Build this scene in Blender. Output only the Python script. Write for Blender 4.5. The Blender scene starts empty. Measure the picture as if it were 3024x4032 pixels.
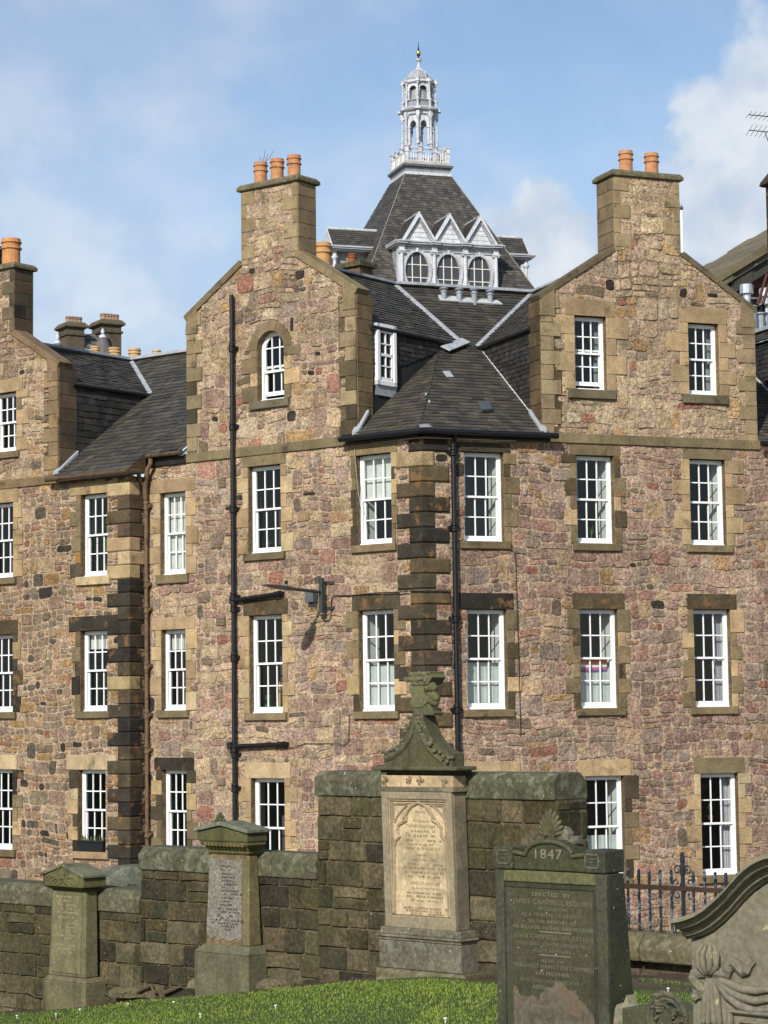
import bpy, math, random
import numpy as np
from mathutils import Vector, Matrix

scene = bpy.context.scene
col = scene.collection
rnd = random.Random(7)

# ------------------------------------------------------------------ camera
FPX, CX, CY, EYE = 8968.0, 1512.0, 2016.0, 1.6
PITCH, ROLL = math.radians(5.25), 0.0125
fwd = Vector((0, math.cos(PITCH), math.sin(PITCH)))
r0 = Vector((1, 0, 0)); u0_ = Vector((0, -math.sin(PITCH), math.cos(PITCH)))
camR = r0 * math.cos(ROLL) - u0_ * math.sin(ROLL)
camU = r0 * math.sin(ROLL) + u0_ * math.cos(ROLL)
CAM = Vector((0, 0, EYE))
cd = bpy.data.cameras.new('camera'); cam = bpy.data.objects.new('camera', cd); col.objects.link(cam)
cd.sensor_fit = 'VERTICAL'; cd.sensor_height = 36.0; cd.sensor_width = 27.0
cd.lens = 36.0 * FPX / 4032.0; cd.clip_start = 0.5; cd.clip_end = 3000
M = Matrix.Identity(4)
for i in range(3):
    M[i][0] = camR[i]; M[i][1] = camU[i]; M[i][2] = -fwd[i]; M[i][3] = CAM[i]
cam.matrix_world = M
scene.camera = cam

def ray(X, Y):
    return camR * ((X - CX) / FPX) - camU * ((Y - CY) / FPX) + fwd
def hit(X, Y, p, n):
    d = ray(X, Y); t = (p - CAM).dot(n) / d.dot(n)
    return CAM + d * t
def hit_z(X, Y, z):
    d = ray(X, Y); return CAM + d * ((z - EYE) / d.z)
def at(X, Y, depth):
    d = ray(X, Y); return CAM + d * (depth / d.y)
CROPS = dict(c1=(1200,100,1.659), c2=(600,550,1.659), c3=(0,850,1.924), c4=(2000,500,1.58), c5=(1200,1050,1.659),
    c6=(0,1800,1.659), c7=(900,1750,1.508), c8=(1900,1700,1.476), c9=(0,2700,1.3825), cb=(1100,2700,1.508),
    cc=(1900,3000,1.476), cu=(1500,2600,3.687), cs=(2600,300,2.0118), ce=(2400,3300,2.6587), cl=(1000,2200,2.765),
    cA=(1500,3050,3.6875), cB=(780,3250,4.425), cC=(150,3380,3.686), cD=(1950,3200,2.658), cE=(1530,150,4.02),
    cF=(1500,800,3.318), cG=(2800,1050,2.951), cH=(2640,3300,3.021))
def S(k, x, y):
    ox, oy, s = CROPS[k]; return (ox + x / s, oy + y / s)

class Frame:
    """vertical frame: U horizontal (to the right as seen from the front), N outward"""
    def __init__(s, O, U, N=None, Z=None):
        s.O = Vector(O); s.U = Vector(U).normalized(); s.Z = Vector((0,0,1)) if Z is None else Vector(Z).normalized()
        s.N = s.U.cross(s.Z).normalized() if N is None else Vector(N).normalized()
    def P(s, u, z, d=0.0):
        return s.O + s.U * u + s.Z * z + s.N * d
    def px(s, X, Y, d=0.0):
        h = hit(X, Y, s.O + s.N * d, s.N) - s.O
        return (h.dot(s.U), h.dot(s.Z))
    def c(s, k, x, y, d=0.0):
        return s.px(*S(k, x, y), d)
    def off(s, d):
        return Frame(s.O + s.N * d, s.U, s.N, s.Z)

def dirv(deg):                # horizontal direction, deg to the right of straight ahead
    a = math.radians(deg); return Vector((math.sin(a), math.cos(a), 0))
# walls of the corner building: left wall runs back to the left, right wall runs back to the right
UL = -dirv(-51.8); UR = dirv(68.3)
CORNER = at(1666, 2200, 47.0); CORNER.z = 0
FL = Frame(CORNER, UL); FR = Frame(CORNER, UR)
# cast shadow of the wall lamp gives the sun direction
_pu, _pz = FL.c('cl', 735, 400, 0.2)
def on_perp(fr, u, X, Y):     # point on the vertical plane through u at right angles to the wall: (z, d)
    h = hit(X, Y, fr.P(u, 0), fr.U) - fr.O
    return (h.dot(fr.Z), h.dot(fr.N))
_hz, _hd = on_perp(FL, _pu, *S('cl', 255, 300))
_su, _sz = FL.c('cl', 598, 865)
SUN = (FL.P(_pu, _hz, _hd) - FL.P(_su, _sz, 0)).normalized()
print('SUN', SUN, 'elev', math.degrees(math.asin(SUN.z)), 'lamp d', _hd)

# ------------------------------------------------------------------ light and sky
sun_el = math.asin(SUN.z); sun_az = math.atan2(SUN.x, SUN.y)
ld = bpy.data.lights.new('sun', 'SUN'); ld.energy = 5.0; ld.angle = math.radians(0.53); ld.color = (1.0, 0.955, 0.895)
lo = bpy.data.objects.new('sun', ld); col.objects.link(lo)
lo.rotation_euler = SUN.to_track_quat('Z', 'Y').to_euler(); lo.location = SUN * 60
w = bpy.data.worlds.new('World'); scene.world = w; w.use_nodes = True
nt = w.node_tree; nt.nodes.clear()
def nd(t, typ, **kw):
    n = t.nodes.new(typ)
    for k, v in kw.items(): setattr(n, k, v)
    return n
out = nd(nt, 'ShaderNodeOutputWorld'); bg = nd(nt, 'ShaderNodeBackground'); bg.inputs[1].default_value = 0.135
sky = nd(nt, 'ShaderNodeTexSky', sky_type='NISHITA', sun_disc=False, sun_elevation=sun_el, sun_rotation=sun_az,
         air_density=1.0, dust_density=0.6, ozone_density=2.0)
tc = nd(nt, 'ShaderNodeTexCoord')
def cloud(scale, loc, lo_, hi_, det=6, stretch=(1, 1, 1.6), dist=0.3):
    mp = nd(nt, 'ShaderNodeMapping'); mp.inputs['Location'].default_value = loc; mp.inputs['Scale'].default_value = stretch
    nt.links.new(tc.outputs['Generated'], mp.inputs[0])
    no = nd(nt, 'ShaderNodeTexNoise'); no.inputs['Scale'].default_value = scale; no.inputs['Detail'].default_value = det
    no.inputs['Roughness'].default_value = 0.5; no.inputs['Distortion'].default_value = dist
    nt.links.new(mp.outputs[0], no.inputs['Vector'])
    mr = nd(nt, 'ShaderNodeMapRange', interpolation_type='SMOOTHSTEP')
    mr.inputs[1].default_value = lo_; mr.inputs[2].default_value = hi_
    nt.links.new(no.outputs[0], mr.inputs[0]); return mr.outputs[0]
def mth(op, a, b=None, clamp=False):
    n = nd(nt, 'ShaderNodeMath', operation=op, use_clamp=clamp)
    for i, v in enumerate((a, b)):
        if v is None: continue
        if isinstance(v, (int, float)): n.inputs[i].default_value = v
        else: nt.links.new(v, n.inputs[i])
    return n.outputs[0]
sep = nd(nt, 'ShaderNodeSeparateXYZ'); nt.links.new(tc.outputs['Generated'], sep.inputs[0])
# thicker cloud to the right and low down, thin veil elsewhere
def mrange(v, a, b, c=0.0, d=1.0):
    mr = nd(nt, 'ShaderNodeMapRange', interpolation_type='SMOOTHSTEP')
    for i, x in enumerate((a, b, c, d)): mr.inputs[i + 1].default_value = x
    nt.links.new(v, mr.inputs[0]); return mr.outputs[0]
def blob(X, Y, rx, rz, noise, lo_=1.10, hi_=0.55):
    c = ray(X, Y).normalized(); v = nd(nt, 'ShaderNodeVectorMath', operation='SUBTRACT'); nt.links.new(tc.outputs['Generated'], v.inputs[0]); v.inputs[1].default_value = tuple(c)
    v2 = nd(nt, 'ShaderNodeVectorMath', operation='MULTIPLY'); nt.links.new(v.outputs[0], v2.inputs[0]); v2.inputs[1].default_value = (1 / rx, 0, 1 / rz)
    v3 = nd(nt, 'ShaderNodeVectorMath', operation='LENGTH'); nt.links.new(v2.outputs[0], v3.inputs[0])
    return mrange(mth('ADD', v3.outputs['Value'], mth('MULTIPLY', mth('SUBTRACT', noise, 0.5), -2.4)), lo_, hi_)
def raw(scale, loc, det=6, dist=0.0, stretch=(1, 1, 1)):
    mp = nd(nt, 'ShaderNodeMapping'); mp.inputs['Location'].default_value = loc; mp.inputs['Scale'].default_value = stretch
    nt.links.new(tc.outputs['Generated'], mp.inputs[0])
    no = nd(nt, 'ShaderNodeTexNoise'); no.inputs['Scale'].default_value = scale; no.inputs['Detail'].default_value = det; no.inputs['Roughness'].default_value = 0.52; no.inputs['Distortion'].default_value = dist
    nt.links.new(mp.outputs[0], no.inputs['Vector']); return no.outputs[0]
def mrange(v, a, b, c=0.0, d=1.0):
    mr = nd(nt, 'ShaderNodeMapRange', interpolation_type='SMOOTHSTEP')
    for i, x in enumerate((a, b, c, d)): mr.inputs[i + 1].default_value = x
    nt.links.new(v, mr.inputs[0]); return mr.outputs[0]
N1 = raw(34, (3.1, .4, 1.7)); N2 = raw(14, (1.1, 2.4, .7), 5, .4, (1, 1, 1.5))
cl = [blob(2980, 620, .040, .056, N1), blob(2160, 930, .034, .024, N1), blob(2800, 900, .050, .045, N1)]
f1 = mth('MINIMUM', mth('ADD', mth('ADD', cl[0], cl[1]), cl[2]), 1.0)
veil = mth('MAXIMUM', blob(450, 900, .17, .085, N2, 1.5, 0.0), mth('MULTIPLY', blob(300, 150, .12, .045, N2, 1.4, 0.1), .8))
wisp = mrange(raw(5, (.3, 2.2, .6), 4, .8, (1, 1, 1.6)), 0.36, 0.80)
hor = mrange(sep.outputs['Z'], 0.26, 0.06)
f2 = mth('ADD', mth('ADD', mth('MULTIPLY', veil, 0.42), mth('MULTIPLY', wisp, 0.40)), mth('MULTIPLY', hor, 0.30))
fac = mth('MINIMUM', mth('ADD', mth('MULTIPLY', f1, 0.72), f2), 1.0, True)
shade = mrange(raw(22, (1.3, .9, 4.2), 5), 0.36, 0.64)
cm = nd(nt, 'ShaderNodeMix', data_type='RGBA'); nt.links.new(shade, cm.inputs['Factor'])
cm.inputs[6].default_value = (5.9, 6.2, 6.6, 1); cm.inputs[7].default_value = (3.9, 4.7, 5.8, 1)
blue = nd(nt, 'ShaderNodeMix', data_type='RGBA', blend_type='MULTIPLY'); blue.inputs['Factor'].default_value = 1.0
nt.links.new(sky.outputs[0], blue.inputs[6]); blue.inputs[7].default_value = (1.06, 1.03, 1.02, 1)
mx = nd(nt, 'ShaderNodeMix', data_type='RGBA'); nt.links.new(fac, mx.inputs['Factor'])
nt.links.new(blue.outputs[2], mx.inputs[6]); nt.links.new(cm.outputs[2], mx.inputs[7])
nt.links.new(mx.outputs[2], bg.inputs[0]); nt.links.new(bg.outputs[0], out.inputs[0])
scene.view_settings.view_transform = 'Standard'; scene.view_settings.look = 'None'
scene.view_settings.exposure = 0.0; scene.view_settings.gamma = 1.0
try: scene.view_settings.use_curve_mapping = False
except Exception: pass

# ------------------------------------------------------------------ colour helpers
def lin(c):
    c = c / 255.0
    return c / 12.92 if c <= 0.04045 else ((c + 0.055) / 1.055) ** 2.4
def rgb(r, g, b, k=1.0):
    q = max(0.0, min(1.0, (min(r, g, b) - 150) / 60.0)); KALB = 0.76 + 0.14 * q * q * (3 - 2 * q)
    return (lin(r) * KALB * k, lin(g) * KALB * k, lin(b) * KALB * k)
def vary(c, v=0.12, h=0.03, R=None):
    R = R or rnd
    f = 1 + R.uniform(-v, v)
    return tuple(max(0.004, x * f * (1 + R.uniform(-h, h))) for x in c)

# ------------------------------------------------------------------ materials
MATS = {}
def material(name, rough=0.85, mott=((9, 0.45),), bump=((40, 0.25, 0.01),), soot=None, moss=None, lichen=None, streak=None,
             metal=0.0, spec=0.3, coat=0.0, patch=None):
    m = bpy.data.materials.new(name); m.use_nodes = True; t = m.node_tree; L = t.links.new
    b = t.nodes['Principled BSDF']; b.inputs['Roughness'].default_value = rough; b.inputs['Metallic'].default_value = metal
    b.inputs['Specular IOR Level'].default_value = spec
    if coat: b.inputs['Coat Weight'].default_value = coat
    at_ = nd(t, 'ShaderNodeAttribute', attribute_name='tint'); cur = at_.outputs['Color']
    tx = nd(t, 'ShaderNodeTexCoord'); obj = tx.outputs['Object']
    def noise(scale, det=5, rg=0.55, stretch=None, off=0.0):
        v = obj
        if stretch or off:
            mp = nd(t, 'ShaderNodeMapping'); L(obj, mp.inputs[0])
            if stretch: mp.inputs['Scale'].default_value = stretch
            mp.inputs['Location'].default_value = (off, off * 0.7, off * 1.3); v = mp.outputs[0]
        n = nd(t, 'ShaderNodeTexNoise'); n.inputs['Scale'].default_value = scale; n.inputs['Detail'].default_value = det
        n.inputs['Roughness'].default_value = rg; L(v, n.inputs['Vector']); return n.outputs[0]
    def ramp(v, a, b_, c=0.0, d=1.0):
        r = nd(t, 'ShaderNodeMapRange', interpolation_type='SMOOTHSTEP')
        for i, x in enumerate((a, b_, c, d)): r.inputs[i + 1].default_value = x
        L(v, r.inputs[0]); return r.outputs[0]
    def mixc(f, a, bcol, mode='MIX'):
        x = nd(t, 'ShaderNodeMix', data_type='RGBA', blend_type=mode)
        if isinstance(f, float): x.inputs['Factor'].default_value = f
        else: L(f, x.inputs['Factor'])
        L(a, x.inputs[6])
        if isinstance(bcol, tuple): x.inputs[7].default_value = (*bcol[:3], 1)
        else: L(bcol, x.inputs[7])
        return x.outputs[2]
    for i, (sc, am) in enumerate(mott):
        v = ramp(noise(sc, 6, 0.62, off=i * 3.1), 0.28, 0.72, 1 - am, 1 + am)
        hs = nd(t, 'ShaderNodeVectorMath', operation='SCALE'); L(cur, hs.inputs[0]); L(v, hs.inputs['Scale']); cur = hs.outputs[0]
    if streak:      # rain streaks: noise stretched along z
        sc, lo_, hi_, c = streak
        cur = mixc(ramp(noise(sc, 5, 0.6, (1, 1, 0.12), 5.0), lo_, hi_, 0, 0.8), cur, c)
    if patch:       # weathering patches with an edge of their own
        for (sc, lo_, hi_, c, am, of) in patch:
            cur = mixc(ramp(noise(sc, 7, 0.62, off=of), lo_, hi_, 0, am), cur, c)
    if soot:
        sc, lo_, hi_, am = soot
        cur = mixc(ramp(noise(sc, 6, 0.65, off=9.0), lo_, hi_, 0, am), cur, (0.022, 0.019, 0.015))
    if moss:
        sc, lo_, hi_, am, c = moss
        cur = mixc(ramp(noise(sc, 6, 0.6, off=2.0), lo_, hi_, 0, am), cur, c)
    if lichen:
        sc, th, c = lichen
        cur = mixc(ramp(noise(sc, 3, 0.5, off=7.0), th, th + 0.03, 0, 0.9), cur, c)
    L(cur, b.inputs['Base Color'])
    prev = None
    for i, (sc, st, dist) in enumerate(bump):
        bn = nd(t, 'ShaderNodeBump'); bn.inputs['Strength'].default_value = st; bn.inputs['Distance'].default_value = dist
        L(noise(sc, 5, 0.6, off=i * 1.7 + 0.3), bn.inputs['Height'])
        if prev: L(prev, bn.inputs['Normal'])
        prev = bn.outputs[0]
    if prev: L(prev, b.inputs['Normal'])
    MATS[name] = m; return m
MUD = rgb(70, 72, 45)
m_rub = material('rubble_stone', 0.94, ((0.55, 0.16), (4, 0.25), (20, 0.45)), ((11, 1.0, 0.05), (34, 1.0, 0.022)), soot=(9, 0.57, 0.68, 0.50), spec=.15, streak=(1.7, 0.56, 0.86, rgb(88, 78, 66)))
m_mort = material('lime_mortar', 0.95, ((3, 0.2), (40, 0.25)), ((60, 0.5, 0.008),), soot=(3, 0.58, 0.75, 0.4))
m_dress = material('dressed_sandstone', 0.9, ((2.5, 0.22), (28, 0.22)), ((70, 0.45, 0.006), (12, 0.25, 0.01)), soot=(2.2, 0.57, 0.70, 0.55), streak=(2.6, 0.56, 0.84, rgb(92, 82, 64)), spec=.15)
m_dark = material('blackened_sandstone', 0.9, ((3.0, 0.3), (26, 0.35)), ((60, 0.5, 0.008), (12, 0.4, 0.015)),
                  patch=((3.4, 0.57, 0.63, rgb(140, 104, 64), 0.6, 4.0),), spec=.2)
m_slate = material('roof_slate', 0.62, ((2.0, 0.18), (30, 0.30)), ((50, 0.3, 0.004),), moss=(1.3, 0.56, 0.72, 0.4, rgb(84, 80, 50)), spec=0.35)
m_lead = material('lead_flashing', 0.5, ((6, 0.2),), ((25, 0.3, 0.01),), metal=0.0, spec=0.5)
m_white = material('white_paint', 0.45, ((8, 0.05),), ((60, 0.1, 0.002),), spec=0.45)
m_grey = material('pale_grey_paint', 0.5, ((6, 0.14), (1.5, 0.14)), ((40, 0.15, 0.004),), spec=0.35, streak=(3, 0.54, 0.78, rgb(140, 140, 138)))
m_iron = material('black_iron_paint', 0.42, ((20, 0.25),), ((80, 0.2, 0.003),), spec=0.4)
m_iron_f = material('flaking_iron_paint', 0.55, ((20, 0.25),), ((60, 0.4, 0.003),), patch=((22, 0.52, 0.58, rgb(128, 136, 142), 0.8, 3.0),))
m_brownp = material('brown_pipe_paint', 0.6, ((9, 0.25),), ((60, 0.2, 0.003),), patch=((6, 0.55, 0.62, rgb(60, 50, 40), 0.7, 3.0),))
m_pot = material('terracotta', 0.85, ((7, 0.18),), ((50, 0.2, 0.004),), soot=(3.0, 0.52, 0.72, 0.5))
m_wall = material('mossy_ashlar', 0.95, ((4, 0.30), (24, 0.42)), ((14, 0.6, 0.016), (45, 0.7, 0.012)), spec=.12,
                  moss=(1.8, 0.47, 0.65, 0.28, rgb(80, 82, 50)), lichen=(30, 0.715, rgb(185, 185, 160)))
m_cope = material('lichened_coping', 0.95, ((4, 0.25), (24, 0.35)), ((40, 0.3, 0.005), (90, 0.5, 0.004)), spec=.1,
                  patch=((9, 0.52, 0.62, rgb(136, 138, 116), 0.6, 1.0),), moss=(2.0, 0.5, 0.7, 0.35, rgb(86, 88, 56)), lichen=(28, 0.70, rgb(190, 190, 168)))
m_grave = material('mossy_gravestone', 0.9, ((3, 0.22), (30, 0.25)), ((60, 0.4, 0.006), (9, 0.25, 0.012)),
                   moss=(2.2, 0.45, 0.68, 0.45, rgb(88, 90, 46)), lichen=(34, 0.72, rgb(185, 185, 160)), streak=(5, 0.52, 0.72, rgb(62, 60, 44)))
m_cream = material('flaking_cream_stone', 0.88, ((4, 0.2), (26, 0.2)), ((50, 0.4, 0.006), (8, 0.4, 0.014)),
                   patch=((2.3, 0.52, 0.60, rgb(150, 136, 108), 0.7, 3.0),), streak=(6, 0.57, 0.75, rgb(120, 106, 82)))
m_old = material('dark_memorial_stone', 0.8, ((3, 0.25), (34, 0.3)), ((60, 0.4, 0.006), (9, 0.2, 0.012)),
                 moss=(2.4, 0.48, 0.70, 0.5, rgb(78, 82, 36)), lichen=(36, 0.715, rgb(190, 190, 170)), streak=(6, 0.55, 0.72, rgb(44, 44, 36)))
m_buff = material('grey_buff_memorial_stone', 0.88, ((3, 0.15), (40, 0.22)), ((70, 0.35, 0.005), (10, 0.2, 0.01)),
                  lichen=(15, 0.70, rgb(178, 172, 130)), soot=(2.4, 0.60, 0.76, 0.5))
m_marble = material('lichened_marble', 0.8, ((5, 0.25), (45, 0.40)), ((50, 0.4, 0.006),), patch=((34, 0.5, 0.56, rgb(98, 93, 80), 0.6, 2.0),))
m_plain = material('plain_stuff', 0.8, ((12, 0.15),), ())
m_grass = material('grass_blades', 0.6, (), (), spec=0.25)
m_soil = material('lawn_soil', 0.95, ((3, 0.3), (25, 0.4)), ((30, 0.8, 0.03),))
m_gold = material('gilded_metal', 0.35, ((20, 0.2),), (), metal=0.8)
m_steel = material('galvanised_steel', 0.38, ((8, 0.12),), (), metal=0.75, spec=0.5)
m_bark = material('dead_twig', 0.9, ((30, 0.3),), ((60, 0.5, 0.005),))
m_leaf = material('houseplant_leaf', 0.5, ((9, 0.25),), ())
m_room = material('room_plaster', 0.9, ((3, 0.1),), ())
m_cloth = material('curtain_cloth', 0.9, ((6, 0.1),), ())
# glass: mirror-like surface over a clear pane
g = bpy.data.materials.new('window_glass'); g.use_nodes = True; t = g.node_tree; t.nodes.clear()
o_ = nd(t, 'ShaderNodeOutputMaterial'); mxs = nd(t, 'ShaderNodeMixShader'); tr = nd(t, 'ShaderNodeBsdfTransparent'); gl = nd(t, 'ShaderNodeBsdfGlossy')
tr.inputs[0].default_value = (0.88, 0.92, 0.9, 1); gl.inputs['Roughness'].default_value = 0.02
lw_ = nd(t, 'ShaderNodeLayerWeight'); lw_.inputs[0].default_value = 0.5
pw_ = nd(t, 'ShaderNodeMath', operation='POWER'); pw_.inputs[1].default_value = 5.0; t.links.new(lw_.outputs['Facing'], pw_.inputs[0])
fr_ = nd(t, 'ShaderNodeMath', operation='MULTIPLY_ADD'); fr_.inputs[1].default_value = 0.9; fr_.inputs[2].default_value = 0.045; t.links.new(pw_.outputs[0], fr_.inputs[0])
tcg = nd(t, 'ShaderNodeTexCoord'); ng = nd(t, 'ShaderNodeTexNoise'); ng.inputs['Scale'].default_value = 2.2; ng.inputs['Detail'].default_value = 1
bg_ = nd(t, 'ShaderNodeBump'); bg_.inputs['Strength'].default_value = 0.12; bg_.inputs['Distance'].default_value = 0.05
t.links.new(tcg.outputs['Object'], ng.inputs['Vector']); t.links.new(ng.outputs[0], bg_.inputs['Height']); t.links.new(bg_.outputs[0], gl.inputs['Normal'])
t.links.new(fr_.outputs[0], mxs.inputs[0]); t.links.new(tr.outputs[0], mxs.inputs[1]); t.links.new(gl.outputs[0], mxs.inputs[2]); t.links.new(mxs.outputs[0], o_.inputs[0])
m_glass = g

# ------------------------------------------------------------------ mesh builder
ORG = {}
class MB:
    def __init__(s): s.v = []; s.f = []; s.c = []; s.m = []; s.b = []
    def pieces(s): return [(a[0], b[0], a[1], b[1]) for a, b in zip(s.b, s.b[1:] + [(len(s.v), len(s.f))])]
    def face(s, pts, c, mi=0):
        s.b.append((len(s.v), len(s.f))); i = len(s.v); s.v += [tuple(p) for p in pts]; s.f.append(tuple(range(i, i + len(pts)))); s.c.append(c); s.m.append(mi)
    def mesh(s, pts, faces, c, mi=0):
        s.b.append((len(s.v), len(s.f))); i = len(s.v); s.v += [tuple(p) for p in pts]
        for f in faces: s.f.append(tuple(i + k for k in f)); s.c.append(c); s.m.append(mi)
    def box(s, fr, u0, u1, z0, z1, d0, d1, c, mi=0, ch=0.0):
        if ch > 0:      # front edges chamfered
            q = [fr.P(u0, z0, d0), fr.P(u1, z0, d0), fr.P(u1, z1, d0), fr.P(u0, z1, d0),
                 fr.P(u0, z0, d1 - ch), fr.P(u1, z0, d1 - ch), fr.P(u1, z1, d1 - ch), fr.P(u0, z1, d1 - ch),
                 fr.P(u0 + ch, z0 + ch, d1), fr.P(u1 - ch, z0 + ch, d1), fr.P(u1 - ch, z1 - ch, d1), fr.P(u0 + ch, z1 - ch, d1)]
            fs = [(0,1,5,4),(1,2,6,5),(2,3,7,6),(3,0,4,7),(4,5,9,8),(5,6,10,9),(6,7,11,10),(7,4,8,11),(8,9,10,11),(3,2,1,0)]
        else:
            q = [fr.P(u0, z0, d0), fr.P(u1, z0, d0), fr.P(u1, z1, d0), fr.P(u0, z1, d0),
                 fr.P(u0, z0, d1), fr.P(u1, z0, d1), fr.P(u1, z1, d1), fr.P(u0, z1, d1)]
            fs = [(0,1,5,4),(1,2,6,5),(2,3,7,6),(3,0,4,7),(4,5,6,7),(3,2,1,0)]
        s.mesh(q, fs, c, mi)
    def prism(s, fr, poly, d0, d1, c, mi=0):
        n = len(poly)
        q = [fr.P(u, z, d0) for u, z in poly] + [fr.P(u, z, d1) for u, z in poly]
        s.mesh(q, [tuple(range(n, 2 * n)), tuple(range(n - 1, -1, -1))] + [(i, (i + 1) % n, n + (i + 1) % n, n + i) for i in range(n)], c, mi)
    def loft(s, rings, c, mi=0, cap=True, closed=True):
        n = len(rings[0]); pts = [p for r in rings for p in r]; fs = []
        for k in range(len(rings) - 1):
            for i in range(n if closed else n - 1):
                j = (i + 1) % n; fs.append((k * n + i, k * n + j, (k + 1) * n + j, (k + 1) * n + i))
        if cap: fs += [tuple(range(n - 1, -1, -1)), tuple(range((len(rings) - 1) * n, len(rings) * n))]
        s.mesh(pts, fs, c, mi)
    def tube(s, pts, r, c, n=8, mi=0):
        pts = [Vector(p) for p in pts]; rs = r if isinstance(r, (list, tuple)) else [r] * len(pts); rings = []
        ref = None
        for k, p in enumerate(pts):
            a = pts[max(0, k - 1)]; b = pts[min(len(pts) - 1, k + 1)]; d = (b - a).normalized()
            if ref is None:
                ref = d.cross(Vector((0, 0, 1)))
                if ref.length < 0.1: ref = d.cross(Vector((1, 0, 0)))
            ref = (ref - d * ref.dot(d)).normalized(); w_ = d.cross(ref)
            rings.append([p + (ref * math.cos(2 * math.pi * i / n) + w_ * math.sin(2 * math.pi * i / n)) * rs[k] for i in range(n)])
        s.loft(rings, c, mi)
    def lathe(s, p, prof, c, n=16, mi=0, rot=0.0, sx=1.0, sy=1.0):
        rings = [[(p[0] + sx * r * math.cos(2 * math.pi * i / n + rot), p[1] + sy * r * math.sin(2 * math.pi * i / n + rot), p[2] + z) for i in range(n)] for r, z in prof]
        s.loft(rings, c, mi)
    def build(s, name, mat, parent=None, smooth=False, bevel=0.0):
        org = ORG.get(parent.name, Vector((0, 0, 0))) if parent else Vector((0, 0, 0))
        me = bpy.data.meshes.new(name)
        va = np.array(s.v, dtype=np.float64) - np.array(org)
        me.from_pydata(va.tolist(), [], s.f); 
        for mm in (mat if isinstance(mat, (list, tuple)) else [mat]): me.materials.append(mm)
        if isinstance(mat, (list, tuple)): me.polygons.foreach_set('material_index', s.m)
        lens = np.fromiter((len(f) for f in s.f), dtype=np.int32)
        ca = np.ones((len(s.c), 4), dtype=np.float32); ca[:, :3] = np.array(s.c, dtype=np.float32)
        a = me.attributes.new('tint', 'FLOAT_COLOR', 'CORNER'); a.data.foreach_set('color', np.repeat(ca, lens, axis=0).ravel())
        if smooth: me.polygons.foreach_set('use_smooth', [True] * len(s.f))
        me.update()
        o = bpy.data.objects.new(name, me); col.objects.link(o)
        if parent: o.parent = parent; ORG[o.name] = org
        if bevel:
            b = o.modifiers.new('bevel', 'BEVEL'); b.width = bevel; b.segments = 2; b.limit_method = 'ANGLE'
        return o
def build_each(mb, name, mat, parent, bevel=0.0, smooth=False):
    for (i0, i1, f0, f1) in mb.pieces():
        q = MB(); q.v = mb.v[i0:i1]; q.f = [tuple(k - i0 for k in f) for f in mb.f[f0:f1]]; q.c = mb.c[f0:f1]; q.m = [0] * (f1 - f0); q.build(name, mat, parent, smooth, bevel)
def thing(name, label, cat, loc, group=None):
    o = bpy.data.objects.new(name, None); col.objects.link(o); o.location = loc; o.empty_display_size = 0.3
    ORG[o.name] = Vector(loc); tag(o, label, cat, group); return o
def tag(o, label=None, cat=None, group=None, kind=None):
    if label: o['label'] = label
    if cat: o['category'] = cat
    if group: o['group'] = group
    if kind: o['kind'] = kind
    return o
def plane3(a, b, c):
    n = (b - a).cross(c - a).normalized(); return (a, n)
def inter3(p, q, r):
    A = Matrix((p[1], q[1], r[1])); b = Vector((p[1].dot(p[0]), q[1].dot(q[0]), r[1].dot(r[0])))
    return A.inverted() @ b
def clip_half(poly, a, b):     # keep left of a->b
    res = []
    n = len(poly)
    for i in range(n):
        p, q = poly[i], poly[(i + 1) % n]
        sp = (b[0]-a[0])*(p[1]-a[1])-(b[1]-a[1])*(p[0]-a[0]); sq = (b[0]-a[0])*(q[1]-a[1])-(b[1]-a[1])*(q[0]-a[0])
        if sp >= 0: res.append(p)
        if (sp >= 0) != (sq >= 0):
            t_ = sp / (sp - sq); res.append((p[0]+(q[0]-p[0])*t_, p[1]+(q[1]-p[1])*t_))
    return res
def area2(poly):
    return 0.5 * sum(poly[i][0]*poly[(i+1)%len(poly)][1]-poly[(i+1)%len(poly)][0]*poly[i][1] for i in range(len(poly)))
def ccw(poly): return poly if area2(poly) > 0 else poly[::-1]
def clip(poly, conv):
    for i in range(len(conv)):
        if len(poly) < 3: return []
        poly = clip_half(poly, conv[i], conv[(i + 1) % len(conv)])
    return poly if len(poly) >= 3 else []
# ------------------------------------------------------------------ masonry
PINK = [(rgb(172,146,128),4),(rgb(164,136,120),4),(rgb(180,156,138),3),(rgb(154,128,114),3),(rgb(160,144,128),3),(rgb(146,132,118),3),
        (rgb(170,132,114),1.6),(rgb(158,112,94),.7),(rgb(184,160,126),2.5),(rgb(170,140,100),1.0),(rgb(142,126,108),1.6),(rgb(106,96,82),0.6),(rgb(70,64,56),0.25)]
TAN = [(rgb(196,174,142),4),(rgb(186,164,132),4),(rgb(190,166,142),3),(rgb(176,156,130),3),(rgb(182,156,136),2),(rgb(180,150,106),1.6),
       (rgb(166,116,98),0.4),(rgb(158,142,120),2),(rgb(120,106,84),0.7),(rgb(64,58,50),0.35),(rgb(204,186,156),2)]
WARM = [(rgb(168,140,110),3),(rgb(174,142,100),2.0),(rgb(160,136,116),3),(rgb(150,126,108),3),(rgb(142,128,110),2.4),(rgb(128,114,96),2),
        (rgb(150,106,86),1.0),(rgb(158,124,82),1.3),(rgb(100,92,78),1.3),(rgb(182,158,130),2.4),(rgb(70,64,56),0.5)]
RED = [(rgb(132,86,76),3),(rgb(120,78,70),3),(rgb(146,100,86),2),(rgb(140,116,100),1)]
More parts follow.
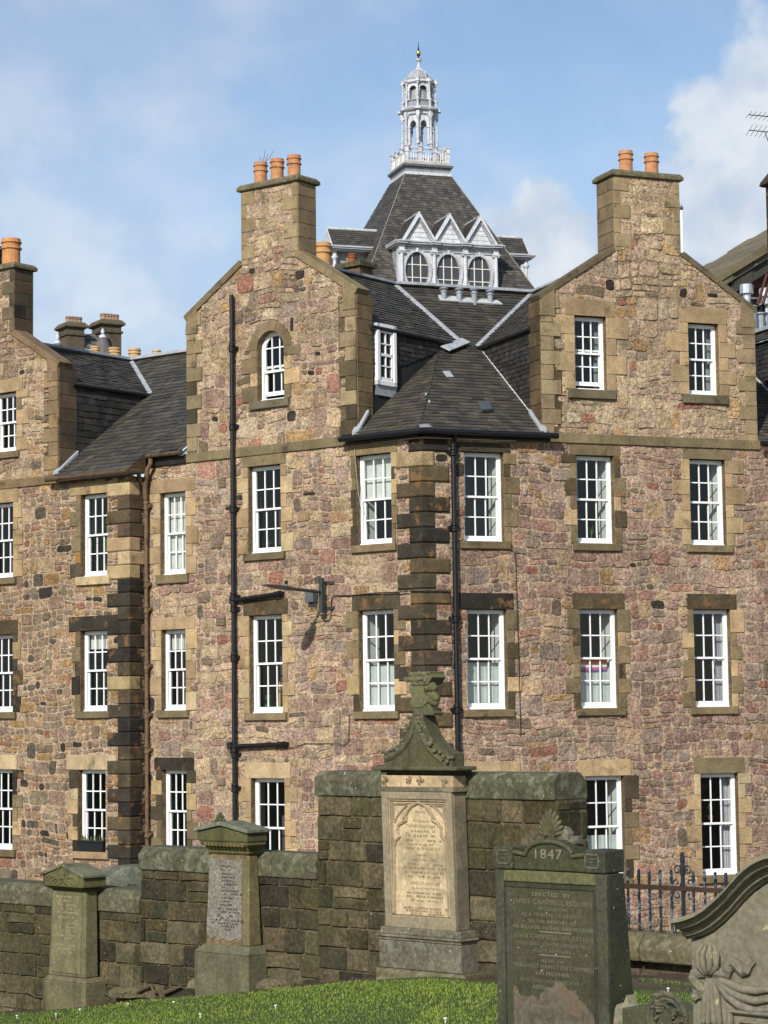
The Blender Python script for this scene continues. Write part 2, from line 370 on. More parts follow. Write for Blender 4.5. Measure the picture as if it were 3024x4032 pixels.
def soften(pal, k, to=(160, 141, 119), qq=(1.0, .985, .93)):
    g_ = rgb(*to); return [(tuple((a * (1 - k) + b * k) * q for a, b, q in zip(c, g_, qq)) if sum(c) > .25 else c, w_) for c, w_ in pal]
PINK = soften(PINK, .15, (164, 144, 124), (1.0, .955, .93)); TAN = soften(TAN, .12, (176, 155, 126), (1.0, .975, .95)); WARM = soften(WARM, .18, (150, 130, 108))
def pick(pal, R):
    t_ = R.uniform(0, sum(w_ for _, w_ in pal))
    for c, w_ in pal:
        t_ -= w_
        if t_ <= 0: return c
    return pal[0][0]
MORT = rgb(186,163,136)

def stone(mb, fr, poly, R, c, h, d0=0.0, inset=0.012, rough=1.0):
    n = len(poly)
    cu = sum(p[0] for p in poly) / n; cz = sum(p[1] for p in poly) / n
    tu, tz = R.uniform(-.05, .05) * rough, R.uniform(-.06, .06) * rough
    base = [fr.P(u, z, d0 - 0.004) for u, z in poly]
    top = []
    for u, z in poly:
        L_ = math.hypot(u - cu, z - cz) + 1e-6; k = max(0.5, 1 - inset / L_)
        uu, zz = cu + (u - cu) * k, cz + (z - cz) * k
        top.append(fr.P(uu, zz, d0 + max(0.004, h + tu * (uu - cu) + tz * (zz - cz) + R.uniform(-.006, .006) * rough)))
    fs = [(i, (i + 1) % n, n + (i + 1) % n, n + i) for i in range(n)]
    ctr = fr.P(cu + R.uniform(-.1, .1) * 0.3, cz, d0 + h * (1.0 + 0.35 * rough * R.uniform(0, 1)))
    fs += [(n + i, n + (i + 1) % n, 2 * n) for i in range(n)]
    mb.mesh(base + top + [ctr], fs, c)

def outline(u0, u1, z0, z1, R, j=0.010, warp=None, rm=.05):
    w_, h_ = u1 - u0, z1 - z0; r = min(0.30 * min(w_, h_), rm)
    pts = [(u0 + r, z0), (u1 - r, z0), (u1, z0 + r * .8), (u1, z1 - r), (u1 - r, z1), (u0 + r, z1), (u0, z1 - r), (u0, z0 + r)]
    if w_ > 0.28: pts = [pts[0], ((u0 + u1) / 2, z0)] + pts[1:5] + [((u0 + u1) / 2, z1)] + pts[5:]
    res = []
    for u, z in pts:
        u += R.uniform(-j, j * .6) * (1 if u > (u0 + u1) / 2 else -1) ; z += R.uniform(-j, j * .6) * (1 if z > (z0 + z1) / 2 else -1)
        if warp: u, z = warp(u, z)
        res.append((u, z))
    return res

def rubble(mb, fr, conv, blocked, seed, pal, hb=(.20, .36), relief=(.004, .026), big=0.50, dark=None, ash=False):
    R = random.Random(seed); conv = ccw(conv)
    ph = [R.uniform(0, 6) for _ in range(6)]
    def warp(u, z):
        if ash: return (u + .008*math.sin(2.3*z+ph[0]), z + .012*math.sin(.9*u+ph[2]))
        return (u + .03*math.sin(2.3*z+ph[0]) + .016*math.sin(6.1*z+2.2*u+ph[1]), z + .040*math.sin(1.9*u+.7*z+ph[2]) + .022*math.sin(5.3*u-1.7*z+ph[3]))
    us = [p[0] for p in conv]; zs = [p[1] for p in conv]
    inner = conv
    def put(u0, u1, z0, z1):
        g_ = R.uniform(.004, .008) if ash else R.uniform(.005, .015)
        u0 += g_; u1 -= g_; z0 += g_; z1 -= g_
        for (b0, b1, c0, c1) in blocked:
            if u1 > b0 and u0 < b1 and z1 > c0 and z0 < c1:
                opts = [(u0, min(u1, b0 - .008), z0, z1), (max(u0, b1 + .008), u1, z0, z1), (u0, u1, z0, min(z1, c0 - .008)), (u0, u1, max(z0, c1 + .008), z1)]
                u0, u1, z0, z1 = max(opts, key=lambda q: max(0, q[1]-q[0]) * max(0, q[3]-q[2]))
                if u1 - u0 < .04 or z1 - z0 < .03: return
        if u1 - u0 < .035 or z1 - z0 < .025: return
        p = clip(outline(u0, u1, z0, z1, R, .004 if ash else .010, warp, .012 if ash else .05), inner)
        if len(p) < 3 or abs(area2(p)) < .0012: return
        c = vary(pick(pal, R), .12, .03, R)
        zn = math.sin(.55*u0+ph[4]) * math.sin(.8*z0+ph[5]) + .5*math.sin(1.5*u0+.9*z0+ph[1])
        c = (c[0]*(1+.07*zn), c[1]*(1+.09*zn), c[2]*(1+.07*zn))
        if dark: c = dark((u0 + u1) / 2, (z0 + z1) / 2, c, R)
        stone(mb, fr, p, R, c, R.uniform(*relief))
    def layer(u, z, W, H):
        n = 1
        if W > .30: n = R.choice([1, 2, 2])
        if W > .5: n = R.choice([1, 2, 2, 3])
        cuts = sorted([0, 1] + [min(.85, max(.15, (k + 1) / n + R.uniform(-.14, .14))) for k in range(n - 1)])
        for a, b in zip(cuts, cuts[1:]): put(u + W * a, u + W * b, z, z + H)
    z = min(zs) - .1
    while z < max(zs):
        if ash:
            H = R.uniform(*hb); u = min(us) - R.uniform(0, .5)
            while u < max(us):
                W = R.uniform(.18, .58)
                if R.random() < .12: put(u, u + W, z, z + H * .5); put(u, u + W, z + H * .5, z + H)
                else: put(u, u + W, z, z + H)
                u += W
            z += H; continue
        H = R.uniform(*hb); u = min(us) - R.uniform(0, .4)
        while u < max(us):
            W = R.uniform(.20, .70); r = R.random()
            if r < big and W < .62: put(u, u + W, z, z + H)
            elif r < .86:
                s_ = R.uniform(.32, .68); layer(u, z, W, H * s_); layer(u, z + H * s_, W, H * (1 - s_))
            else:
                a, b = sorted((R.uniform(.25, .45), R.uniform(.55, .78))); layer(u, z, W, H * a); layer(u, z + H * a, W, H * (b - a)); layer(u, z + H * b, W, H * (1 - b))
            u += W
        z += H

def wall_sheet(mb, fr, conv, openings, depth, c, rc, d=0.0):
    conv = ccw(conv)
    us = sorted(set([min(p[0] for p in conv), max(p[0] for p in conv)] + [x for o in openings for x in o[:2]]))
    zs = sorted(set([min(p[1] for p in conv), max(p[1] for p in conv)] + [x for o in openings for x in o[2:4]]))
    for a, b in zip(us, us[1:]):
        run = None
        for e, f in zip(zs, zs[1:]):
            hole = any(a >= o[0] - 1e-6 and b <= o[1] + 1e-6 and e >= o[2] - 1e-6 and f <= o[3] + 1e-6 for o in openings)
            if hole:
                continue
            p = clip([(a, e), (b, e), (b, f), (a, f)], conv)
            if p: mb.face([fr.P(u, z, d) for u, z in p], c)
    for (a, b, e, f) in [o[:4] for o in openings]:
        for q in ([(a, e, d), (a, f, d), (a, f, d - depth), (a, e, d - depth)], [(b, e, d), (b, f, d), (b, f, d - depth), (b, e, d - depth)],
                  [(a, f, d), (b, f, d), (b, f, d - depth), (a, f, d - depth)], [(a, e, d), (b, e, d), (b, e, d - depth), (a, e, d - depth)]):
            mb.face([fr.P(*x) for x in q], rc)

CT = [rgb(188,162,122), rgb(180,155,116), rgb(172,148,112), rgb(166,142,108), rgb(190,168,130)]
CO = [rgb(134,118,88), rgb(126,112,84), rgb(142,124,92), rgb(118,104,78)]
CD = [rgb(68,62,50), rgb(56,52,44), rgb(78,70,54), rgb(88,76,56), rgb(50,47,41)]
CM = CT[:2] + CO + CD[2:4]

def block(mb, fr, u0, u1, z0, z1, c, R, d0=-0.004, d1=0.034, ch=0.008, mi=0):
    g_ = .004
    mb.box(fr, u0 + g_, u1 - g_, z0 + g_, z1 - g_, d0, d1, vary(c, .08, .02, R), mi, ch)

def quoins(mb, fr, ue, side, z0, z1, pitch, wl, ws, start, cols, R, d1=.034, ch=.008, mi=0, phase=0.0):
    """side -1: blocks run from ue to the left; +1 to the right. returns blocked rectangles"""
    res = []; k = start; z = z1 + phase
    while z > z0 + .05:
        zb = max(z0, z - pitch * R.uniform(.96, 1.04)); w_ = wl if k % 2 == 0 else ws
        w_ *= R.uniform(.95, 1.05)
        a, b = (ue - w_, ue) if side < 0 else (ue, ue + w_)
        zt = min(z, z1)
        block(mb, fr, a, b, zb, zt, cols(R, k, zt) if callable(cols) else R.choice(cols), R, d1=d1, ch=ch, mi=mi); res.append((a, b, zb, zt))
        z = zb; k += 1
    return res

# ------------------------------------------------------------------ sash windows
def sash(fr, L, T, R_, B, bld, label=None, lintel=.34, sill=.16, lover=.16, sover=.12, jw=(.16, .32), cj=CT, cl=CT, cs=CO, wl=.055,
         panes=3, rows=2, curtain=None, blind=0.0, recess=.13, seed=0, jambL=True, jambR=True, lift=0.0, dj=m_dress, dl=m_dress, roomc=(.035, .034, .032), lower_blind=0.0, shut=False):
    """L,T,R_,B: opening (u0, ztop, u1, zbottom). returns opening and blocked rectangles"""
    R = random.Random(seed * 13 + 5)
    u0, u1, z0, z1 = L, R_, B, T
    win = MB()                                               # outer box of the window = the window itself
    e = .062
    d0, d1 = -recess - .11, -recess
    W_ = rgb(246, 246, 244)
    for q in ((u0, u0 + e, z0, z1), (u1 - e, u1, z0, z1), (u0 + e, u1 - e, z1 - e * .8, z1), (u0 + e, u1 - e, z0, z0 + .05)):
        win.box(fr, *q, d0, d1, W_, 0, .006)
    win.box(fr, u0 + .01, u1 - .01, z0 - .001, z0 + .035, d1 - .02, d1 + .045, W_, 0, .004)
    wo = win.build('window', m_white, bld)
    if label: wo['label'] = label
    zm = (z0 + z1) / 2 + .01
    def leaf(a, b, e0, e1, dd, br, tr_, nm):
        f_ = MB(); st = .042; dt = .045
        for q in ((a, a + st, e0, e1), (b - st, b, e0, e1), (a + st, b - st, e0, e0 + br), (a + st, b - st, e1 - tr_, e1)):
            f_.box(fr, *q, dd - dt, dd, W_, 0, .004)
        bw = .0125
        for k in range(1, panes):
            x = a + st + (b - a - 2 * st) * k / panes; f_.box(fr, x - bw, x + bw, e0 + br, e1 - tr_, dd - .03, dd - .004, W_)
        for k in range(1, rows):
            y = e0 + br + (e1 - e0 - br - tr_) * k / rows; f_.box(fr, a + st, b - st, y - bw, y + bw, dd - .028, dd - .006, W_)
        f_.build('sash', m_white, wo)
        p = MB(); p.face([fr.P(a + st * .5, e0 + br * .5, dd - .018), fr.P(b - st * .5, e0 + br * .5, dd - .018), fr.P(b - st * .5, e1 - tr_ * .5, dd - .018), fr.P(a + st * .5, e1 - tr_ * .5, dd - .018)], (.5, .5, .5))
        p.build('pane', m_glass, wo)
    leaf(u0 + e * .8, u1 - e * .8, zm - .022, z1 - e * .7, d1 - .018, .045, .042, 'upper')
    leaf(u0 + e * .8, u1 - e * .8, z0 + .045 + lift, zm + .022 + lift, d1 - .066, .085, .042, 'lower')
    rm = MB(); dr = d0 - 1.1
    A = lambda u, z, d: fr.P(u, z, d)
    ex = .35
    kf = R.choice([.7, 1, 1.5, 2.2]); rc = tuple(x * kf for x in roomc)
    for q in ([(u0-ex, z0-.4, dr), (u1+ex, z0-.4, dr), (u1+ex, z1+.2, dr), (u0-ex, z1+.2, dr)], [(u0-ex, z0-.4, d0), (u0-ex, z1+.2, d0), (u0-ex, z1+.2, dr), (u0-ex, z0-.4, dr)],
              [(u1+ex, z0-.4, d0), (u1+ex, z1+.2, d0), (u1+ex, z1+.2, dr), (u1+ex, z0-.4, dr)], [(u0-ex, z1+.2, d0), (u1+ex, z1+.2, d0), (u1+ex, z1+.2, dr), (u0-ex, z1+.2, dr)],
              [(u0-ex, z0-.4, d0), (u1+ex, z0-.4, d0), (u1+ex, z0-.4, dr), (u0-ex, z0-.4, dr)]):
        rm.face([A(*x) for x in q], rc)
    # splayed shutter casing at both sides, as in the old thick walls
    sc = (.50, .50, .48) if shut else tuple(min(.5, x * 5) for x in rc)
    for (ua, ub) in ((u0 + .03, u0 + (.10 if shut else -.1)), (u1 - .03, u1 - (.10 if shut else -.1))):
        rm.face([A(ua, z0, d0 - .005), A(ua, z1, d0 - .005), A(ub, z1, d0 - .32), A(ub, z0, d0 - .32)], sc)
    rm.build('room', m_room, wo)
    if curtain:
        for (a, b, c_) in curtain:          # folded curtain strip
            cu = MB(); n = 14; pts = []
            ua, ub = u0 + (u1 - u0) * a, u0 + (u1 - u0) * b
            for k in range(n + 1):
                x = ua + (ub - ua) * k / n; dd = d0 - .10 - .022 * math.sin(k * 1.9)
                pts.append((x, dd))
            for (x0, q0), (x1, q1) in zip(pts, pts[1:]): cu.face([A(x0, z0, q0), A(x1, z0, q1), A(x1, z1, q1), A(x0, z1, q0)], c_)
            cu.build('curtain', m_cloth, wo, smooth=True)
    if blind:
        bl = MB(); zb = z1 - (z1 - z0) * blind; c_ = rgb(205, 205, 200)
        bl.face([A(u0 + .05, zb, d0 - .04), A(u1 - .05, zb, d0 - .04), A(u1 - .05, z1, d0 - .04), A(u0 + .05, z1, d0 - .04)], c_)
        bl.tube([A(u0 + .05, zb, d0 - .04), A(u1 - .05, zb, d0 - .04)], .012, c_)
        bl.build('blind', m_cloth, wo)
    if lower_blind:
        bl = MB(); zb = z0 + (z1 - z0) * lower_blind; c_ = rgb(190, 195, 192); n = 16; row = []
        for k in range(n + 1):
            x = u0 + .05 + (u1 - u0 - .1) * k / n; row.append((x, d0 - .07 - .008 * math.sin(k * 2.3)))
        for (x0, q0), (x1, q1) in zip(row, row[1:]): bl.face([A(x0, z0, q0), A(x1, z0, q1), A(x1, zb, q1), A(x0, zb, q0)], c_)
        bl.build('cafe_curtain', m_cloth, wo, smooth=True)
    blocked = [(u0, u1, z0, z1)]
    su = MB(); mats = [dj, dl]
    pr = .030
    if lintel:
        su.box(fr, u0 - lover, u1 + lover, z1, z1 + lintel, -.16, pr, vary(R.choice(cl), .08, .02, R), 1, .008); blocked.append((u0 - lover, u1 + lover, z1, z1 + lintel))
    for side, on in ((-1, jambL), (1, jambR)):
        if not on: continue
        z = z0 - .0; k = R.randint(0, 1)
        while z < z1 - .04:
            h_ = R.uniform(.30, .42) if k % 2 else R.uniform(.24, .40)
            zt = z + h_
            if z1 - zt < .15: zt = z1
            w_ = jw[1] * R.uniform(.85, 1.15) if k % 2 else jw[0] * R.uniform(.9, 1.1)
            a, b = (u0 - w_, u0) if side < 0 else (u1, u1 + w_)
            c_ = vary(R.choice(cj), .10, .02, R)
            su.box(fr, a + .003, b - .003, z + .003, zt - .003, -.14, pr + R.uniform(-.004, .004), c_, 0, .008); blocked.append((a, b, z, zt))
            z = zt; k += 1
    su.build('surround', mats, wo)
    if sill:
        sl = MB(); c_ = R.choice(cs)
        sl.box(fr, u0 - sover, u1 + sover, z0 - sill, z0, -.14, .085, vary(c_, .06, .02, R), 0, .012)
        sl.build('sill', m_dress, wo); blocked.append((u0 - sover, u1 + sover, z0 - sill, z0))
    return (u0, u1, z0, z1), blocked

# ------------------------------------------------------------------ slates
SL = [rgb(84, 80, 72), rgb(76, 73, 66), rgb(70, 67, 61), rgb(90, 85, 74), rgb(80, 75, 66), rgb(66, 64, 60)]
SLD = [rgb(60, 59, 57), rgb(52, 51, 50), rgb(68, 66, 63), rgb(46, 46, 45)]
def slates(mb, poly3, along, expo, wid, cols, seed, lift=.022, flip=False, jit=.25):
    """cover a convex planar 3-D polygon; along = horizontal direction of the courses"""
    R = random.Random(seed)
    p0 = poly3[0]; n = None
    for i in range(1, len(poly3) - 1):
        q = (poly3[i] - p0).cross(poly3[i + 1] - p0)
        if q.length > 1e-5: n = q.normalized(); break
    A = (along - n * along.dot(n)).normalized(); V = n.cross(A).normalized()
    if V.z < 0: V = -V
    if n.dot(CAM - p0) < 0: n = -n
    P2 = ccw([((p - p0).dot(A), (p - p0).dot(V)) for p in poly3])
    mb.face([p0 + A * x + V * y - n * .01 for x, y in P2], cols[-1])
    xs = [p[0] for p in P2]; ys = [p[1] for p in P2]
    y = min(ys) - expo * R.random() * .0; row = 0
    while y < max(ys):
        x = min(xs) - wid * (.5 if row % 2 else 0.0) - wid * R.uniform(0, .2)
        e_ = expo * R.uniform(.95, 1.05)
        while x < max(xs):
            ww = wid * R.uniform(1 - jit, 1 + jit); dz = R.uniform(-.10, .06) * expo
            q = clip([(x + .004, y + dz), (x + ww - .004, y + dz), (x + ww - .004, y + e_ * 1.15), (x + .004, y + e_ * 1.15)], P2)
            if q and abs(area2(q)) > 2e-4:
                lf = lift * R.uniform(.7, 1.4)
                top = []
                for (a, b) in q:
                    tt = (b - y) / (e_ * 1.15); top.append(p0 + A * a + V * b + n * (lf * (1 - tt) + .002))
                c = vary(R.choice(cols), .16, .02, R)
                mb.face(top, c)
                for i in range(len(q)):
                    a, b = q[i], q[(i + 1) % len(q)]
                    if a[1] < y + dz + 1e-4 and b[1] < y + dz + 1e-4 or abs(a[0] - b[0]) < 1e-4:
                        mb.face([top[i], top[(i + 1) % len(q)], p0 + A * b[0] + V * b[1] - n * .008, p0 + A * a[0] + V * a[1] - n * .008], c)
            x += ww
        y += e_; row += 1

def strip(mb, pts, w_, th, up, c):
    """folded lead strip laid along a line"""
    for a, b in zip(pts, pts[1:]):
        d = (b - a).normalized(); s_ = d.cross(up).normalized() * (w_ / 2); u = up.normalized() * th
        q = [a - s_, a + s_, b + s_, b - s_]
        mb.mesh(q + [x + u for x in q], [(0,1,5,4),(1,2,6,5),(2,3,7,6),(3,0,4,7),(4,5,6,7),(3,2,1,0)], c)
def pot_mesh(mb, p, h, r, c, n=18, octagon=False):
    pr = [(r * 1.0, 0), (r * .98, h * .55), (r * 1.0, h * .60), (r * 1.16, h * .63), (r * 1.16, h * .67), (r * 1.0, h * .70), (r * 1.0, h * .82), (r * 1.15, h * .85),
          (r * 1.15, h * .89), (r * 1.02, h * .91), (r * 1.02, h), (r * .80, h), (r * .78, h * .6), (r * .5, h * .5)]
    mb.lathe(p, pr, c, 8 if octagon else n)
LEAD = rgb(170, 174, 178)
# ================================================================== corner tenement
ZST = 7.46; ZEV = 7.60; ZBOT = -3.4
ten = thing('tenement', 'large rubble stone tenement with two tall gables and a slated corner roof between them', 'building', (CORNER.x, CORNER.y, -3.3), 'stone tenements')
lten = thing('tenement', 'rubble stone tenement at the left edge, beside the brown downpipe', 'building', tuple(FL.P(-9.5, -3.3, .5)), 'stone tenements')
FB = FL.off(.524)
def fret(fr, u): return Frame(fr.P(u, 0), -fr.N, fr.U)          # return wall that faces right, u runs back
def fretl(fr, u): return Frame(fr.P(u, 0), fr.N, -fr.U)         # return wall that faces left, u runs forward

UAL, ZAL = -4.153, 12.297; UAR, ZAR = 5.404, 12.226
GL0, GL1, ZGL = -6.64, -1.70, 10.74
GR0, GR1, ZGR = 2.78, 8.04, 10.54
Ec = inter3((FL.P(0,0,.22), FL.N), (FR.P(0,0,.22), FR.N), (Vector((0,0,ZEV)), Vector((0,0,1))))
pr_ = hit(*S('c1', 600, 1700), FL.P(UAL, 0), FL.U); qr_ = hit(*S('c1', 1490, 1760), FR.P(UAR, 0), FR.U)
print('ridge pts', pr_, qr_)
ZR = 11.85
rp = (pr_ + qr_) / 2; rp.z = ZR
RP = plane3(Ec, Ec + FR.U, rp); slope = (RP[1].dot(FR.N)) / RP[1].z
slope = abs(slope); print('main roof slope', math.degrees(math.atan(slope)))
LP = plane3(Ec, Ec + FL.U, Ec - FL.N + Vector((0,0,slope)))

def rect(u0, u1, z0, z1): return [(u0, z0), (u1, z0), (u1, z1), (u0, z1)]

# --- left wall windows -------------------------------------------------
openL, blkL = [], []
def addL(*a, **k):
    o, b = sash(FL, *a, bld=ten, **k); openL.append(o); blkL.extend(b)
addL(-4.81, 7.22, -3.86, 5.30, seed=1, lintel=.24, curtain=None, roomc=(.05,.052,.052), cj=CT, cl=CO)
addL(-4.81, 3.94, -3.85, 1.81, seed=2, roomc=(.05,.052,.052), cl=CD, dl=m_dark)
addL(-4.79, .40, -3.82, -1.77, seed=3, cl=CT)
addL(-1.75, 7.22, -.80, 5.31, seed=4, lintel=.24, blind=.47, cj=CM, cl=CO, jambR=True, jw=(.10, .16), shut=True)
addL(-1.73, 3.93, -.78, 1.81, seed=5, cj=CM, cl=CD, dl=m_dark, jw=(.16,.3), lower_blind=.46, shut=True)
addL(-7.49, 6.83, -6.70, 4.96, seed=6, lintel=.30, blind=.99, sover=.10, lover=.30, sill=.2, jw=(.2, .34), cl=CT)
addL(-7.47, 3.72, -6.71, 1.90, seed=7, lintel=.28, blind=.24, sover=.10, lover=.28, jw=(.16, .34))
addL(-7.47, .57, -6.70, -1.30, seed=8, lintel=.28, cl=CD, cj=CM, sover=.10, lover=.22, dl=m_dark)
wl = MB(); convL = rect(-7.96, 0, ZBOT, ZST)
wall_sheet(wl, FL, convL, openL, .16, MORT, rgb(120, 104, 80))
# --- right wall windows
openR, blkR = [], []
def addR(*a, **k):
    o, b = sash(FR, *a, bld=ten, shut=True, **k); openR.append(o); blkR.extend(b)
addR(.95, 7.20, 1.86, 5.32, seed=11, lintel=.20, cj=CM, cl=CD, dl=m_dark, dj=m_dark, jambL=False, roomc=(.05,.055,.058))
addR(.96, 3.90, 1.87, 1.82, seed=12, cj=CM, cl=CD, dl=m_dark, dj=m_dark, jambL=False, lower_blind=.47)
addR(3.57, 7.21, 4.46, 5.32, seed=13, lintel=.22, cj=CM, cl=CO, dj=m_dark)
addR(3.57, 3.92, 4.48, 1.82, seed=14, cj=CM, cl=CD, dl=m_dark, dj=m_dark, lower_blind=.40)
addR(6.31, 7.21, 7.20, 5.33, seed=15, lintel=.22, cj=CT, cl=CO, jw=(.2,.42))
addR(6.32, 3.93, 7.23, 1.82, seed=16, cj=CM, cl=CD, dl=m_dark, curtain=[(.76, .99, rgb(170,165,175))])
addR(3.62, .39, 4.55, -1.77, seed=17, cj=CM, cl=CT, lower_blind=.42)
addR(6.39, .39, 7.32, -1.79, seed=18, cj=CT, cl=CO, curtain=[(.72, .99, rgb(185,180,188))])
blkR.append((.8, 2.15, .45, .75))
wr = MB(); convR = rect(0, 13.5, ZBOT, ZST)
wall_sheet(wr, FR, convR, openR, .16, MORT, rgb(120, 104, 80))
lint = MB(); lint.box(FR, .84, 2.12, .42, .74, -.05, .03, rgb(186,160,122), 0, .008); lint.build('lintel', m_dress, ten)

# --- corner quoins
def qcol(R, k, z):
    return R.choice([rgb(66,60,49), rgb(54,50,43), rgb(76,68,53), rgb(60,55,46), rgb(92,80,58), rgb(84,74,56)])
Rq = random.Random(3)
ztop = FL.c('c7', 1155, 40)[1]
qb = MB(); k = 0; z = ztop + .64
specials = {}
while z > ZBOT:
    zb = z - .318; zt = min(z, ZST - .01)
    if zt - zb > .06:
        LL = (k % 2 == 0)
        cL = qcol(Rq, k, z)
        if Rq.random() < .05: cL = Rq.choice(CT)
        wL = .66 if LL else .33; wR = .27 if LL else .60
        dd = .055; a = .028
        # one wrap-around block: outline in plan, bevelled top and bottom
        corner = inter3((FL.P(0,0,dd), FL.N), (FR.P(0,0,dd), FR.N), (Vector((0,0,0)), Vector((0,0,1))))
        cin = inter3((FL.P(0,0,dd-a), FL.N), (FR.P(0,0,dd-a), FR.N), (Vector((0,0,0)), Vector((0,0,1))))
        def ring(off, zz, ea):
            c_ = inter3((FL.P(0,0,off), FL.N), (FR.P(0,0,off), FR.N), (Vector((0,0,zz)), Vector((0,0,1))))
            return [FL.P(-wL + ea, zz, -.02), FL.P(-wL + ea, zz, off), c_, FR.P(wR - ea, zz, off), FR.P(wR - ea, zz, -.02)]
        rings = [ring(dd - a, zb + .004, 0), ring(dd, zb + .004 + a, a), ring(dd, zt - .004 - a, a), ring(dd - a, zt - .004, 0)]
        qb.loft(rings, vary(cL, .12, .03, Rq), 0, True, True)
        blkL.append((-wL, .1, zb, zt)); blkR.append((-.1, wR, zb, zt))
    z = zb; k += 1
qb.build('quoins', m_dark, ten)

def grad(fr_name):
    def f(u, z, c, R): return c
    return f
blk_all = [(-7.0, -6.0, 99, 100)]
rubble(wl, FL, rect(-7.93, -.02, ZBOT, ZST - .01), blkL, 21, PINK + TAN[:4], hb=(.24, .44))
wl.build('wall', [m_rub], ten)
rubble(wr, FR, rect(.02, 13.5, ZBOT, ZST - .01), blkR, 22, PINK, hb=(.22, .42))
wr.build('wall', [m_rub], ten)

# --- string courses
for fr, a, b in ((FL, GL0 - .02, -1.42), (FR, 2.2, GR1 + .05)):
    m = MB(); u = a; R = random.Random(8)
    while u < b - .05:
        e_ = min(b, u + R.uniform(.7, 1.3)); m.box(fr, u + .003, e_ - .003, ZST, ZST + .21, -.1, .055, vary(rgb(128,114,86), .12, .03, R), 0, .01); u = e_
    m.build('string_course', m_dress, ten)

# --- gables ------------------------------------------------------------
def gable(fr, bld, u0, u1, zb, zg, ua, za, ch0, ch1, wins, seed, pal, qcols, arch=None):
    conv = [(u0, zb), (u1, zb), (u1, zg), (ua, za), (u0, zg)]
    opens, blk = [], []
    for o, b in wins: opens.append(o); blk += b
    g_ = MB()
    sheet_open = list(opens)
    wall_sheet(g_, fr, conv, sheet_open, .16, MORT, rgb(130, 112, 84))
    R = random.Random(seed); q = MB()
    blk += quoins(q, fr, u0, +1, zb, zg + .12, .315, .46, .30, 0, qcols, R, d1=.036); q.build('quoins', m_dress, bld); q = MB()
    blk += quoins(q, fr, u1, -1, zb, zg + .12, .315, .46, .30, 1, qcols, R, d1=.036); q.build('quoins', m_dress, bld)
    rubble(g_, fr, conv, blk, seed, pal, hb=(.28, .50))
    g_.build('gable', m_rub, bld)
    return conv

def coping(fr, bld, pts, th, d0, d1, c, name='coping', mat=None, moss=False):
    """coping stones along a sloping line of (u, z) points"""
    m = MB(); R = random.Random(5)
    (ua, za), (ub, zb) = pts
    n = max(2, int(math.hypot(ub-ua, zb-za) / .75)); dx, dz = ub - ua, zb - za; L_ = math.hypot(dx, dz); nx, nz = -dz / L_, dx / L_
    if nz < 0: nx, nz = -nx, -nz
    for k in range(n):
        s0, s1 = k / n + .002, (k + 1) / n - .002
        p0 = (ua + dx * s0, za + dz * s0); p1 = (ua + dx * s1, za + dz * s1)
        poly = [p0, p1, (p1[0] + nx * th, p1[1] + nz * th), (p0[0] + nx * th, p0[1] + nz * th)]
        m.prism(fr, poly, d0, d1, vary(c, .1, .03, R))
    return m.build(name, mat or m_dress, bld, bevel=.012)

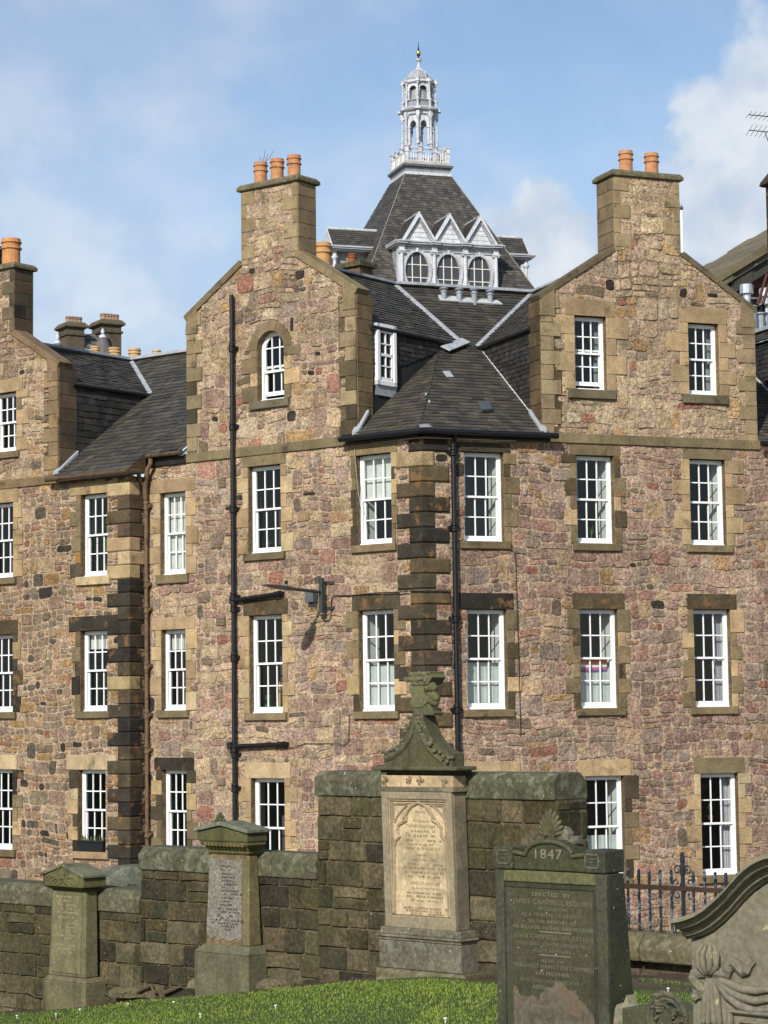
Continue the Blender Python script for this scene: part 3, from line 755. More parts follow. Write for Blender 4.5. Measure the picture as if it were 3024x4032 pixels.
# arched window in the left gable
def arched(fr, u0, u1, zb, zs, bld):
    R = random.Random(77); uc = (u0 + u1) / 2; r = (u1 - u0) / 2
    A = lambda u, z, d: fr.P(u, z, d)
    n = 14
    arc = [(uc + r * math.cos(math.pi * k / n), zs + r * math.sin(math.pi * k / n)) for k in range(n + 1)]
    W_ = rgb(246,246,244)
    def arch_ring(m, r0, r1, d0, d1, c, za, straight_to=None):
        a1 = [(uc + r1 * math.cos(math.pi * k / n), za + r1 * math.sin(math.pi * k / n)) for k in range(n + 1)]
        a0 = [(uc + r0 * math.cos(math.pi * k / n), za + r0 * math.sin(math.pi * k / n)) for k in range(n + 1)]
        if straight_to is not None:
            a1 = [(uc + r1, straight_to)] + a1 + [(uc - r1, straight_to)]; a0 = [(uc + r0, straight_to)] + a0 + [(uc - r0, straight_to)]
        for i in range(len(a1) - 1):
            q = [a0[i], a1[i], a1[i+1], a0[i+1]]; m.prism(fr, q, d0, d1, c)
    wn = MB(); arch_ring(wn, r - .055, r, -.24, -.14, W_, zs, zb); wn.box(fr, u0, u1, zb - .001, zb + .05, -.24, -.11, W_)
    wo = wn.build('window', m_white, bld)
    zm = (zb + zs + r * .35) / 2 + .02; s_ = r - .05
    f_ = MB(); arch_ring(f_, s_ - .045, s_, -.205, -.158, W_, zs, zm - .02); f_.box(fr, uc - s_, uc + s_, zm - .025, zm + .025, -.205, -.158, W_)
    for x in (-.33, .33):
        f_.box(fr, uc + x * s_ - .012, uc + x * s_ + .012, zm, zs + s_ * .88, -.19, -.162, W_)
    f_.box(fr, uc - s_, uc + s_, zs + .02, zs + .045, -.19, -.162, W_)
    f_.build('sash', m_white, wo)
    lift = .13
    f2 = MB()
    for q in ((uc - s_, uc - s_ + .045, zb + lift, zm + lift), (uc + s_ - .045, uc + s_, zb + lift, zm + lift), (uc - s_, uc + s_, zb + lift, zb + lift + .09), (uc - s_, uc + s_, zm + lift - .045, zm + lift)):
        f2.box(fr, *q, -.255, -.21, W_)
    for x in (-.33, .33): f2.box(fr, uc + x * s_ - .012, uc + x * s_ + .012, zb + lift, zm + lift, -.24, -.215, W_)
    f2.build('sash', m_white, wo)
    p = MB(); p.face([A(u, z, -.175) for u, z in [(uc - s_, zm), (uc + s_, zm)] + [(uc + s_ * math.cos(math.pi*k/n), zs + s_ * math.sin(math.pi*k/n)) for k in range(n+1)]], (.5,)*3)
    p.face([A(uc - s_, zb + lift, -.23), A(uc + s_, zb + lift, -.23), A(uc + s_, zm + lift, -.23), A(uc - s_, zm + lift, -.23)], (.5,)*3)
    p.build('pane', m_glass, wo)
    rm = MB(); dr = -1.3; c_ = (.04, .04, .04); ex = .3; z1 = zs + r + .2; z0 = zb - .3; a, b = u0 - ex, u1 + ex
    for q in ([(a,z0,dr),(b,z0,dr),(b,z1,dr),(a,z1,dr)], [(a,z0,-.27),(a,z1,-.27),(a,z1,dr),(a,z0,dr)], [(b,z0,-.27),(b,z1,-.27),(b,z1,dr),(b,z0,dr)],
              [(a,z1,-.27),(b,z1,-.27),(b,z1,dr),(a,z1,dr)], [(a,z0,-.27),(b,z0,-.27),(b,z0,dr),(a,z0,dr)]): rm.face([A(*x) for x in q], c_)
    rm.build('room', m_room, wo)
    # stone arch
    su = MB(); C_ = [rgb(134,118,90), rgb(124,108,82), rgb(144,126,94)]
    for k in range(5):
        a0, a1 = math.pi * k / 5 + .006, math.pi * (k + 1) / 5 - .006
        q = [(uc + rr * math.cos(t_), zs + rr * math.sin(t_)) for rr, t_ in [(r, a0), (r + .22, a0), (r + .22, (a0 + a1) / 2), (r + .22, a1), (r, a1), (r, (a0 + a1) / 2)]]
        su.prism(fr, q, -.18, .036, vary(R.choice(C_), .08, .02, R))
    # filling between the square hole and the arch
    for sgn in (-1, 1):
        fan = [(uc + sgn * r, zs + r)] + [(uc + sgn * r * math.cos(math.pi/2*k/6), zs + r * math.sin(math.pi/2*k/6)) for k in range(7)]
        su.prism(fr, fan, -.18, .0, C_[1])
    blk = [(u0 - .2, u1 + .2, zs, zs + r + .18), (u0, u1, zb, zs + r)]
    z = zb; k = 0
    for side in (-1, 1):
        z = zb; k = 0 if side > 0 else 1
        while z < zs - .02:
            zt = min(zs, z + (.34 if k % 2 else .30)); zt = zs if zs - zt < .12 else zt
            w_ = .46 if k % 2 else .20
            q = (u0 - w_, u0) if side < 0 else (u1, u1 + w_)
            su.box(fr, q[0] + .003, q[1] - .003, z + .003, zt - .003, -.18, .034, vary(R.choice(C_ + CT[:1]), .08, .02, R), 0, .008); blk.append((q[0], q[1], z, zt)); z = zt; k += 1
    su.build('surround', m_dress, wo)
    sl = MB(); sl.box(fr, u0 - .2, u1 + .16, zb - .18, zb, -.2, .09, rgb(110,104,84), 0, .012); sl.build('sill', m_dress, wo)
    blk.append((u0 - .2, u1 + .16, zb - .18, zb))
    return (u0, u1, zb, zs + r), blk
au0, az0 = FL.c('c2', 690, 1712); au1, _ = FL.c('c2', 865, 1690); _, azt = FL.c('c2', 790, 1245)
gw = [arched(FL, au0, au1, az0, azt - (au1 - au0) / 2, ten)]
QG = [rgb(154,136,104), rgb(146,129,98), rgb(138,122,94), rgb(162,144,110)]
def qcl(R, k, z): return R.choice(QG) if (z > 9.4 or R.random() < .35) else R.choice([rgb(84,74,56), rgb(74,66,52), rgb(98,86,64)])
def palL(): return TAN
gable(FL, ten, GL0, GL1, ZST + .2, ZGL, UAL, ZAL, -4.96, -3.32, gw, 31, TAN + [(c, w_ * .35) for c, w_ in PINK], qcl)
gwr = []
for (a, t_, b, bo, sd, lf) in ((3.59, 10.23, 4.35, 8.63, 41, .07), (6.36, 10.22, 7.12, 8.63, 42, 0)):
    gwr.append(sash(FR, a, t_, b, bo, bld=ten, seed=sd, lintel=.36, lover=.22, jw=(.22, .48), cj=CT[:4], cl=CT[2:4], sill=.2, sover=.18, cs=[rgb(112,104,82)], lift=lf,
                    curtain=[(.80, .98, rgb(160,160,165))], roomc=(.03,.032,.034)))
gable(FR, ten, GR0, GR1, ZST + .2, ZGR, UAR, ZAR, 4.61, 6.23, gwr, 32, TAN, [rgb(158,140,108), rgb(150,132,102), rgb(144,127,98)])
# copings (front faces of the skews)
CC = rgb(120, 108, 82)
coping(FL, ten, ((GL0, ZGL - .05), (-4.93, ZGL - .05 + (GL0 * -1 - 4.93) * .6232)), .15, -.40, .05, CC)
coping(FL, ten, ((GL1, ZGL - .05), (-3.40, ZGL - .05 + 1.70 * .628)), .16, -.40, .05, rgb(134,120,90))
coping(FR, ten, ((GR0, ZGR - .02), (4.62, ZGR - .02 + 1.84 * .642)), .13, -.40, .05, rgb(104,94,72))
coping(FR, ten, ((GR1, ZGR - .02), (6.22, ZGR - .02 + 1.82 * .64)), .13, -.40, .05, rgb(108,98,76))
for fr, u, sd, zz in ((FL, GL0, 1, ZGL), (FL, GL1, -1, ZGL), (FR, GR0, 1, ZGR), (FR, GR1, -1, ZGR)):      # skew putts
    m = MB(); w_ = .34 * sd
    m.prism(fr, [(u - .012*sd, zz - .36), (u + w_, zz - .36), (u + w_, zz + .22), (u + .03*sd, zz + .02)], -.42, .056, rgb(138,122,92)); m.build('skew_putt', m_dress, ten, bevel=.01)

# --- chimneys on the gables
def chimney(fr, bld, u0, u1, z0, z1, depth, pots, seed, side, potc=rgb(200,144,100), capc=rgb(112,104,80), pal=TAN, sidec=None, r=.145, h=.62, col2=None):
    R = random.Random(seed); m = MB()
    m.box(fr, u0, u1, z0 - 1.2, z1, -depth, 0.0, MORT)
    blk = []
    q = MB()
    cq = [rgb(154,136,102), rgb(146,128,96), rgb(160,142,108)] if not col2 else col2
    blk += quoins(q, fr, u0, +1, z0, z1, .31, .40, .15, 0, cq, R, d1=.02); q_a = q; q = MB()
    blk += quoins(q, fr, u1, -1, z0, z1, .31, .40, .15, 1, cq, R, d1=.02); q_b = q; q = MB()
    rubble(m, fr, rect(u0, u1, z0 - .1, z1), blk, seed, pal, hb=(.26, .42), relief=(.004, .014), big=.7)
    fs = fret(fr, u1) if side > 0 else fretl(fr, u0)
    a, b = (0, depth) if side > 0 else (-depth, 0)
    z = z0 - .8; k = 0
    sc = sidec or [rgb(146,128,98), rgb(138,121,92), rgb(130,114,88)]
    while z < z1 - .02:
        zt = min(z1, z + .31); sp = a + (b - a) * R.choice([.35, .6, .5])
        if k % 3 == 0: block(q, fs, a, b, z, zt, R.choice(sc), R, d1=.02)
        else: block(q, fs, a, sp, z, zt, R.choice(sc), R, d1=.02); block(q, fs, sp, b, z, zt, R.choice(sc), R, d1=.02)
        z = zt; k += 1
    ch = m.build('chimney', m_rub, bld)
    q_a.build('quoins', m_dress, ch); q_b.build('quoins', m_dress, ch); q.build('side_ashlar', m_dress, ch)
    cp = MB(); o = .08
    cp.loft([[fr.P(u, z1 + zz, d) for u, d in ((u0 - e, e), (u1 + e, e), (u1 + e, -depth - e), (u0 - e, -depth - e))] for zz, e in ((0, o * .75), (.02, o), (.08, o), (.15, .02))], capc)
    cp.build('chimney_cap', m_cope, ch)
    for (pu, pd, ph, pr2, pc) in pots:
        p = MB(); pot_mesh(p, fr.P(pu, z1 + .13, pd), ph, pr2, pc); p.build('chimney_pot', m_pot, ch, smooth=False)
    return ch
PC = rgb(200,144,100)
def pu_(fr, k, x, y, d): return fr.c(k, x, y, d)[0]
chL = chimney(FL, ten, -4.965, -3.32, 11.75, 13.42, .62, [(pu_(FL,'c2',707,200,-.31), -.31, .55, .145, PC), (pu_(FL,'c2',815,180,-.31), -.31, .55, .145, PC), (pu_(FL,'c2',925,160,-.31), -.31, .55, .145, PC)], 51, 1)
chR = chimney(FR, ten, 4.61, 6.23, 11.7, 13.36, .78, [(pu_(FR,'c4',733,200,-.36), -.36, .54, .15, PC), (pu_(FR,'c4',893,215,-.36), -.36, .54, .15, PC)], 52, -1)
# dead twigs growing out of a pot
tw = MB(); p0 = FL.P(pu_(FL,'c2',707,200,-.31), 13.42 + .62, -.31)
for a, b, h in ((-.02, .0, .22), (.10, .02, .36), (.30, .0, .34), (.16, .05, .28)): tw.tube([p0 + Vector((.03, 0, 0)), p0 + Vector((a * .6 + .02, b, h * .5)), p0 + Vector((a, b, h))], [.008, .006, .004], rgb(84,78,70), 5)
tag(tw.build('dead_plant', m_bark), 'dry bare twigs growing out of the leftmost of three chimney pots', 'plant')

# --- roofs ---------------------------------------------------------------
UPV = Vector((0, 0, 1))
roof = MB(); rofs = []
def dplane(fr, d): return (fr.P(0, 0, d), fr.N)
def uplane(fr, u): return (fr.P(u, 0, 0), fr.U)
ridgeL_pt = None
def side_roof(fr, bld, uret, sd, zge, ua, zr_, P, hipP=None, q0=.5, seed=0, hexp=.105):
    """slate-hung return of a gable and the roof slope above it"""
    ov = .03
    sl_ = (zr_ - zge) / abs(ua - uret)
    uo = uret + ov * sd; zo = zge - ov * sl_
    SP = plane3(fr.P(ua, zr_, 0), fr.P(ua, zr_, -1), fr.P(uo, zo, 0))
    neck = inter3(P, SP, uplane(fr, uo)); vt = inter3(P, SP, uplane(fr, ua))
    ret = uplane(fr, uret + .0 * sd)
    wneck = inter3(P, SP, ret)
    lower = hipP or P
    fb = inter3(lower, ret, dplane(fr, -q0)); ft = fr.P(uret, zge - .01, -q0)
    poly = [fb]
    if hipP: poly.append(inter3(hipP, P, ret))
    poly += [wneck, ft]
    w_ = MB(); slates(w_, poly, fr.N, hexp, hexp * 1.35, SLD, seed + 1, .016); w_.build('slate_hung_wall', m_slate, bld)
    r_ = MB(); slates(r_, [fr.P(uo, zo, -.40), neck, vt, fr.P(ua, zr_, -.40)], fr.N, .15, .22, SL, seed + 2, .022); r_.build('roof', m_slate, bld)
    f_ = MB(); r_soffit = [fr.P(uo, zo - .03, -q0 + .02), neck - UPV * .03, wneck - UPV * .06, fr.P(uret, zge - .06, -q0 + .02)]; f_.face(r_soffit, rgb(70,66,60))
    f_.tube([fr.P(uo + .02*sd, zo - .03, -.42), neck + fr.U * .02 * sd - UPV * .03], .05, rgb(46,44,42), 8)
    # lead apron under the eave
    a = fr.P(uret + .012*sd, zge - .24, -q0 - .02); b = wneck + fr.U * .012 * sd - UPV * .05; 
    f_.build('eave_gutter', m_iron, bld)
    return dict(neck=neck, vt=vt, fb=fb, hip=poly[1] if hipP else None, ridge=fr.P(ua, zr_ + .03, -.40), wneck=wneck, ft=ft)
g1 = side_roof(FL, ten, GL1, +1, 10.10, UAL, ZR, RP, hipP=LP, seed=60)
g2 = side_roof(FR, ten, GR0, -1, 10.02, UAR, ZR, RP, seed=70)
for k_, v_ in list(g1.items()) + list(g2.items()): print(k_, v_)
rm_ = MB()
hipT = g1['hip']
eL = inter3(LP, uplane(FL, GL1 + .02), dplane(FL, .22)); eR = inter3(RP, uplane(FR, GR0 - .02), dplane(FR, .22))
slates(rm_, [eL, Ec, hipT], FL.U, .15, .22, SL, 81, .026)
# right plane: from the eave to the ridge, in convex pieces
nl, nr = g1['wneck'], g2['wneck']
slates(rm_, [Ec, eR, nr, hipT], FR.U, .15, .22, SL, 82, .026)
slates(rm_, [hipT, nr, nl], FR.U, .15, .22, SL, 83, .026)

slates(rm_, [g1['neck'], g2['neck'], g2['vt'], g1['vt']], FR.U, .15, .22, SL, 84, .026)
rm_.build('roof', m_slate, ten)
ld_ = MB()
strip(ld_, [g1['vt'], g1['neck']], .13, .05, RP[1], LEAD); strip(ld_, [g2['vt'], g2['neck']], .13, .05, RP[1], LEAD)
strip(ld_, [g1['vt'] + UPV*.02, g2['vt'] + UPV*.02], .30, .07, UPV, LEAD)
strip(ld_, [g1['ridge'], g1['vt'] + UPV*.02], .20, .06, UPV, LEAD); strip(ld_, [g2['ridge'], g2['vt'] + UPV*.02], .20, .06, UPV, LEAD)
strip(ld_, [eL + UPV*.04 - FL.N*.1, g1['fb'] + UPV*.03 + FL.N*.2], .16, .10, UPV, LEAD); strip(ld_, [eR + UPV*.04 - FR.N*.1, g2['fb'] + UPV*.03], .16, .10, UPV, LEAD)
strip(ld_, [g2['fb'] + UPV*.02, g2['wneck'] + UPV*.02], .05, .03, RP[1], rgb(200,200,200)); 
strip(ld_, [g1['hip'] + FL.U * .15 + UPV*.03, g1['wneck'] + FL.U * .15 + UPV*.04], .26, .03, RP[1], LEAD)
# small lead pieces and vent on the corner roof
def on_plane(P, k, x, y, up=0.0): return hit(*S(k, x, y), *P) + P[1] * up
RPn = RP[1] if RP[1].z > 0 else -RP[1]
def rpatch(mb, P, k, cs, th, c):
    q = [on_plane(P, k, *x) for x in cs]; n = P[1] if P[1].z > 0 else -P[1]
    mb.loft([[x + n * .02 for x in q], [x + n * (.03 + th) for x in q]], c)
rpatch(ld_, RP, 'c5', ((898,690),(945,690),(972,728),(925,728)), .01, LEAD)
for x, y in ((790, 840), (812, 888)): rpatch(ld_, RP, 'c5', ((x-8,y-6),(x+8,y-6),(x+6,y+8),(x-6,y+8)), .01, LEAD)
rpatch(ld_, RP, 'c5', ((745,1040),(800,1035),(835,1055),(750,1058)), .008, rgb(150,152,150))
build_each(ld_, 'lead_flashing', m_lead, ten, bevel=.01)
rv = MB(); rpatch(rv, RP, 'c5', ((1125,910),(1195,905),(1222,958),(1150,962)), .09, rgb(78,84,90)); rv.build('roof_vent', m_plain, ten, bevel=.02)
# flue pipes near the ridge on their lead tray
tr_ = MB(); n_ = RPn
q = [on_plane(RP, 'c5', *x) for x in ((868,198),(1255,232),(1290,258),(885,232))]; tr_.loft([[x + n_*.02 for x in q], [x + n_*.06 for x in q]], rgb(190,192,192)); 
tr_.build('flue_tray', m_lead, ten)
for x, y, yt in ((909, 222, 140), (1010, 233, 146), (1108, 242, 146), (1212, 244, 158)):
    p = on_plane(RP, 'c5', x, y); top = hit(*S('c5', x, yt), p, Vector((0, 1, 0))); h = (top.z - p.z)
    m = MB(); m.lathe(p, [(.07, -.1), (.066, h * .66), (.085, h * .68), (.085, h * .76), (.06, h * .80), (.06, h * .9), (.10, h * .92), (.11, h), (.04, h + .03)], rgb(150,158,165), 16)
    m.build('flue_pipe', m_grey, ten, smooth=False)
# --- gutters, downpipes
BLK = rgb(24, 24, 25)
gt = MB()
gp = [inter3((FL.P(0,0,.27), FL.N), (FR.P(0,0,.27), FR.N), (Vector((0,0,ZEV-.03)), UPV))]
gl_ = FL.P(-1.98, ZEV - .03, .27); gr_ = FR.P(3.02, ZEV - .03, .27)
gt.tube([gl_, gp[0], gr_], .065, BLK, 10)
m_ = MB()
for fr, a, b in ((FL, -1.95, 0), (FR, 0, 2.9)): gt.box(fr, a, b, ZEV - .13, ZEV - .02, -.02, .12, rgb(34,31,28))
gt.build('gutter', m_iron, ten)
def pipe(fr, bld, pts, r, c, mat, collars, name='downpipe', d=.11):
    m = MB(); m.tube([fr.P(*p) for p in pts], r, c, 12)
    for (u, z) in collars:
        m.lathe(fr.P(u, z, d), [(r * 1.25, 0), (r * 1.45, .02), (r * 1.45, .05), (r * 1.15, .07), (r * 1.15, .12), (r * 1.4, .14), (r * 1.4, .18), (r * 1.2, .20)], c, 12)
        m.box(fr, u - r * 2.2, u + r * 2.2, z + .06, z + .13, 0, d - r * .3, c)
    return m.build(name, mat, bld, smooth=False)
pu, pz = FL.c('c2', 517, 1015, .11)
pl_ = pipe(FL, ten, [(pu, ZBOT, .11), (pu, pz, .11)], .052, BLK, m_iron, [(pu, FL.c('c2', 517, y, .11)[1]) for y in (1390, 1900)] + [(pu, FL.c('c7', 5, y, .11)[1]) for y in (410, 930, 1000, 1290)] + [(pu, FL.c('c9', 1250, y, .11)[1]) for y in (395, 580)])
for (k, x0, y0, x1, y1) in (('c7', 22, 928, 318, 884), ('c9', 1252, 332, 1558, 318)):
    a = FL.c(k, x0, y0, .11); b = FL.c(k, x1, y1, .11)
    br = MB(); br.tube([FL.P(a[0], a[1], .11), FL.P(b[0], b[1], .11)], .05, BLK, 12); dv = ((b[0]-a[0])*.86+a[0], (b[1]-a[1])*.86+a[1])
    br.tube([FL.P(dv[0], dv[1], .11), FL.P(b[0] - .04, b[1], .11)], .064, BLK, 12); br.tube([FL.P(a[0], a[1] - .06, .11), FL.P(a[0], a[1] + .1, .11)], .066, BLK, 12)
    br.tube([FL.P(b[0] - .06, b[1], .11), FL.P(b[0] - .05, b[1], -.02)], .05, BLK, 10)
    br.build('branch_pipe', m_iron, ten)
pu2 = FR.c('c7', 1345, 700, .11)[0]
pipe(FR, ten, [(pu2, ZBOT, .11), (pu2, ZEV - .25, .11), (pu2, ZEV - .05, .24)], .055, rgb(16,16,17), m_iron, [(pu2, FR.c('c7', 1350, y, .11)[1]) for y in (70, 520, 1060, 1600)])
# thin cables
def cable(fr, bld, k, pts, r=.010, c=rgb(40,36,34), d=.045, name='cable'):
    m = MB(); m.tube([fr.P(*fr.c(k, x, y, d), d) for x, y in pts], r, c, 6); return m.build(name, m_iron, bld)
cable(FL, ten, 'c7', [(745, 0), (757, 150), (772, 300), (790, 400), (795, 450)], .007, rgb(170,165,150), .06)
cable(FR, ten, 'c8', [(185, 700), (192, 760), (200, 1000), (210, 1300), (218, 1600), (222, 1771)], .008)
cable(FL, ten, 'cl', [(0, 2050), (180, 1990), (240, 2060), (400, 2060), (560, 2010), (850, 2010), (980, 2030), (1030, 1990), (1035, 1720), (1045, 1690)], .008, rgb(60,50,46))
cable(FL, ten, 'c2', [(527, 1870), (560, 1810), (605, 1740)], .008)
# ventilation grilles
def grille(fr, bld, k, x0, y0, x1, y1):
    a = fr.c(k, x0, y0); b = fr.c(k, x1, y1); m = MB(); m.box(fr, a[0], b[0], b[1], a[1], -.02, .030, rgb(120,105,85))
    n = 6
    for i in range(n): z = b[1] + (a[1] - b[1]) * (i + .2) / n; m.box(fr, a[0] + .01, b[0] - .01, z, z + .018, .028, .052, rgb(150,132,108))
    m.build('vent_grille', m_plain, bld)
grille(FL, ten, 'c6', 1430, 148, 1480, 198); grille(FL, ten, 'c6', 1418, 1045, 1476, 1098); grille(FL, ten, 'c9', 1185, 503, 1228, 540)
# plaster patch and rear chimneys
def rear_stack(fr, u0, u1, d, z1, depth, pots, lab, bld=ten, base=3.0, capc=rgb(100,92,70), c=rgb(120,104,82)):
    m = MB(); m.box(fr, u0, u1, z1 - base, z1, d - depth, d, c, 0, 0); ch = m.build('chimney', m_dress, bld)
    cp = MB(); cp.loft([[fr.P(u, z1 + zz, dd) for u, dd in ((u0 - e, d + e), (u1 + e, d + e), (u1 + e, d - depth - e), (u0 - e, d - depth - e))] for zz, e in ((-.01, .08), (.10, .10), (.12, .02))], capc); cp.build('chimney_cap', m_cope, ch)
    for pu, pd, ph, prr, pc in pots: p = MB(); pot_mesh(p, fr.P(pu, z1 + .1, pd), ph, prr, pc, 16, prr > .2); p.build('chimney_pot', m_pot, ch)
    return ch
a = FL.c('c2', 1113, 815, -4.0); b = FL.c('c2', 1113, 690, -4.0); u_ = a[0]
rear_stack(FL, u_ - .75, u_ + .25, -3.7, a[1] - .25, .6, [(u_, -4.0, b[1] - a[1] + .2, .20, rgb(206,158,104)), (u_ - .30, -4.0, b[1] - a[1] + .2, .18, rgb(206,158,104))], '')
a = FL.c('c2', 1260, 850, -5.6); b = FL.c('c2', 1388, 850, -5.6); t_ = FL.c('c2', 1315, 745, -5.6)
rear_stack(FL, a[0], b[0], -5.4, a[1], .5, [((a[0]+b[0])/2 - .08, -5.6, t_[1] - a[1] - .1, .11, rgb(150,92,62)), ((a[0]+b[0])/2 - .27, -5.75, t_[1] - a[1] - .16, .10, rgb(206,158,104))], '')
# return wall quoins (side faces of the gable fronts)
def return_quoins(fs, bld, a, b, z0, z1, cols, seed, mat):
    R = random.Random(seed); m = MB(); m.box(fs, a, b, z0, z1, -.5, 0.0, rgb(120,106,80)); z = z0; k = 0
    while z < z1 - .03:
        zt = min(z1, z + .315)
        if k % 2: block(m, fs, a, b, z, zt, R.choice(cols), R, d1=.02)
        else:
            sp = a + (b - a) * R.uniform(.4, .65); block(m, fs, a, sp, z, zt, R.choice(cols), R, d1=.02); block(m, fs, sp, b, z, zt, R.choice(cols), R, d1=.02)
        z = zt; k += 1
    m.build('return_quoins', mat, bld)
return_quoins(fret(FL, GL1), ten, .0, .53, ZST + .2, ZGL - .02, [rgb(120,104,76), rgb(112,98,74), rgb(128,110,80)], 91, m_dress)
return_quoins(fretl(FR, GR0), ten, -.53, .0, ZST + .2, ZGR - .02, [rgb(96,80,58), rgb(88,74,56), rgb(104,88,64)], 92, m_dress)
# small sash window in the left gable's slate-hung side
fs = fret(FL, GL1)
a = fs.c('c5', 468, 365, .06); b = fs.c('c5', 600, 790, .06)
print('side window', a, b)
W_ = rgb(246,246,244)
m = MB(); e_ = .10
for q in ((a[0], a[0]+e_, b[1], a[1]), (b[0]-e_, b[0], b[1], a[1]), (a[0], b[0], a[1]-.13, a[1]), (a[0], b[0], b[1], b[1]+.10)): m.box(fs, *q, -.02, .08, W_, 0, .006)
sw = m.build('window', m_white, ten)
m = MB(); x0, x1 = a[0] + e_, b[0] - e_; zm = (a[1] + b[1]) / 2
for q in ((x0, x0+.05, b[1]+.1, a[1]-.13), (x1-.05, x1, b[1]+.1, a[1]-.13), (x0, x1, zm-.03, zm+.03), (x0, x1, b[1]+.1, b[1]+.18), (x0, x1, a[1]-.19, a[1]-.13)): m.box(fs, *q, .0, .055, W_)
xc = (x0 + x1) / 2; m.box(fs, xc-.014, xc+.014, b[1]+.1, a[1]-.13, .0, .048, W_)
for zz in ((b[1]+.18+zm)/2, (a[1]-.19+zm)/2): m.box(fs, x0, x1, zz-.014, zz+.014, .0, .048, W_)
m.build('sash', m_white, sw)
m = MB(); m.face([fs.P(x0, b[1]+.1, .02), fs.P(x1, b[1]+.1, .02), fs.P(x1, a[1]-.13, .02), fs.P(x0, a[1]-.13, .02)], (.02,.022,.024)); m.build('pane', material('dark_pane', .08, (), (), spec=.5), sw)
m = MB(); m.face([fs.P(a[0]-.05, b[1]-.22, .03), fs.P(b[0]-.05, b[1]-.22, .03), fs.P(b[0]+.05, b[1], .04), fs.P(a[0]-.02, b[1], .04)], LEAD); m.build('apron', m_lead, sw)

# next gable further right: slate-hung side, gutter and roof
h0 = hit(*S('cG', 515, 1300), *RP); u3 = (h0 - FR.O).dot(FR.U); print('u3', u3)
eR2 = [inter3(RP, uplane(FR, GR1), dplane(FR, .22)), inter3(RP, uplane(FR, u3 + .02), dplane(FR, .22))]
top2 = [inter3(RP, uplane(FR, u3 + .02), (Vector((0,0,ZR)), UPV)), inter3(RP, uplane(FR, GR1 - 1.5), (Vector((0,0,ZR)), UPV))]
m = MB(); slates(m, [eR2[0], eR2[1], top2[0], inter3(RP, uplane(FR, GR1), (Vector((0,0,ZR)), UPV))], FR.U, .15, .22, SL, 86, .026); m.build('roof', m_slate, ten)
ret = uplane(FR, u3); P0 = inter3(RP, ret, dplane(FR, -.3)); 
ztop_e = hit(*S('cG', 505, 900), FR.P(u3, 0), FR.U).z
P1 = inter3(RP, ret, (Vector((0,0,ztop_e)), UPV)); P2 = FR.P(u3, ztop_e, (P0 - FR.O).dot(FR.N))
m = MB(); slates(m, [P0, P1, P2], FR.N, .105, .145, SLD, 87, .016); m.build('slate_hung_wall', m_slate, ten)
m = MB(); a = P1 - FR.U * .1; b = P2 - FR.U * .1; sv = FR.U * .55 + UPV * .36
slates(m, [a, b, b + sv, a + sv], FR.N, .17, .22, SL, 88, .026); m.build('roof', m_slate, ten)
m = MB(); strip(m, [a + sv, b + sv], .3, .09, UPV, LEAD); m.loft([[a + sv, b + sv, b + sv + FR.U * 3, a + sv + FR.U * 3], [x + UPV*.02 for x in (a + sv, b + sv, b + sv + FR.U * 3, a + sv + FR.U * 3)]], rgb(160,158,150))
strip(m, [P0 - FR.U*.02 + UPV*.03, P1 - FR.U*.02 + UPV*.03], .05, .03, RPn, rgb(200,200,200)); build_each(m, 'lead_flashing', m_lead, ten)
m = MB(); m.tube([FR.P(GR1 - .05, ZEV - .03, .27), FR.P(u3 + 3, ZEV - .03, .27)], .065, BLK, 10); m.build('gutter', m_iron, ten)
FLU = FR.off(-5.0)
for k, (x, yb, yt, r, kind) in enumerate(((417, 440, 205, .17, 0), (488, 560, 365, .14, 1), (582, 660, 430, .14, 1), (640, 460, 250, .17, 0), (668, 640, 460, .14, 1))):
    p = FLU.P(*FLU.c('cG', x, yb)); h = FLU.c('cG', x, yt)[1] - FLU.c('cG', x, yb)[1]; m = MB()
    if kind == 0: m.lathe(p, [(r*.6, -.5), (r*.6, h*.50), (r*1.05, h*.52), (r, h*.56), (r, h*.95), (r*.8, h)], rgb(205,208,210), 14)
    else: m.lathe(p, [(r*.85, -.5), (r*.85, h*.42), (r*1.2, h*.45), (r*1.2, h*.52), (r*.8, h*.54)], rgb(165,172,178), 14); m.lathe(p + UPV*h*.54, [(r*.8, 0), (r*.8, h*.34)], rgb(30,30,30), 14); m.lathe(p + UPV*h*.88, [(r*1.2, 0), (r*1.3, h*.08), (r*.6, h*.12)], rgb(205,208,210), 14)
    m.build('flue_pipe', m_steel, ten)
m = MB(); m.box(FL, GL0 + .02, GL0 + .4, 7.3, ZGL - .1, -4.0, -.03, rgb(110,98,78)); m.box(FR, GR1 - .4, GR1 - .02, 7.3, ZGR - .1, -4.0, -.03, rgb(110,98,78)); build_each(m, 'return_wall', m_dress, ten)
m = MB(); strip(m, [FL.P(GL0 - .06, 7.62, .16), FL.P(GL0 - .06, 7.86, -.2)], .12, .03, UPV, LEAD); m.build('lead_flashing', m_lead, ten)
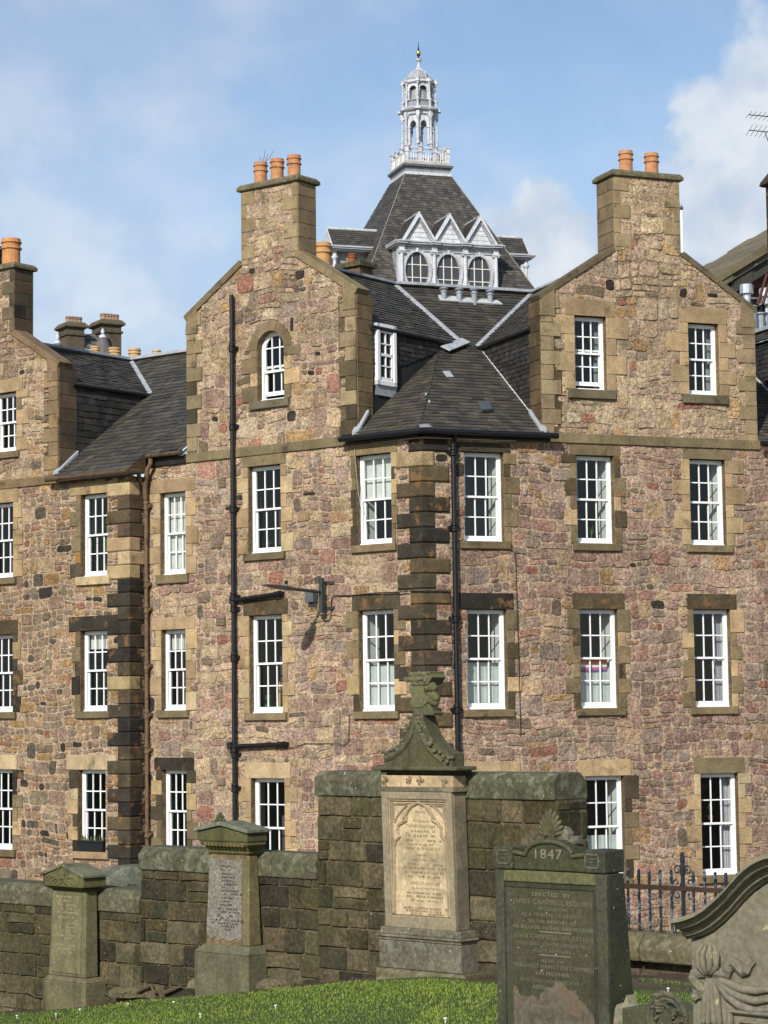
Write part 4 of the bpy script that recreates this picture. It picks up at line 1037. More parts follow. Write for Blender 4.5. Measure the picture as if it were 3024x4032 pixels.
# ================================================================== left tenement
openB, blkB = [], []
def addB(*a, **k):
    o, b = sash(FB, *a, bld=lten, **k); openB.append(o); blkB.extend(b)
CW = CM + [rgb(150,112,64), rgb(92,84,70)]
addB(-9.52, 6.90, -8.66, 5.00, seed=61, lintel=.26, sill=.20, cj=CW, cl=CT, jambR=False, lover=.34, cs=CT[2:])
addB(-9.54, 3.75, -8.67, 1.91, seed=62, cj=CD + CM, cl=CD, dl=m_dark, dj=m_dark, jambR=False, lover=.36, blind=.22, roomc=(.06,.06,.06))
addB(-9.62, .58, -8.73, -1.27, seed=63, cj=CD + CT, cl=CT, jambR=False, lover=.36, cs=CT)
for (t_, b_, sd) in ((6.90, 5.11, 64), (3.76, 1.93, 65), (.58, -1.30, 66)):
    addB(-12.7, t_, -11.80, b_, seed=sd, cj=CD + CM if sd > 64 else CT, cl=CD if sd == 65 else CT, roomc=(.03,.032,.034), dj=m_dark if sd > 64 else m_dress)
wb = MB(); wall_sheet(wb, FB, rect(-14.5, -7.96, ZBOT, 7.24), openB, .16, MORT, rgb(110, 94, 70))
Rq = random.Random(17); qb = MB(); k = 0; z = FB.c('c6', 850, 160)[1] + .0
fbr = fret(FB, -7.955)
while z > ZBOT:
    zb = z - .315
    LL = (k % 2 == 0); wL = .70 if LL else .36; wR = .30 if LL else .51
    tanblk = k in (0, 4, 5, 6, 14)
    c_ = Rq.choice(CT) if tanblk else Rq.choice(CD + [rgb(84,72,56)])
    dd, a = .05, .026
    def ring(off, zz, ea):
        return [FB.P(-7.955 - wL + ea, zz, -.02), FB.P(-7.955 - wL + ea, zz, off), FB.P(-7.955 + off, zz, off), fbr.P(wR - ea, zz, off), fbr.P(wR - ea, zz, -.02)]
    qb.loft([ring(dd - a, zb + .004, 0), ring(dd, zb + .004 + a, a), ring(dd, z - .004 - a, a), ring(dd - a, z - .004, 0)], vary(c_, .12, .03, Rq), 1 if tanblk else 0)
    blkB.append((-7.955 - wL, -7.9, zb, z)); z = zb; k += 1
qb.build('quoins', [m_dark, m_dress], lten)
rubble(wb, FB, rect(-14.5, -7.97, ZBOT, 7.22), blkB, 23, WARM, hb=(.24, .42), big=.42)
wb.build('wall', m_rub, lten)
wm = MB(); wm.box(fbr, 0, .53, ZBOT, 7.24, -.4, -.005, MORT); rubble(wm, fbr, rect(.01, .52, ZBOT, 7.24), [], 24, WARM); wm.build('return_wall', m_rub, lten)
# gable
BG0, BG1, ZBG, UAB, ZABV = -15.1, -10.27, 10.02, -12.72, 11.50
bw = [sash(FB, -12.5, 9.55, -11.70, 8.12, bld=lten, seed=67, lintel=.32, lover=.22, cj=CT + CO, cl=CT, cs=CO, jw=(.22,.44))]
gable(FB, lten, BG0, BG1, 7.44, ZBG, UAB, ZABV, 0, 0, bw, 33, TAN + WARM[:4], [rgb(146,122,90), rgb(136,116,88), rgb(152,130,98)])
m = MB(); m.box(FB, -15.2, -10.22, 7.23, 7.44, -.1, .055, rgb(128,108,80), 0, .01); m.build('string_course', m_dress, lten)
coping(FB, lten, ((BG1, ZBG - .05), (-11.85, ZBG - .05 + 1.58 * .60)), .15, -.40, .05, rgb(124,106,82))
m = MB(); m.prism(FB, [(BG1 + .012, ZBG - .36), (BG1 - .34, ZBG - .36), (BG1 - .34, ZBG + .2), (BG1 - .02, ZBG + .02)], -.5, .056, rgb(138,116,90)); m.build('skew_putt', m_dress, lten, bevel=.01)
return_quoins(fret(FB, BG1), lten, .0, .58, 7.44, ZBG - .02, [rgb(96,82,66), rgb(88,76,62), rgb(104,88,70)], 93, m_dress)
cu1 = FB.c('c3', 105, 500)[0]; cz1 = FB.c('c3', 105, 395)[1]
pz_ = FB.c('c3', 85, 325, -.3); pt_ = FB.c('c3', 85, 132, -.3)
chimney(FB, lten, cu1 - 1.7, cu1, 10.9, cz1, .62, [(pz_[0], -.3, pt_[1] - pz_[1] + .05, .225, rgb(206,146,92)), (pz_[0] - .62, -.3, pt_[1] - pz_[1] - .05, .2, rgb(60,52,48))], 53, 1,
        pal=WARM, sidec=[rgb(84,76,60), rgb(60,56,48), rgb(104,90,64), rgb(96,80,60)], col2=[rgb(110,98,78), rgb(126,104,76), rgb(84,78,66)], r=.2)
# roof plane of the left tenement
zle = 7.36
rbp = hit(*S('c3', 990, 1105), FB.P(UAB, 0), FB.U); print('left ridge', rbp, (rbp - FB.O).dot(FB.N))
E0 = FB.P(-8, zle, .22)
BP = plane3(E0, E0 + FB.U, rbp); print('left slope', math.degrees(math.atan(abs(BP[1].dot(FB.N) / BP[1].z))))
g3 = side_roof(FB, lten, BG1, +1, 9.66, UAB, rbp.z, BP, q0=.58, seed=110, hexp=.16)
zb_r = rbp.z
ZP = (Vector((0, 0, zb_r)), UPV)
m = MB()
ue = -7.955 + .2
A0 = inter3(BP, uplane(FB, BG1 + .02), dplane(FB, .22)); A1 = inter3(BP, uplane(FB, ue), dplane(FB, .22)); A2 = inter3(BP, uplane(FB, ue), dplane(FL, .20)); A3 = inter3(BP, uplane(FB, GL0), dplane(FL, .20))
A4 = inter3(BP, uplane(FB, GL0), ZP); A5 = inter3(BP, uplane(FB, ue), ZP)
slates(m, [A0, A1, A5, g3['wneck']], FL.U, .19, .25, SL, 121, .026)
slates(m, [g3['wneck'], A5, g3['vt']], FL.U, .19, .25, SL, 122, .026)
slates(m, [A2, A3, A4, A5], FL.U, .19, .25, SL, 123, .026)
m.build('roof', m_slate, lten)
m = MB()
strip(m, [g3['vt'], g3['neck']], .15, .05, BP[1], LEAD); strip(m, [g3['ridge'], g3['vt'] + UPV*.02], .26, .07, UPV, LEAD); strip(m, [inter3(BP, uplane(FB, UAB), ZP) + UPV*.02, A4 + UPV*.02], .28, .08, UPV, LEAD)
strip(m, [A0 + UPV*.04 - FB.N*.1, g3['fb'] + UPV*.03], .16, .10, UPV, LEAD); build_each(m, 'lead_flashing', m_lead, lten, bevel=.01)
m = MB(); m.face([A1, A2, A2 - UPV*.45, A1 - UPV*.15], rgb(96,78,56)); m.build('verge_board', m_brownp, lten)
BR = rgb(92, 76, 58)
m = MB(); m.tube([FB.P(-10.40, zle - .05, .28), FB.P(ue + .02, zle - .05, .28), FB.P(ue + .04, zle - .04, -.1)], .06, BR, 10); m.tube([A2 + FB.U*.02 - UPV*.05, A3 - UPV*.05], .055, BR, 10)
m.box(FB, -10.2, -7.9, 7.22, zle - .08, -.02, .10, rgb(96,84,64)); m.box(FL, -7.9, GL0, 7.46, 7.66, -.02, .08, rgb(40,34,30)); m.build('gutter', m_brownp, lten)
bu = -7.955 + .13
pipe(FL, lten, [(bu, ZBOT, .12), (bu, 6.85, .12), (bu + .02, 7.0, .16), (bu - .02, 7.12, .28), (bu - .02, 7.32, .36)], .046, rgb(116,94,70), m_brownp, [(bu, FL.c('c6', 962, y, .12)[1]) for y in (345, 855, 1020, 1390)] + [(bu, FL.c('c9', 795, y, .12)[1]) for y in (180, 370, 830)], d=.12)
m = MB(); pt = FL.P(*FL.c('c3', 1140, 1840, .2), .2); m.tube([pt, pt - UPV*.12, pt - UPV*.25 - FL.U*.10, FL.P(bu, 6.95, .16), FL.P(bu, 6.7, .13)], .055, rgb(116,94,70), 10); m.build('swan_neck_pipe', m_brownp, lten)
# pots of chimneys standing behind the left ridge
ys = 1064
for k, (x, w_, yt, yb) in enumerate(((720, 76, 1003, 1045), (868, 96, 1013, 1075), (1020, 96, 1020, 1085), (1185, 70, 1032, 1070))):
    fr = FB.off(-7.5 - k * .4); a = fr.c('c3', x, yb); t_ = fr.c('c3', x, yt); wpx = w_ / 1.924 / FPX * 58
    rear_stack(fr, a[0] - .32, a[0] + .32, 0.3, a[1] - .2, .6, [(a[0], 0, t_[1] - a[1] + .15, wpx * .5, rgb(212,176,122))], '', lten, 2.0)
# ================================================================== library with cupola, far behind
AX = at(*S('c1', 752, 800), 110.0); AX.z = 0
lib = thing('library', 'slate pyramid roofed library with white cupola and three oval windows behind the tenements', 'building', (AX.x, AX.y, -3))
LB_ = Frame(AX, dirv(72))                    # U along the front, N towards the viewer
AXF = Frame(AX, dirv(90))
def zE(y): return AXF.c('cE', 494, y)[1]
def zL(x, y, d): return LB_.c('c1', x, y, d)[1]
GW = rgb(200,202,206); GS = rgb(186,189,194); LD = rgb(146,150,155)
zt = zL(800, 978, 1.2)
hb, zb_ = 4.25, zL(1000, 1700, 4.25)
sl = (4.25 - 1.2) / (zt - zb_); zlow = zb_ - 5; hl = 1.2 + (zt - zlow) * sl
body = MB(); body.box(LB_, -hl + .3, hl - .3, -3, zlow, -hl + .3, hl - .3, rgb(120,108,84)); body.build('wall', m_dress, lib)
rf = MB()
cor = lambda h, z: [LB_.P(-h, z, h), LB_.P(h, z, h), LB_.P(h, z, -h), LB_.P(-h, z, -h)]
T_, B_ = cor(1.2, zt), cor(hl, zlow)
for i, al in ((0, LB_.U), (1, LB_.N), (3, LB_.N)):
    j = (i + 1) % 4; slates(rf, [B_[i], B_[j], T_[j], T_[i]], al, .16, .24, [rgb(88,84,78), rgb(78,75,70), rgb(70,68,65), rgb(98,94,86), rgb(82,78,72)], 200 + i, .02)
rf.face([B_[2], B_[3], T_[3], T_[2]], SL[0]); rf.build('roof', m_slate, lib)
hp = MB()
for i in (0, 1): hp.tube([T_[i] + UPV*.02, B_[i] + UPV*.02], .022, rgb(150,144,130), 6)
hp.build('lightning_cable', m_lead, lib)
# lead base, cornice and balcony
cn = MB()
zc = lambda y: zL(800, y, 1.15)
def sq(h, z): return cor(h, z)
cn.loft([sq(1.22, zt - .03), sq(1.22, zc(962)), sq(1.14, zc(958))], rgb(196,198,200))
cn.loft([sq(1.14, zc(962)), sq(1.16, zc(940)), sq(1.22, zc(936))], LD)
cn.build('lead_base', m_lead, lib)
cn = MB(); cn.loft([sq(1.16, zc(940)), sq(1.2, zc(930)), sq(1.27, zc(926)), sq(1.29, zc(914)), sq(1.20, zc(908))], rgb(104,110,118)); cn.build('cornice', m_lead, lib)
cn = MB(); cn.loft([sq(1.14, zc(912)), sq(1.14, zc(890))], rgb(186,182,168)); cn.build('balcony_base', m_grey, lib)
bz0, bz1 = zc(892), zc(795)
bal = thing; 
bm_ = MB(); H_ = 1.06
for s_ in range(4):
    F4 = Frame(AX, Matrix.Rotation(math.pi / 2 * s_, 3, 'Z') @ LB_.U)
    bm_.box(F4, -H_, H_, bz1 - .06, bz1, H_ - .06, H_ + .05, GW); bm_.box(F4, -H_, H_, bz1 - .26, bz1 - .21, H_ - .04, H_ + .03, GW); bm_.box(F4, -H_, H_, bz0, bz0 + .06, H_ - .05, H_ + .04, GW)
bl = bm_.build('balustrade', m_grey, lib)
for s_ in range(4):
    F4 = Frame(AX, Matrix.Rotation(math.pi / 2 * s_, 3, 'Z') @ LB_.U)
    for u in (-H_, -.38, .38):
        p = MB(); p.box(F4, u - .085, u + .085, bz0, bz1 + .02, H_ - .085, H_ + .085, GW); p.box(F4, u - .12, u + .12, bz1 - .0, bz1 + .06, H_ - .12, H_ + .12, GS)
        p.box(F4, u - .12, u + .12, bz1 - .27, bz1 - .22, H_ - .11, H_ + .11, GS); p.build('post', m_grey, bl)
    for k in range(16):
        m = MB(); u = -H_ + .12 + (2 * H_ - .24) * k / 15
        if min(abs(u + .38), abs(u - .38)) < .1: continue
        hh = bz1 - .24 - bz0; m.lathe(F4.P(u, bz0 + .03, H_), [(.02, 0), (.03, hh*.1), (.018, hh*.2), (.034, hh*.45), (.018, hh*.7), (.028, hh*.8), (.022, hh*.95)], rgb(224,222,212), 6); m.build('baluster', m_grey, bl)

# octagon lantern
ph = math.radians(-6.0)
def od(th): a = ph + th; return Vector((math.sin(a), -math.cos(a), 0))     # from the axis towards the viewer, turned right
def octo(r, z): return [AX + od(math.pi / 4 * i) * r + UPV * z for i in range(8)]
def ring_(m, prof, c):
    m.loft([octo(r, z) for r, z in prof], c)
def arcade(z0, zs, zc_, z1, r, ow, th, name, inner=None):
    rr = r * math.cos(math.pi / 8); m = MB()
    for i in range(8):
        mid = od(math.pi / 4 * (i + .5)); fr = Frame(AX + mid * rr, UPV.cross(mid), mid); hw = r * math.sin(math.pi / 8); o = ow / 2; n = 8
        for sg in (-1, 1):
            m.box(fr, *sorted((sg * o, sg * hw)), z0, zs, -th, 0, GW)
            m.box(fr, *sorted((sg * (o - .03), sg * hw)), zs - .07, zs, -th, .03, GW)
            for k in range(n // 2):
                a0, a1 = math.pi / 2 * k / (n // 2), math.pi / 2 * (k + 1) / (n // 2); hc = zc_ - zs
                q = [(sg * o * math.cos(a0), zs + hc * math.sin(a0)), (sg * hw, zs + hc * math.sin(a0)), (sg * hw, zs + hc * math.sin(a1)), (sg * o * math.cos(a1), zs + hc * math.sin(a1))]
                m.prism(fr, ccw(q), -th, 0, GW)
        m.box(fr, -hw, hw, zc_, z1, -th, 0, GW)
        m.box(fr, -.03, .03, zc_ - .02, zc_ + .12, 0, .03, GS)
    return m.build(name, m_grey, lib)
def columns(z0, z1, r, rad, name):
    for i in range(8):
        m = MB(); p = AX + od(math.pi / 4 * i) * r; h = z1 - z0
        m.lathe(p + UPV * z0, [(rad*2.2, 0), (rad*2.2, h*.03), (rad*1.4, h*.05), (rad*1.5, h*.16), (rad*2, h*.17), (rad*1.1, h*.2), (rad*1.5, h*.30), (rad*1.15, h*.34), (rad*.9, h*.85), (rad*1.1, h*.88), (rad*1.9, h*.94), (rad*1.9, h)], rgb(196,198,200), 10)
        m.build(name, m_grey, lib)
zf = zE(1730)
arcade(zf, zE(1440), zE(1350), zE(1225), .74, .36, .12, 'arcade')
columns(zf, zE(1290), .86, .040, 'column')
m = MB(); ring_(m, [(.80, zE(1262)), (.84, zE(1250)), (.84, zE(1215)), (.98, zE(1195)), (1.04, zE(1170)), (1.05, zE(1158)), (.9, zE(1135)), (.7, zE(1130))], GS); m.build('cornice', m_grey, lib)
for i in range(8):
    mid = od(math.pi / 4 * i); fr = Frame(AX + mid * .86, UPV.cross(mid), mid); m = MB(); m.box(fr, -.08, .08, zE(1290), zE(1195), -.14, .07, GW); m.box(fr, -.16, .16, zE(1195), zE(1150), -.2, .19, GS); m.build('entablature_block', m_grey, lib)
m = MB(); ring_(m, [(.74, zE(1140)), (.74, zE(1040)), (.80, zE(1035)), (.80, zE(1022)), (.7, zE(1020))], LD); m.build('parapet', m_lead, lib)
for i in range(8):
    mid = od(math.pi / 4 * i); m = MB(); h = zE(1020) - zE(1135); m.lathe(AX + mid * .83 + UPV * zE(1135), [(.06, 0), (.05, h*.1), (.055, h*.6), (.075, h*.8), (.10, h*.85), (.10, h)], GW, 8); m.build('pedestal', m_grey, lib)
arcade(zE(1030), zE(865), zE(800), zE(755), .73, .40, .10, 'arcade')
columns(zE(1020), zE(765), .80, .034, 'column')
m = MB(); m.lathe(AX + UPV * zE(1030), [(.5, 0), (.5, .3), (.47, .55), (.35, .75), (.05, .85)], rgb(160,162,164), 16); m.build('inner_drum', m_lead, lib)
m = MB(); ring_(m, [(.76, zE(768)), (.80, zE(760)), (.86, zE(745)), (.86, zE(735)), (.78, zE(728)), (.76, zE(700)), (.80, zE(690)), (.55, zE(686))], GS); m.build('cornice', m_grey, lib)
for i in range(8):
    mid = od(math.pi / 4 * i); fr = Frame(AX + mid * .80, UPV.cross(mid), mid); m = MB(); m.box(fr, -.06, .06, zE(770), zE(690), -.12, .08, GW); m.box(fr, -.09, .09, zE(752), zE(735), -.12, .13, GS); m.box(fr, -.08, .08, zE(692), zE(680), -.12, .10, GS); m.build('entablature_block', m_grey, lib)
m = MB()
prof = [(.545, 690), (.55, 660), (.54, 630), (.50, 595), (.43, 562), (.33, 538), (.20, 520), (.13, 500), (.095, 470)]
m.loft([[AX + od(math.pi / 8 * i) * (r * (1.0 if i % 2 == 0 else .955)) + UPV * zE(y) for i in range(16)] for r, y in prof], rgb(158,162,166)); dm = m.build('dome', m_lead, lib)
m = MB()
for i in range(8): m.tube([AX + od(math.pi / 4 * i) * (r + .005) + UPV * zE(y) for r, y in prof], .022, GW, 6)
m.build('ribs', m_grey, dm)
m = MB(); ring_(m, [(.10, zE(475)), (.13, zE(462)), (.13, zE(450)), (.075, zE(446)), (.06, zE(385)), (.10, zE(372)), (.14, zE(352)), (.15, zE(332)), (.08, zE(322)), (.03, zE(320))], GS); m.build('spirelet', m_grey, lib)
m = MB(); m.lathe(AX + UPV * zE(320), [(.025, 0), (.05, .04), (.05, .07), (.03, .1), (.09, .14), (.09, .17), (.03, .18)], rgb(60,30,26), 10); z_ = zE(200)
m.lathe(AX + UPV * z_, [(.03, 0), (.045, .03), (.03, .06), (.05, .09), (.03, .13), (.018, .16), (.03, .22), (.015, .24), (.012, .36), (.022, .38), (.012, .43)], rgb(40,30,30), 8)
fn = m.build('finial', m_iron, lib)
m = MB(); m.lathe(AX + UPV * zE(272), [(.02, 0), (.09, .05), (.10, .10), (.095, .18), (.06, .225), (.02, .23)], rgb(206,168,84), 12); m.build('gilded_ball', m_gold, fn)
# triple dormer on the front
df = 4.50
D = lambda x, y: LB_.c('c1', x, y, df)
xs = [D(x, 1600)[0] for x in (630, 843, 1045, 1245)]; zsill = D(940, 1700)[1] - .6; zcor0 = D(940, 1455)[1]; zcor1 = D(940, 1412)[1]; zcap = D(940, 1490)[1]
fd = MB(); fd.box(LB_, xs[0] - .12, xs[3] + .12, zsill - 1.0, zcor0, df - 2.4, df - .3, GW)
dz = fd.build('dormer', m_grey, lib)
ov_c = [(D(x, y)) for x, y in ((733, 1603), (937, 1619), (1138, 1632))]
m = MB(); rx, rz = .60, .90
for k, (cu, cz) in enumerate(ov_c):
    a, b = xs[k], xs[k + 1]; N_ = 32; zl, zh = zsill, zcor0
    el = [(cu + rx * math.cos(2*math.pi*i/N_), cz + rz * math.sin(2*math.pi*i/N_)) for i in range(N_)]
    bx = []
    for i in range(N_):
        c_, s_ = math.cos(2*math.pi*i/N_), math.sin(2*math.pi*i/N_); cand = []
        if c_ > 1e-6: cand.append((b - cu) / c_)
        if c_ < -1e-6: cand.append((a - cu) / c_)
        if s_ > 1e-6: cand.append((zh - cz) / s_)
        if s_ < -1e-6: cand.append((zl - cz) / s_)
        t_ = min(cand); bx.append((cu + c_ * t_, cz + s_ * t_))
    for i in range(N_):
        j = (i + 1) % N_; m.face([LB_.P(*el[i], df), LB_.P(*bx[i], df), LB_.P(*bx[j], df), LB_.P(*el[j], df)], GW); m.face([LB_.P(*el[i], df), LB_.P(*el[j], df), LB_.P(*el[j], df - .2), LB_.P(*el[i], df - .2)], GW)
m.box(LB_, xs[0] - .12, xs[0], zsill, zcor0, df - 2.4, df, GW); m.box(LB_, xs[3], xs[3] + .12, zsill, zcor0, df - 2.4, df, GW)
m.build('front', m_grey, dz)
for (cu, cz) in ov_c:
    m = MB(); el = lambda f: [(cu + rx * f * math.cos(2*math.pi*i/32), cz + rz * (1 - (1 - f) * rx / rz) * math.sin(2*math.pi*i/32)) for i in range(32)]
    o1, o0 = el(1.20), el(.98)
    m.loft([[LB_.P(*q, df - .1) for q in o0], [LB_.P(*q, df + .07) for q in o0], [LB_.P(*q, df + .07) for q in o1], [LB_.P(*q, df - .01) for q in o1]], GS, cap=False)
    m.box(LB_, cu - .05, cu + .05, cz + rz - .02, cz + rz + .17, df, df + .13, GW)
    ow = m.build('oval_window', m_grey, dz)
    m = MB(); m.face([LB_.P(*q, df - .10) for q in el(1.0)], (.05, .05, .05)); m.build('pane', MATS['dark_pane'], ow)
    m = MB()
    for f in (-.34, .34):
        hz = rz * math.sqrt(1 - f * f); hx = rx * math.sqrt(1 - f * f)
        m.box(LB_, cu + f * rx - .017, cu + f * rx + .017, cz - hz, cz + hz, df - .1, df - .055, rgb(234,232,222)); m.box(LB_, cu - hx, cu + hx, cz + f * rz - .017, cz + f * rz + .017, df - .1, df - .06, rgb(234,232,222))
    m.build('glazing_bars', m_white, ow)
for u in xs:
    m = MB(); z0 = zsill + .45; h = zcap - z0; p = LB_.P(u, z0, df + .10)
    m.box(LB_, u - .17, u + .17, z0 - .35, z0, df, df + .25, GW)
    m.lathe(p, [(.15, 0), (.15, .05), (.11, .09), (.095, .12), (.08, h - .12), (.10, h - .09), (.10, h - .06)], rgb(196,198,200), 14)
    for sg in (-1, 1): m.tube([LB_.P(u + sg * .11, zcap - .06, df + .02), LB_.P(u + sg * .11, zcap - .06, df + .20)], .055, GW, 10)
    m.box(LB_, u - .17, u + .17, zcap - .03, zcap + .03, df, df + .24, GW); m.box(LB_, u - .12, u + .12, zcap, zcor0, df, df + .19, GW); m.build('column', m_grey, dz)
m = MB(); m.box(LB_, xs[0] - .2, xs[3] + .2, zcap + .03, zcap + .07, df - .02, df + .07, GS)
for a, b, d1 in ((0, .06, .14), (.06, .14, .30), (.14, .20, .36)): m.box(LB_, xs[0] - .25 - d1 * .4, xs[3] + .25 + d1 * .4, zcor0 + a, zcor0 + b, df - 1.3, df + d1, GS)
k = 0; u = xs[0] - .2
while u < xs[3] + .2: m.box(LB_, u, u + .035, zcor0 - .05, zcor0 + .0, df, df + .12, GW); u += .075
for u in xs:
    for a, b, d1 in ((0, .06, .24), (.06, .14, .40), (.14, .205, .46)): m.box(LB_, u - .2 - d1 * .1, u + .2 + d1 * .1, zcor0 + a, zcor0 + b, df, df + d1, GS)
m.build('cornice', m_grey, dz)
zg0 = zcor0 + .2
for x, y in ((740, 1232), (940, 1243), (1140, 1255)):
    pu_k, pz_k = D(x, y); hw = (xs[1] - xs[0]) / 2 - .05; m = MB()
    back = 1.2 + (zt - pz_k) * sl - .2
    m.prism(LB_, [(pu_k - hw, zg0), (pu_k + hw, zg0), (pu_k, pz_k - .12)], df - .1, df + .05, rgb(204,206,208))
    for k in range(1, 5):
        zz = zg0 + (pz_k - zg0) * k * .17; w_ = hw * (1 - (zz - zg0) / (pz_k - zg0)) - .1
        if w_ > .05: m.box(LB_, pu_k - w_, pu_k + w_, zz - .012, zz + .012, df + .05, df + .065, rgb(180,182,184))
    for sg in (-1, 1):
        q = [(pu_k + sg * hw, zg0), (pu_k + sg * (hw + .10), zg0), (pu_k, pz_k + .05), (pu_k, pz_k - .16)]
        m.prism(LB_, ccw(q), df - .15, df + .24, GW)
        q = [(pu_k + sg * (hw - .16), zg0), (pu_k + sg * (hw - .06), zg0), (pu_k, pz_k - .16), (pu_k, pz_k - .32)]
        n_ = 12
        for k in range(n_):
            f0, f1 = (k + .2) / n_, (k + .65) / n_; A_, B2_ = q[0], q[3]; A1, B1 = q[1], q[2]
            L2 = lambda a, b, f: (a[0] + (b[0]-a[0])*f, a[1] + (b[1]-a[1])*f)
            m.prism(LB_, ccw([L2(A_, B2_, f0), L2(A1, B1, f0), L2(A1, B1, f1), L2(A_, B2_, f1)]), df + .05, df + .14, GS)
    pe = m.build('pediment', m_grey, dz)
    m = MB()
    for sg in (-1, 1): m.face([LB_.P(pu_k + sg * (hw + .1), zg0, df - .1), LB_.P(pu_k, pz_k + .04, df - .1), LB_.P(pu_k, pz_k + .04, back), LB_.P(pu_k + sg * (hw + .1), zg0, back)], rgb(60,58,55))
    m.build('pediment_roof', m_slate, pe)
    m = MB(); m.tube([LB_.P(pu_k, pz_k + .05, df + .2), LB_.P(pu_k, pz_k + .05, back)], .04, GW, 6)
    for sg in (-1,1): m.tube([LB_.P(pu_k + sg*(hw+.1), zg0 + .03, back), LB_.P(pu_k, pz_k + .05, back)], .05, rgb(176,178,178), 6)
    m.build('lead_ridge', m_lead, pe)
# side dormers
for sg, xr in ((-1, 165), (1, 1440)):
    uo = LB_.c('c1', xr, 1420, 1.6)[0]; m = MB(); zr2 = LB_.c('c1', 300 if sg < 0 else 1340, 1337 if sg < 0 else 1388, 1.2)[1]; ze2 = LB_.c('c1', 300 if sg < 0 else 1340, 1452 if sg < 0 else 1500, 2.0)[1]
    ui = sg * 2.2
    q = [LB_.P(uo, ze2, 2.1), LB_.P(ui, ze2, 2.1), LB_.P(ui, zr2, 1.2), LB_.P(uo, zr2, 1.2)]
    slates(m, q, LB_.U, .16, .24, [rgb(84,80,74), rgb(74,72,68), rgb(66,64,61)], 230 + sg, .02)
    m.face([LB_.P(uo, ze2, -.3), LB_.P(ui, ze2, -.3), LB_.P(ui, zr2, 1.2), LB_.P(uo, zr2, 1.2)], SL[1])
    rr_ = m.build('side_dormer_roof', m_slate, lib)
    m = MB(); m.prism(fret(LB_, uo) if sg > 0 else fretl(LB_, uo), [(-2.1, ze2), (.3, ze2), (-1.2, zr2)] if sg > 0 else [(2.1, ze2), (-.3, ze2), (1.2, zr2)], -.05, .05, GW)
    m.tube([LB_.P(uo, zr2 + .03, 1.2), LB_.P(ui, zr2 + .03, 1.2)], .07, rgb(198,200,200), 8); m.tube([LB_.P(ui, zr2 + .03, 1.2), LB_.P(ui, ze2, 2.15)], .05, rgb(198,200,200), 6)
    for a, b, o in ((-.20, -.12, .10), (-.12, -.05, .22), (-.05, .02, .28)): m.box(LB_, *sorted((ui, uo + sg * o)), ze2 + a, ze2 + b, -.3, 2.1 + o, GS)
    m.box(LB_, *sorted((ui, uo - sg * .3)), ze2 - 2.2, ze2 - .2, -.3, 1.7, rgb(160,164,168))
    m.lathe(LB_.P(uo - sg * .12, ze2 - 1.9, 1.95), [(.15, 0), (.12, .1), (.085, .14), (.08, 1.25), (.11, 1.3), (.16, 1.38), (.16, 1.45), (.11, 1.46), (.11, 1.75)], GW, 12)
    m.box(LB_, uo - sg * .12 - .2, uo - sg * .12 + .2, ze2 - 3.2, ze2 - 1.9, 1.6, 2.15, GW)
    m.build('side_dormer', m_grey, lib)

# ================================================================== distant house with two chimney stacks (far left)
DH = Frame(at(*S('c3', 700, 1000), 150.0), dirv(60)); DH.O.z = 0
dh = thing('distant_house', 'distant grey stone house with two many-potted chimney stacks and slate turrets, far left', 'building', (DH.O.x, DH.O.y, -3))
def bx_(m, x0, y0, x1, y1, d0, d1, c, o=0): a = DH.c('c3', x0, y0); b = DH.c('c3', x1, y1); m.box(DH, a[0] - o, b[0] + o, b[1], a[1], d0 - o, d1 + o, c); return a, b
m = MB(); a, b = DH.c('c3', 430, 1000), DH.c('c3', 930, 1000); m.box(DH, a[0] - 4, b[0] + 1, -3, a[1] - 2.5, -8, -.5, rgb(104,98,86)); m.build('wall', m_dress, dh)
for (x0, x1, y0, y1, py, n_, dep) in ((512, 640, 838, 1050, 795, 6, 1.6), (775, 920, 818, 1120, 773, 5, 1.8)):
    m = MB(); a, b = bx_(m, x0, y0, x1, y1, -dep, 0, rgb(98,90,74)); ch = m.build('chimney', m_dress, dh)
    m = MB(); o = .22; m.loft([[DH.P(u, a[1] + z, d) for u, d in ((a[0]-e, e), (b[0]+e, e), (b[0]+e, -dep-e), (a[0]-e, -dep-e))] for z, e in ((-.1, .05), (0, .22), (.12, .22), (.35, .02))], rgb(100,92,74)); m.box(DH, a[0]-.1, b[0]+.1, a[1]-.55, a[1]-.42, -dep-.1, .1, rgb(90,84,70)); m.build('chimney_cap', m_dress, ch)
    for k in range(n_):
        u = a[0] + .25 + (b[0] - a[0] - .5) * k / (n_ - 1); p = MB(); pot_mesh(p, DH.P(u, a[1] + .32, -.4 - .6 * (k % 2) * 0), DH.c('c3', x0, py)[1] - a[1] + .05, .22, rgb(172,142,122), 12); p.build('chimney_pot', m_pot, ch)
m = MB(); q = [DH.P(*DH.c('c3', x, y, d), d) for x, y, d in ((560, 1010, 0), (770, 1010, 0), (760, 897, -1.2), (615, 897, -1.2))]; slates(m, q, DH.U, .3, .3, [rgb(112,110,108), rgb(96,95,92), rgb(130,126,120)], 240, .03); m.build('roof', m_slate, dh)
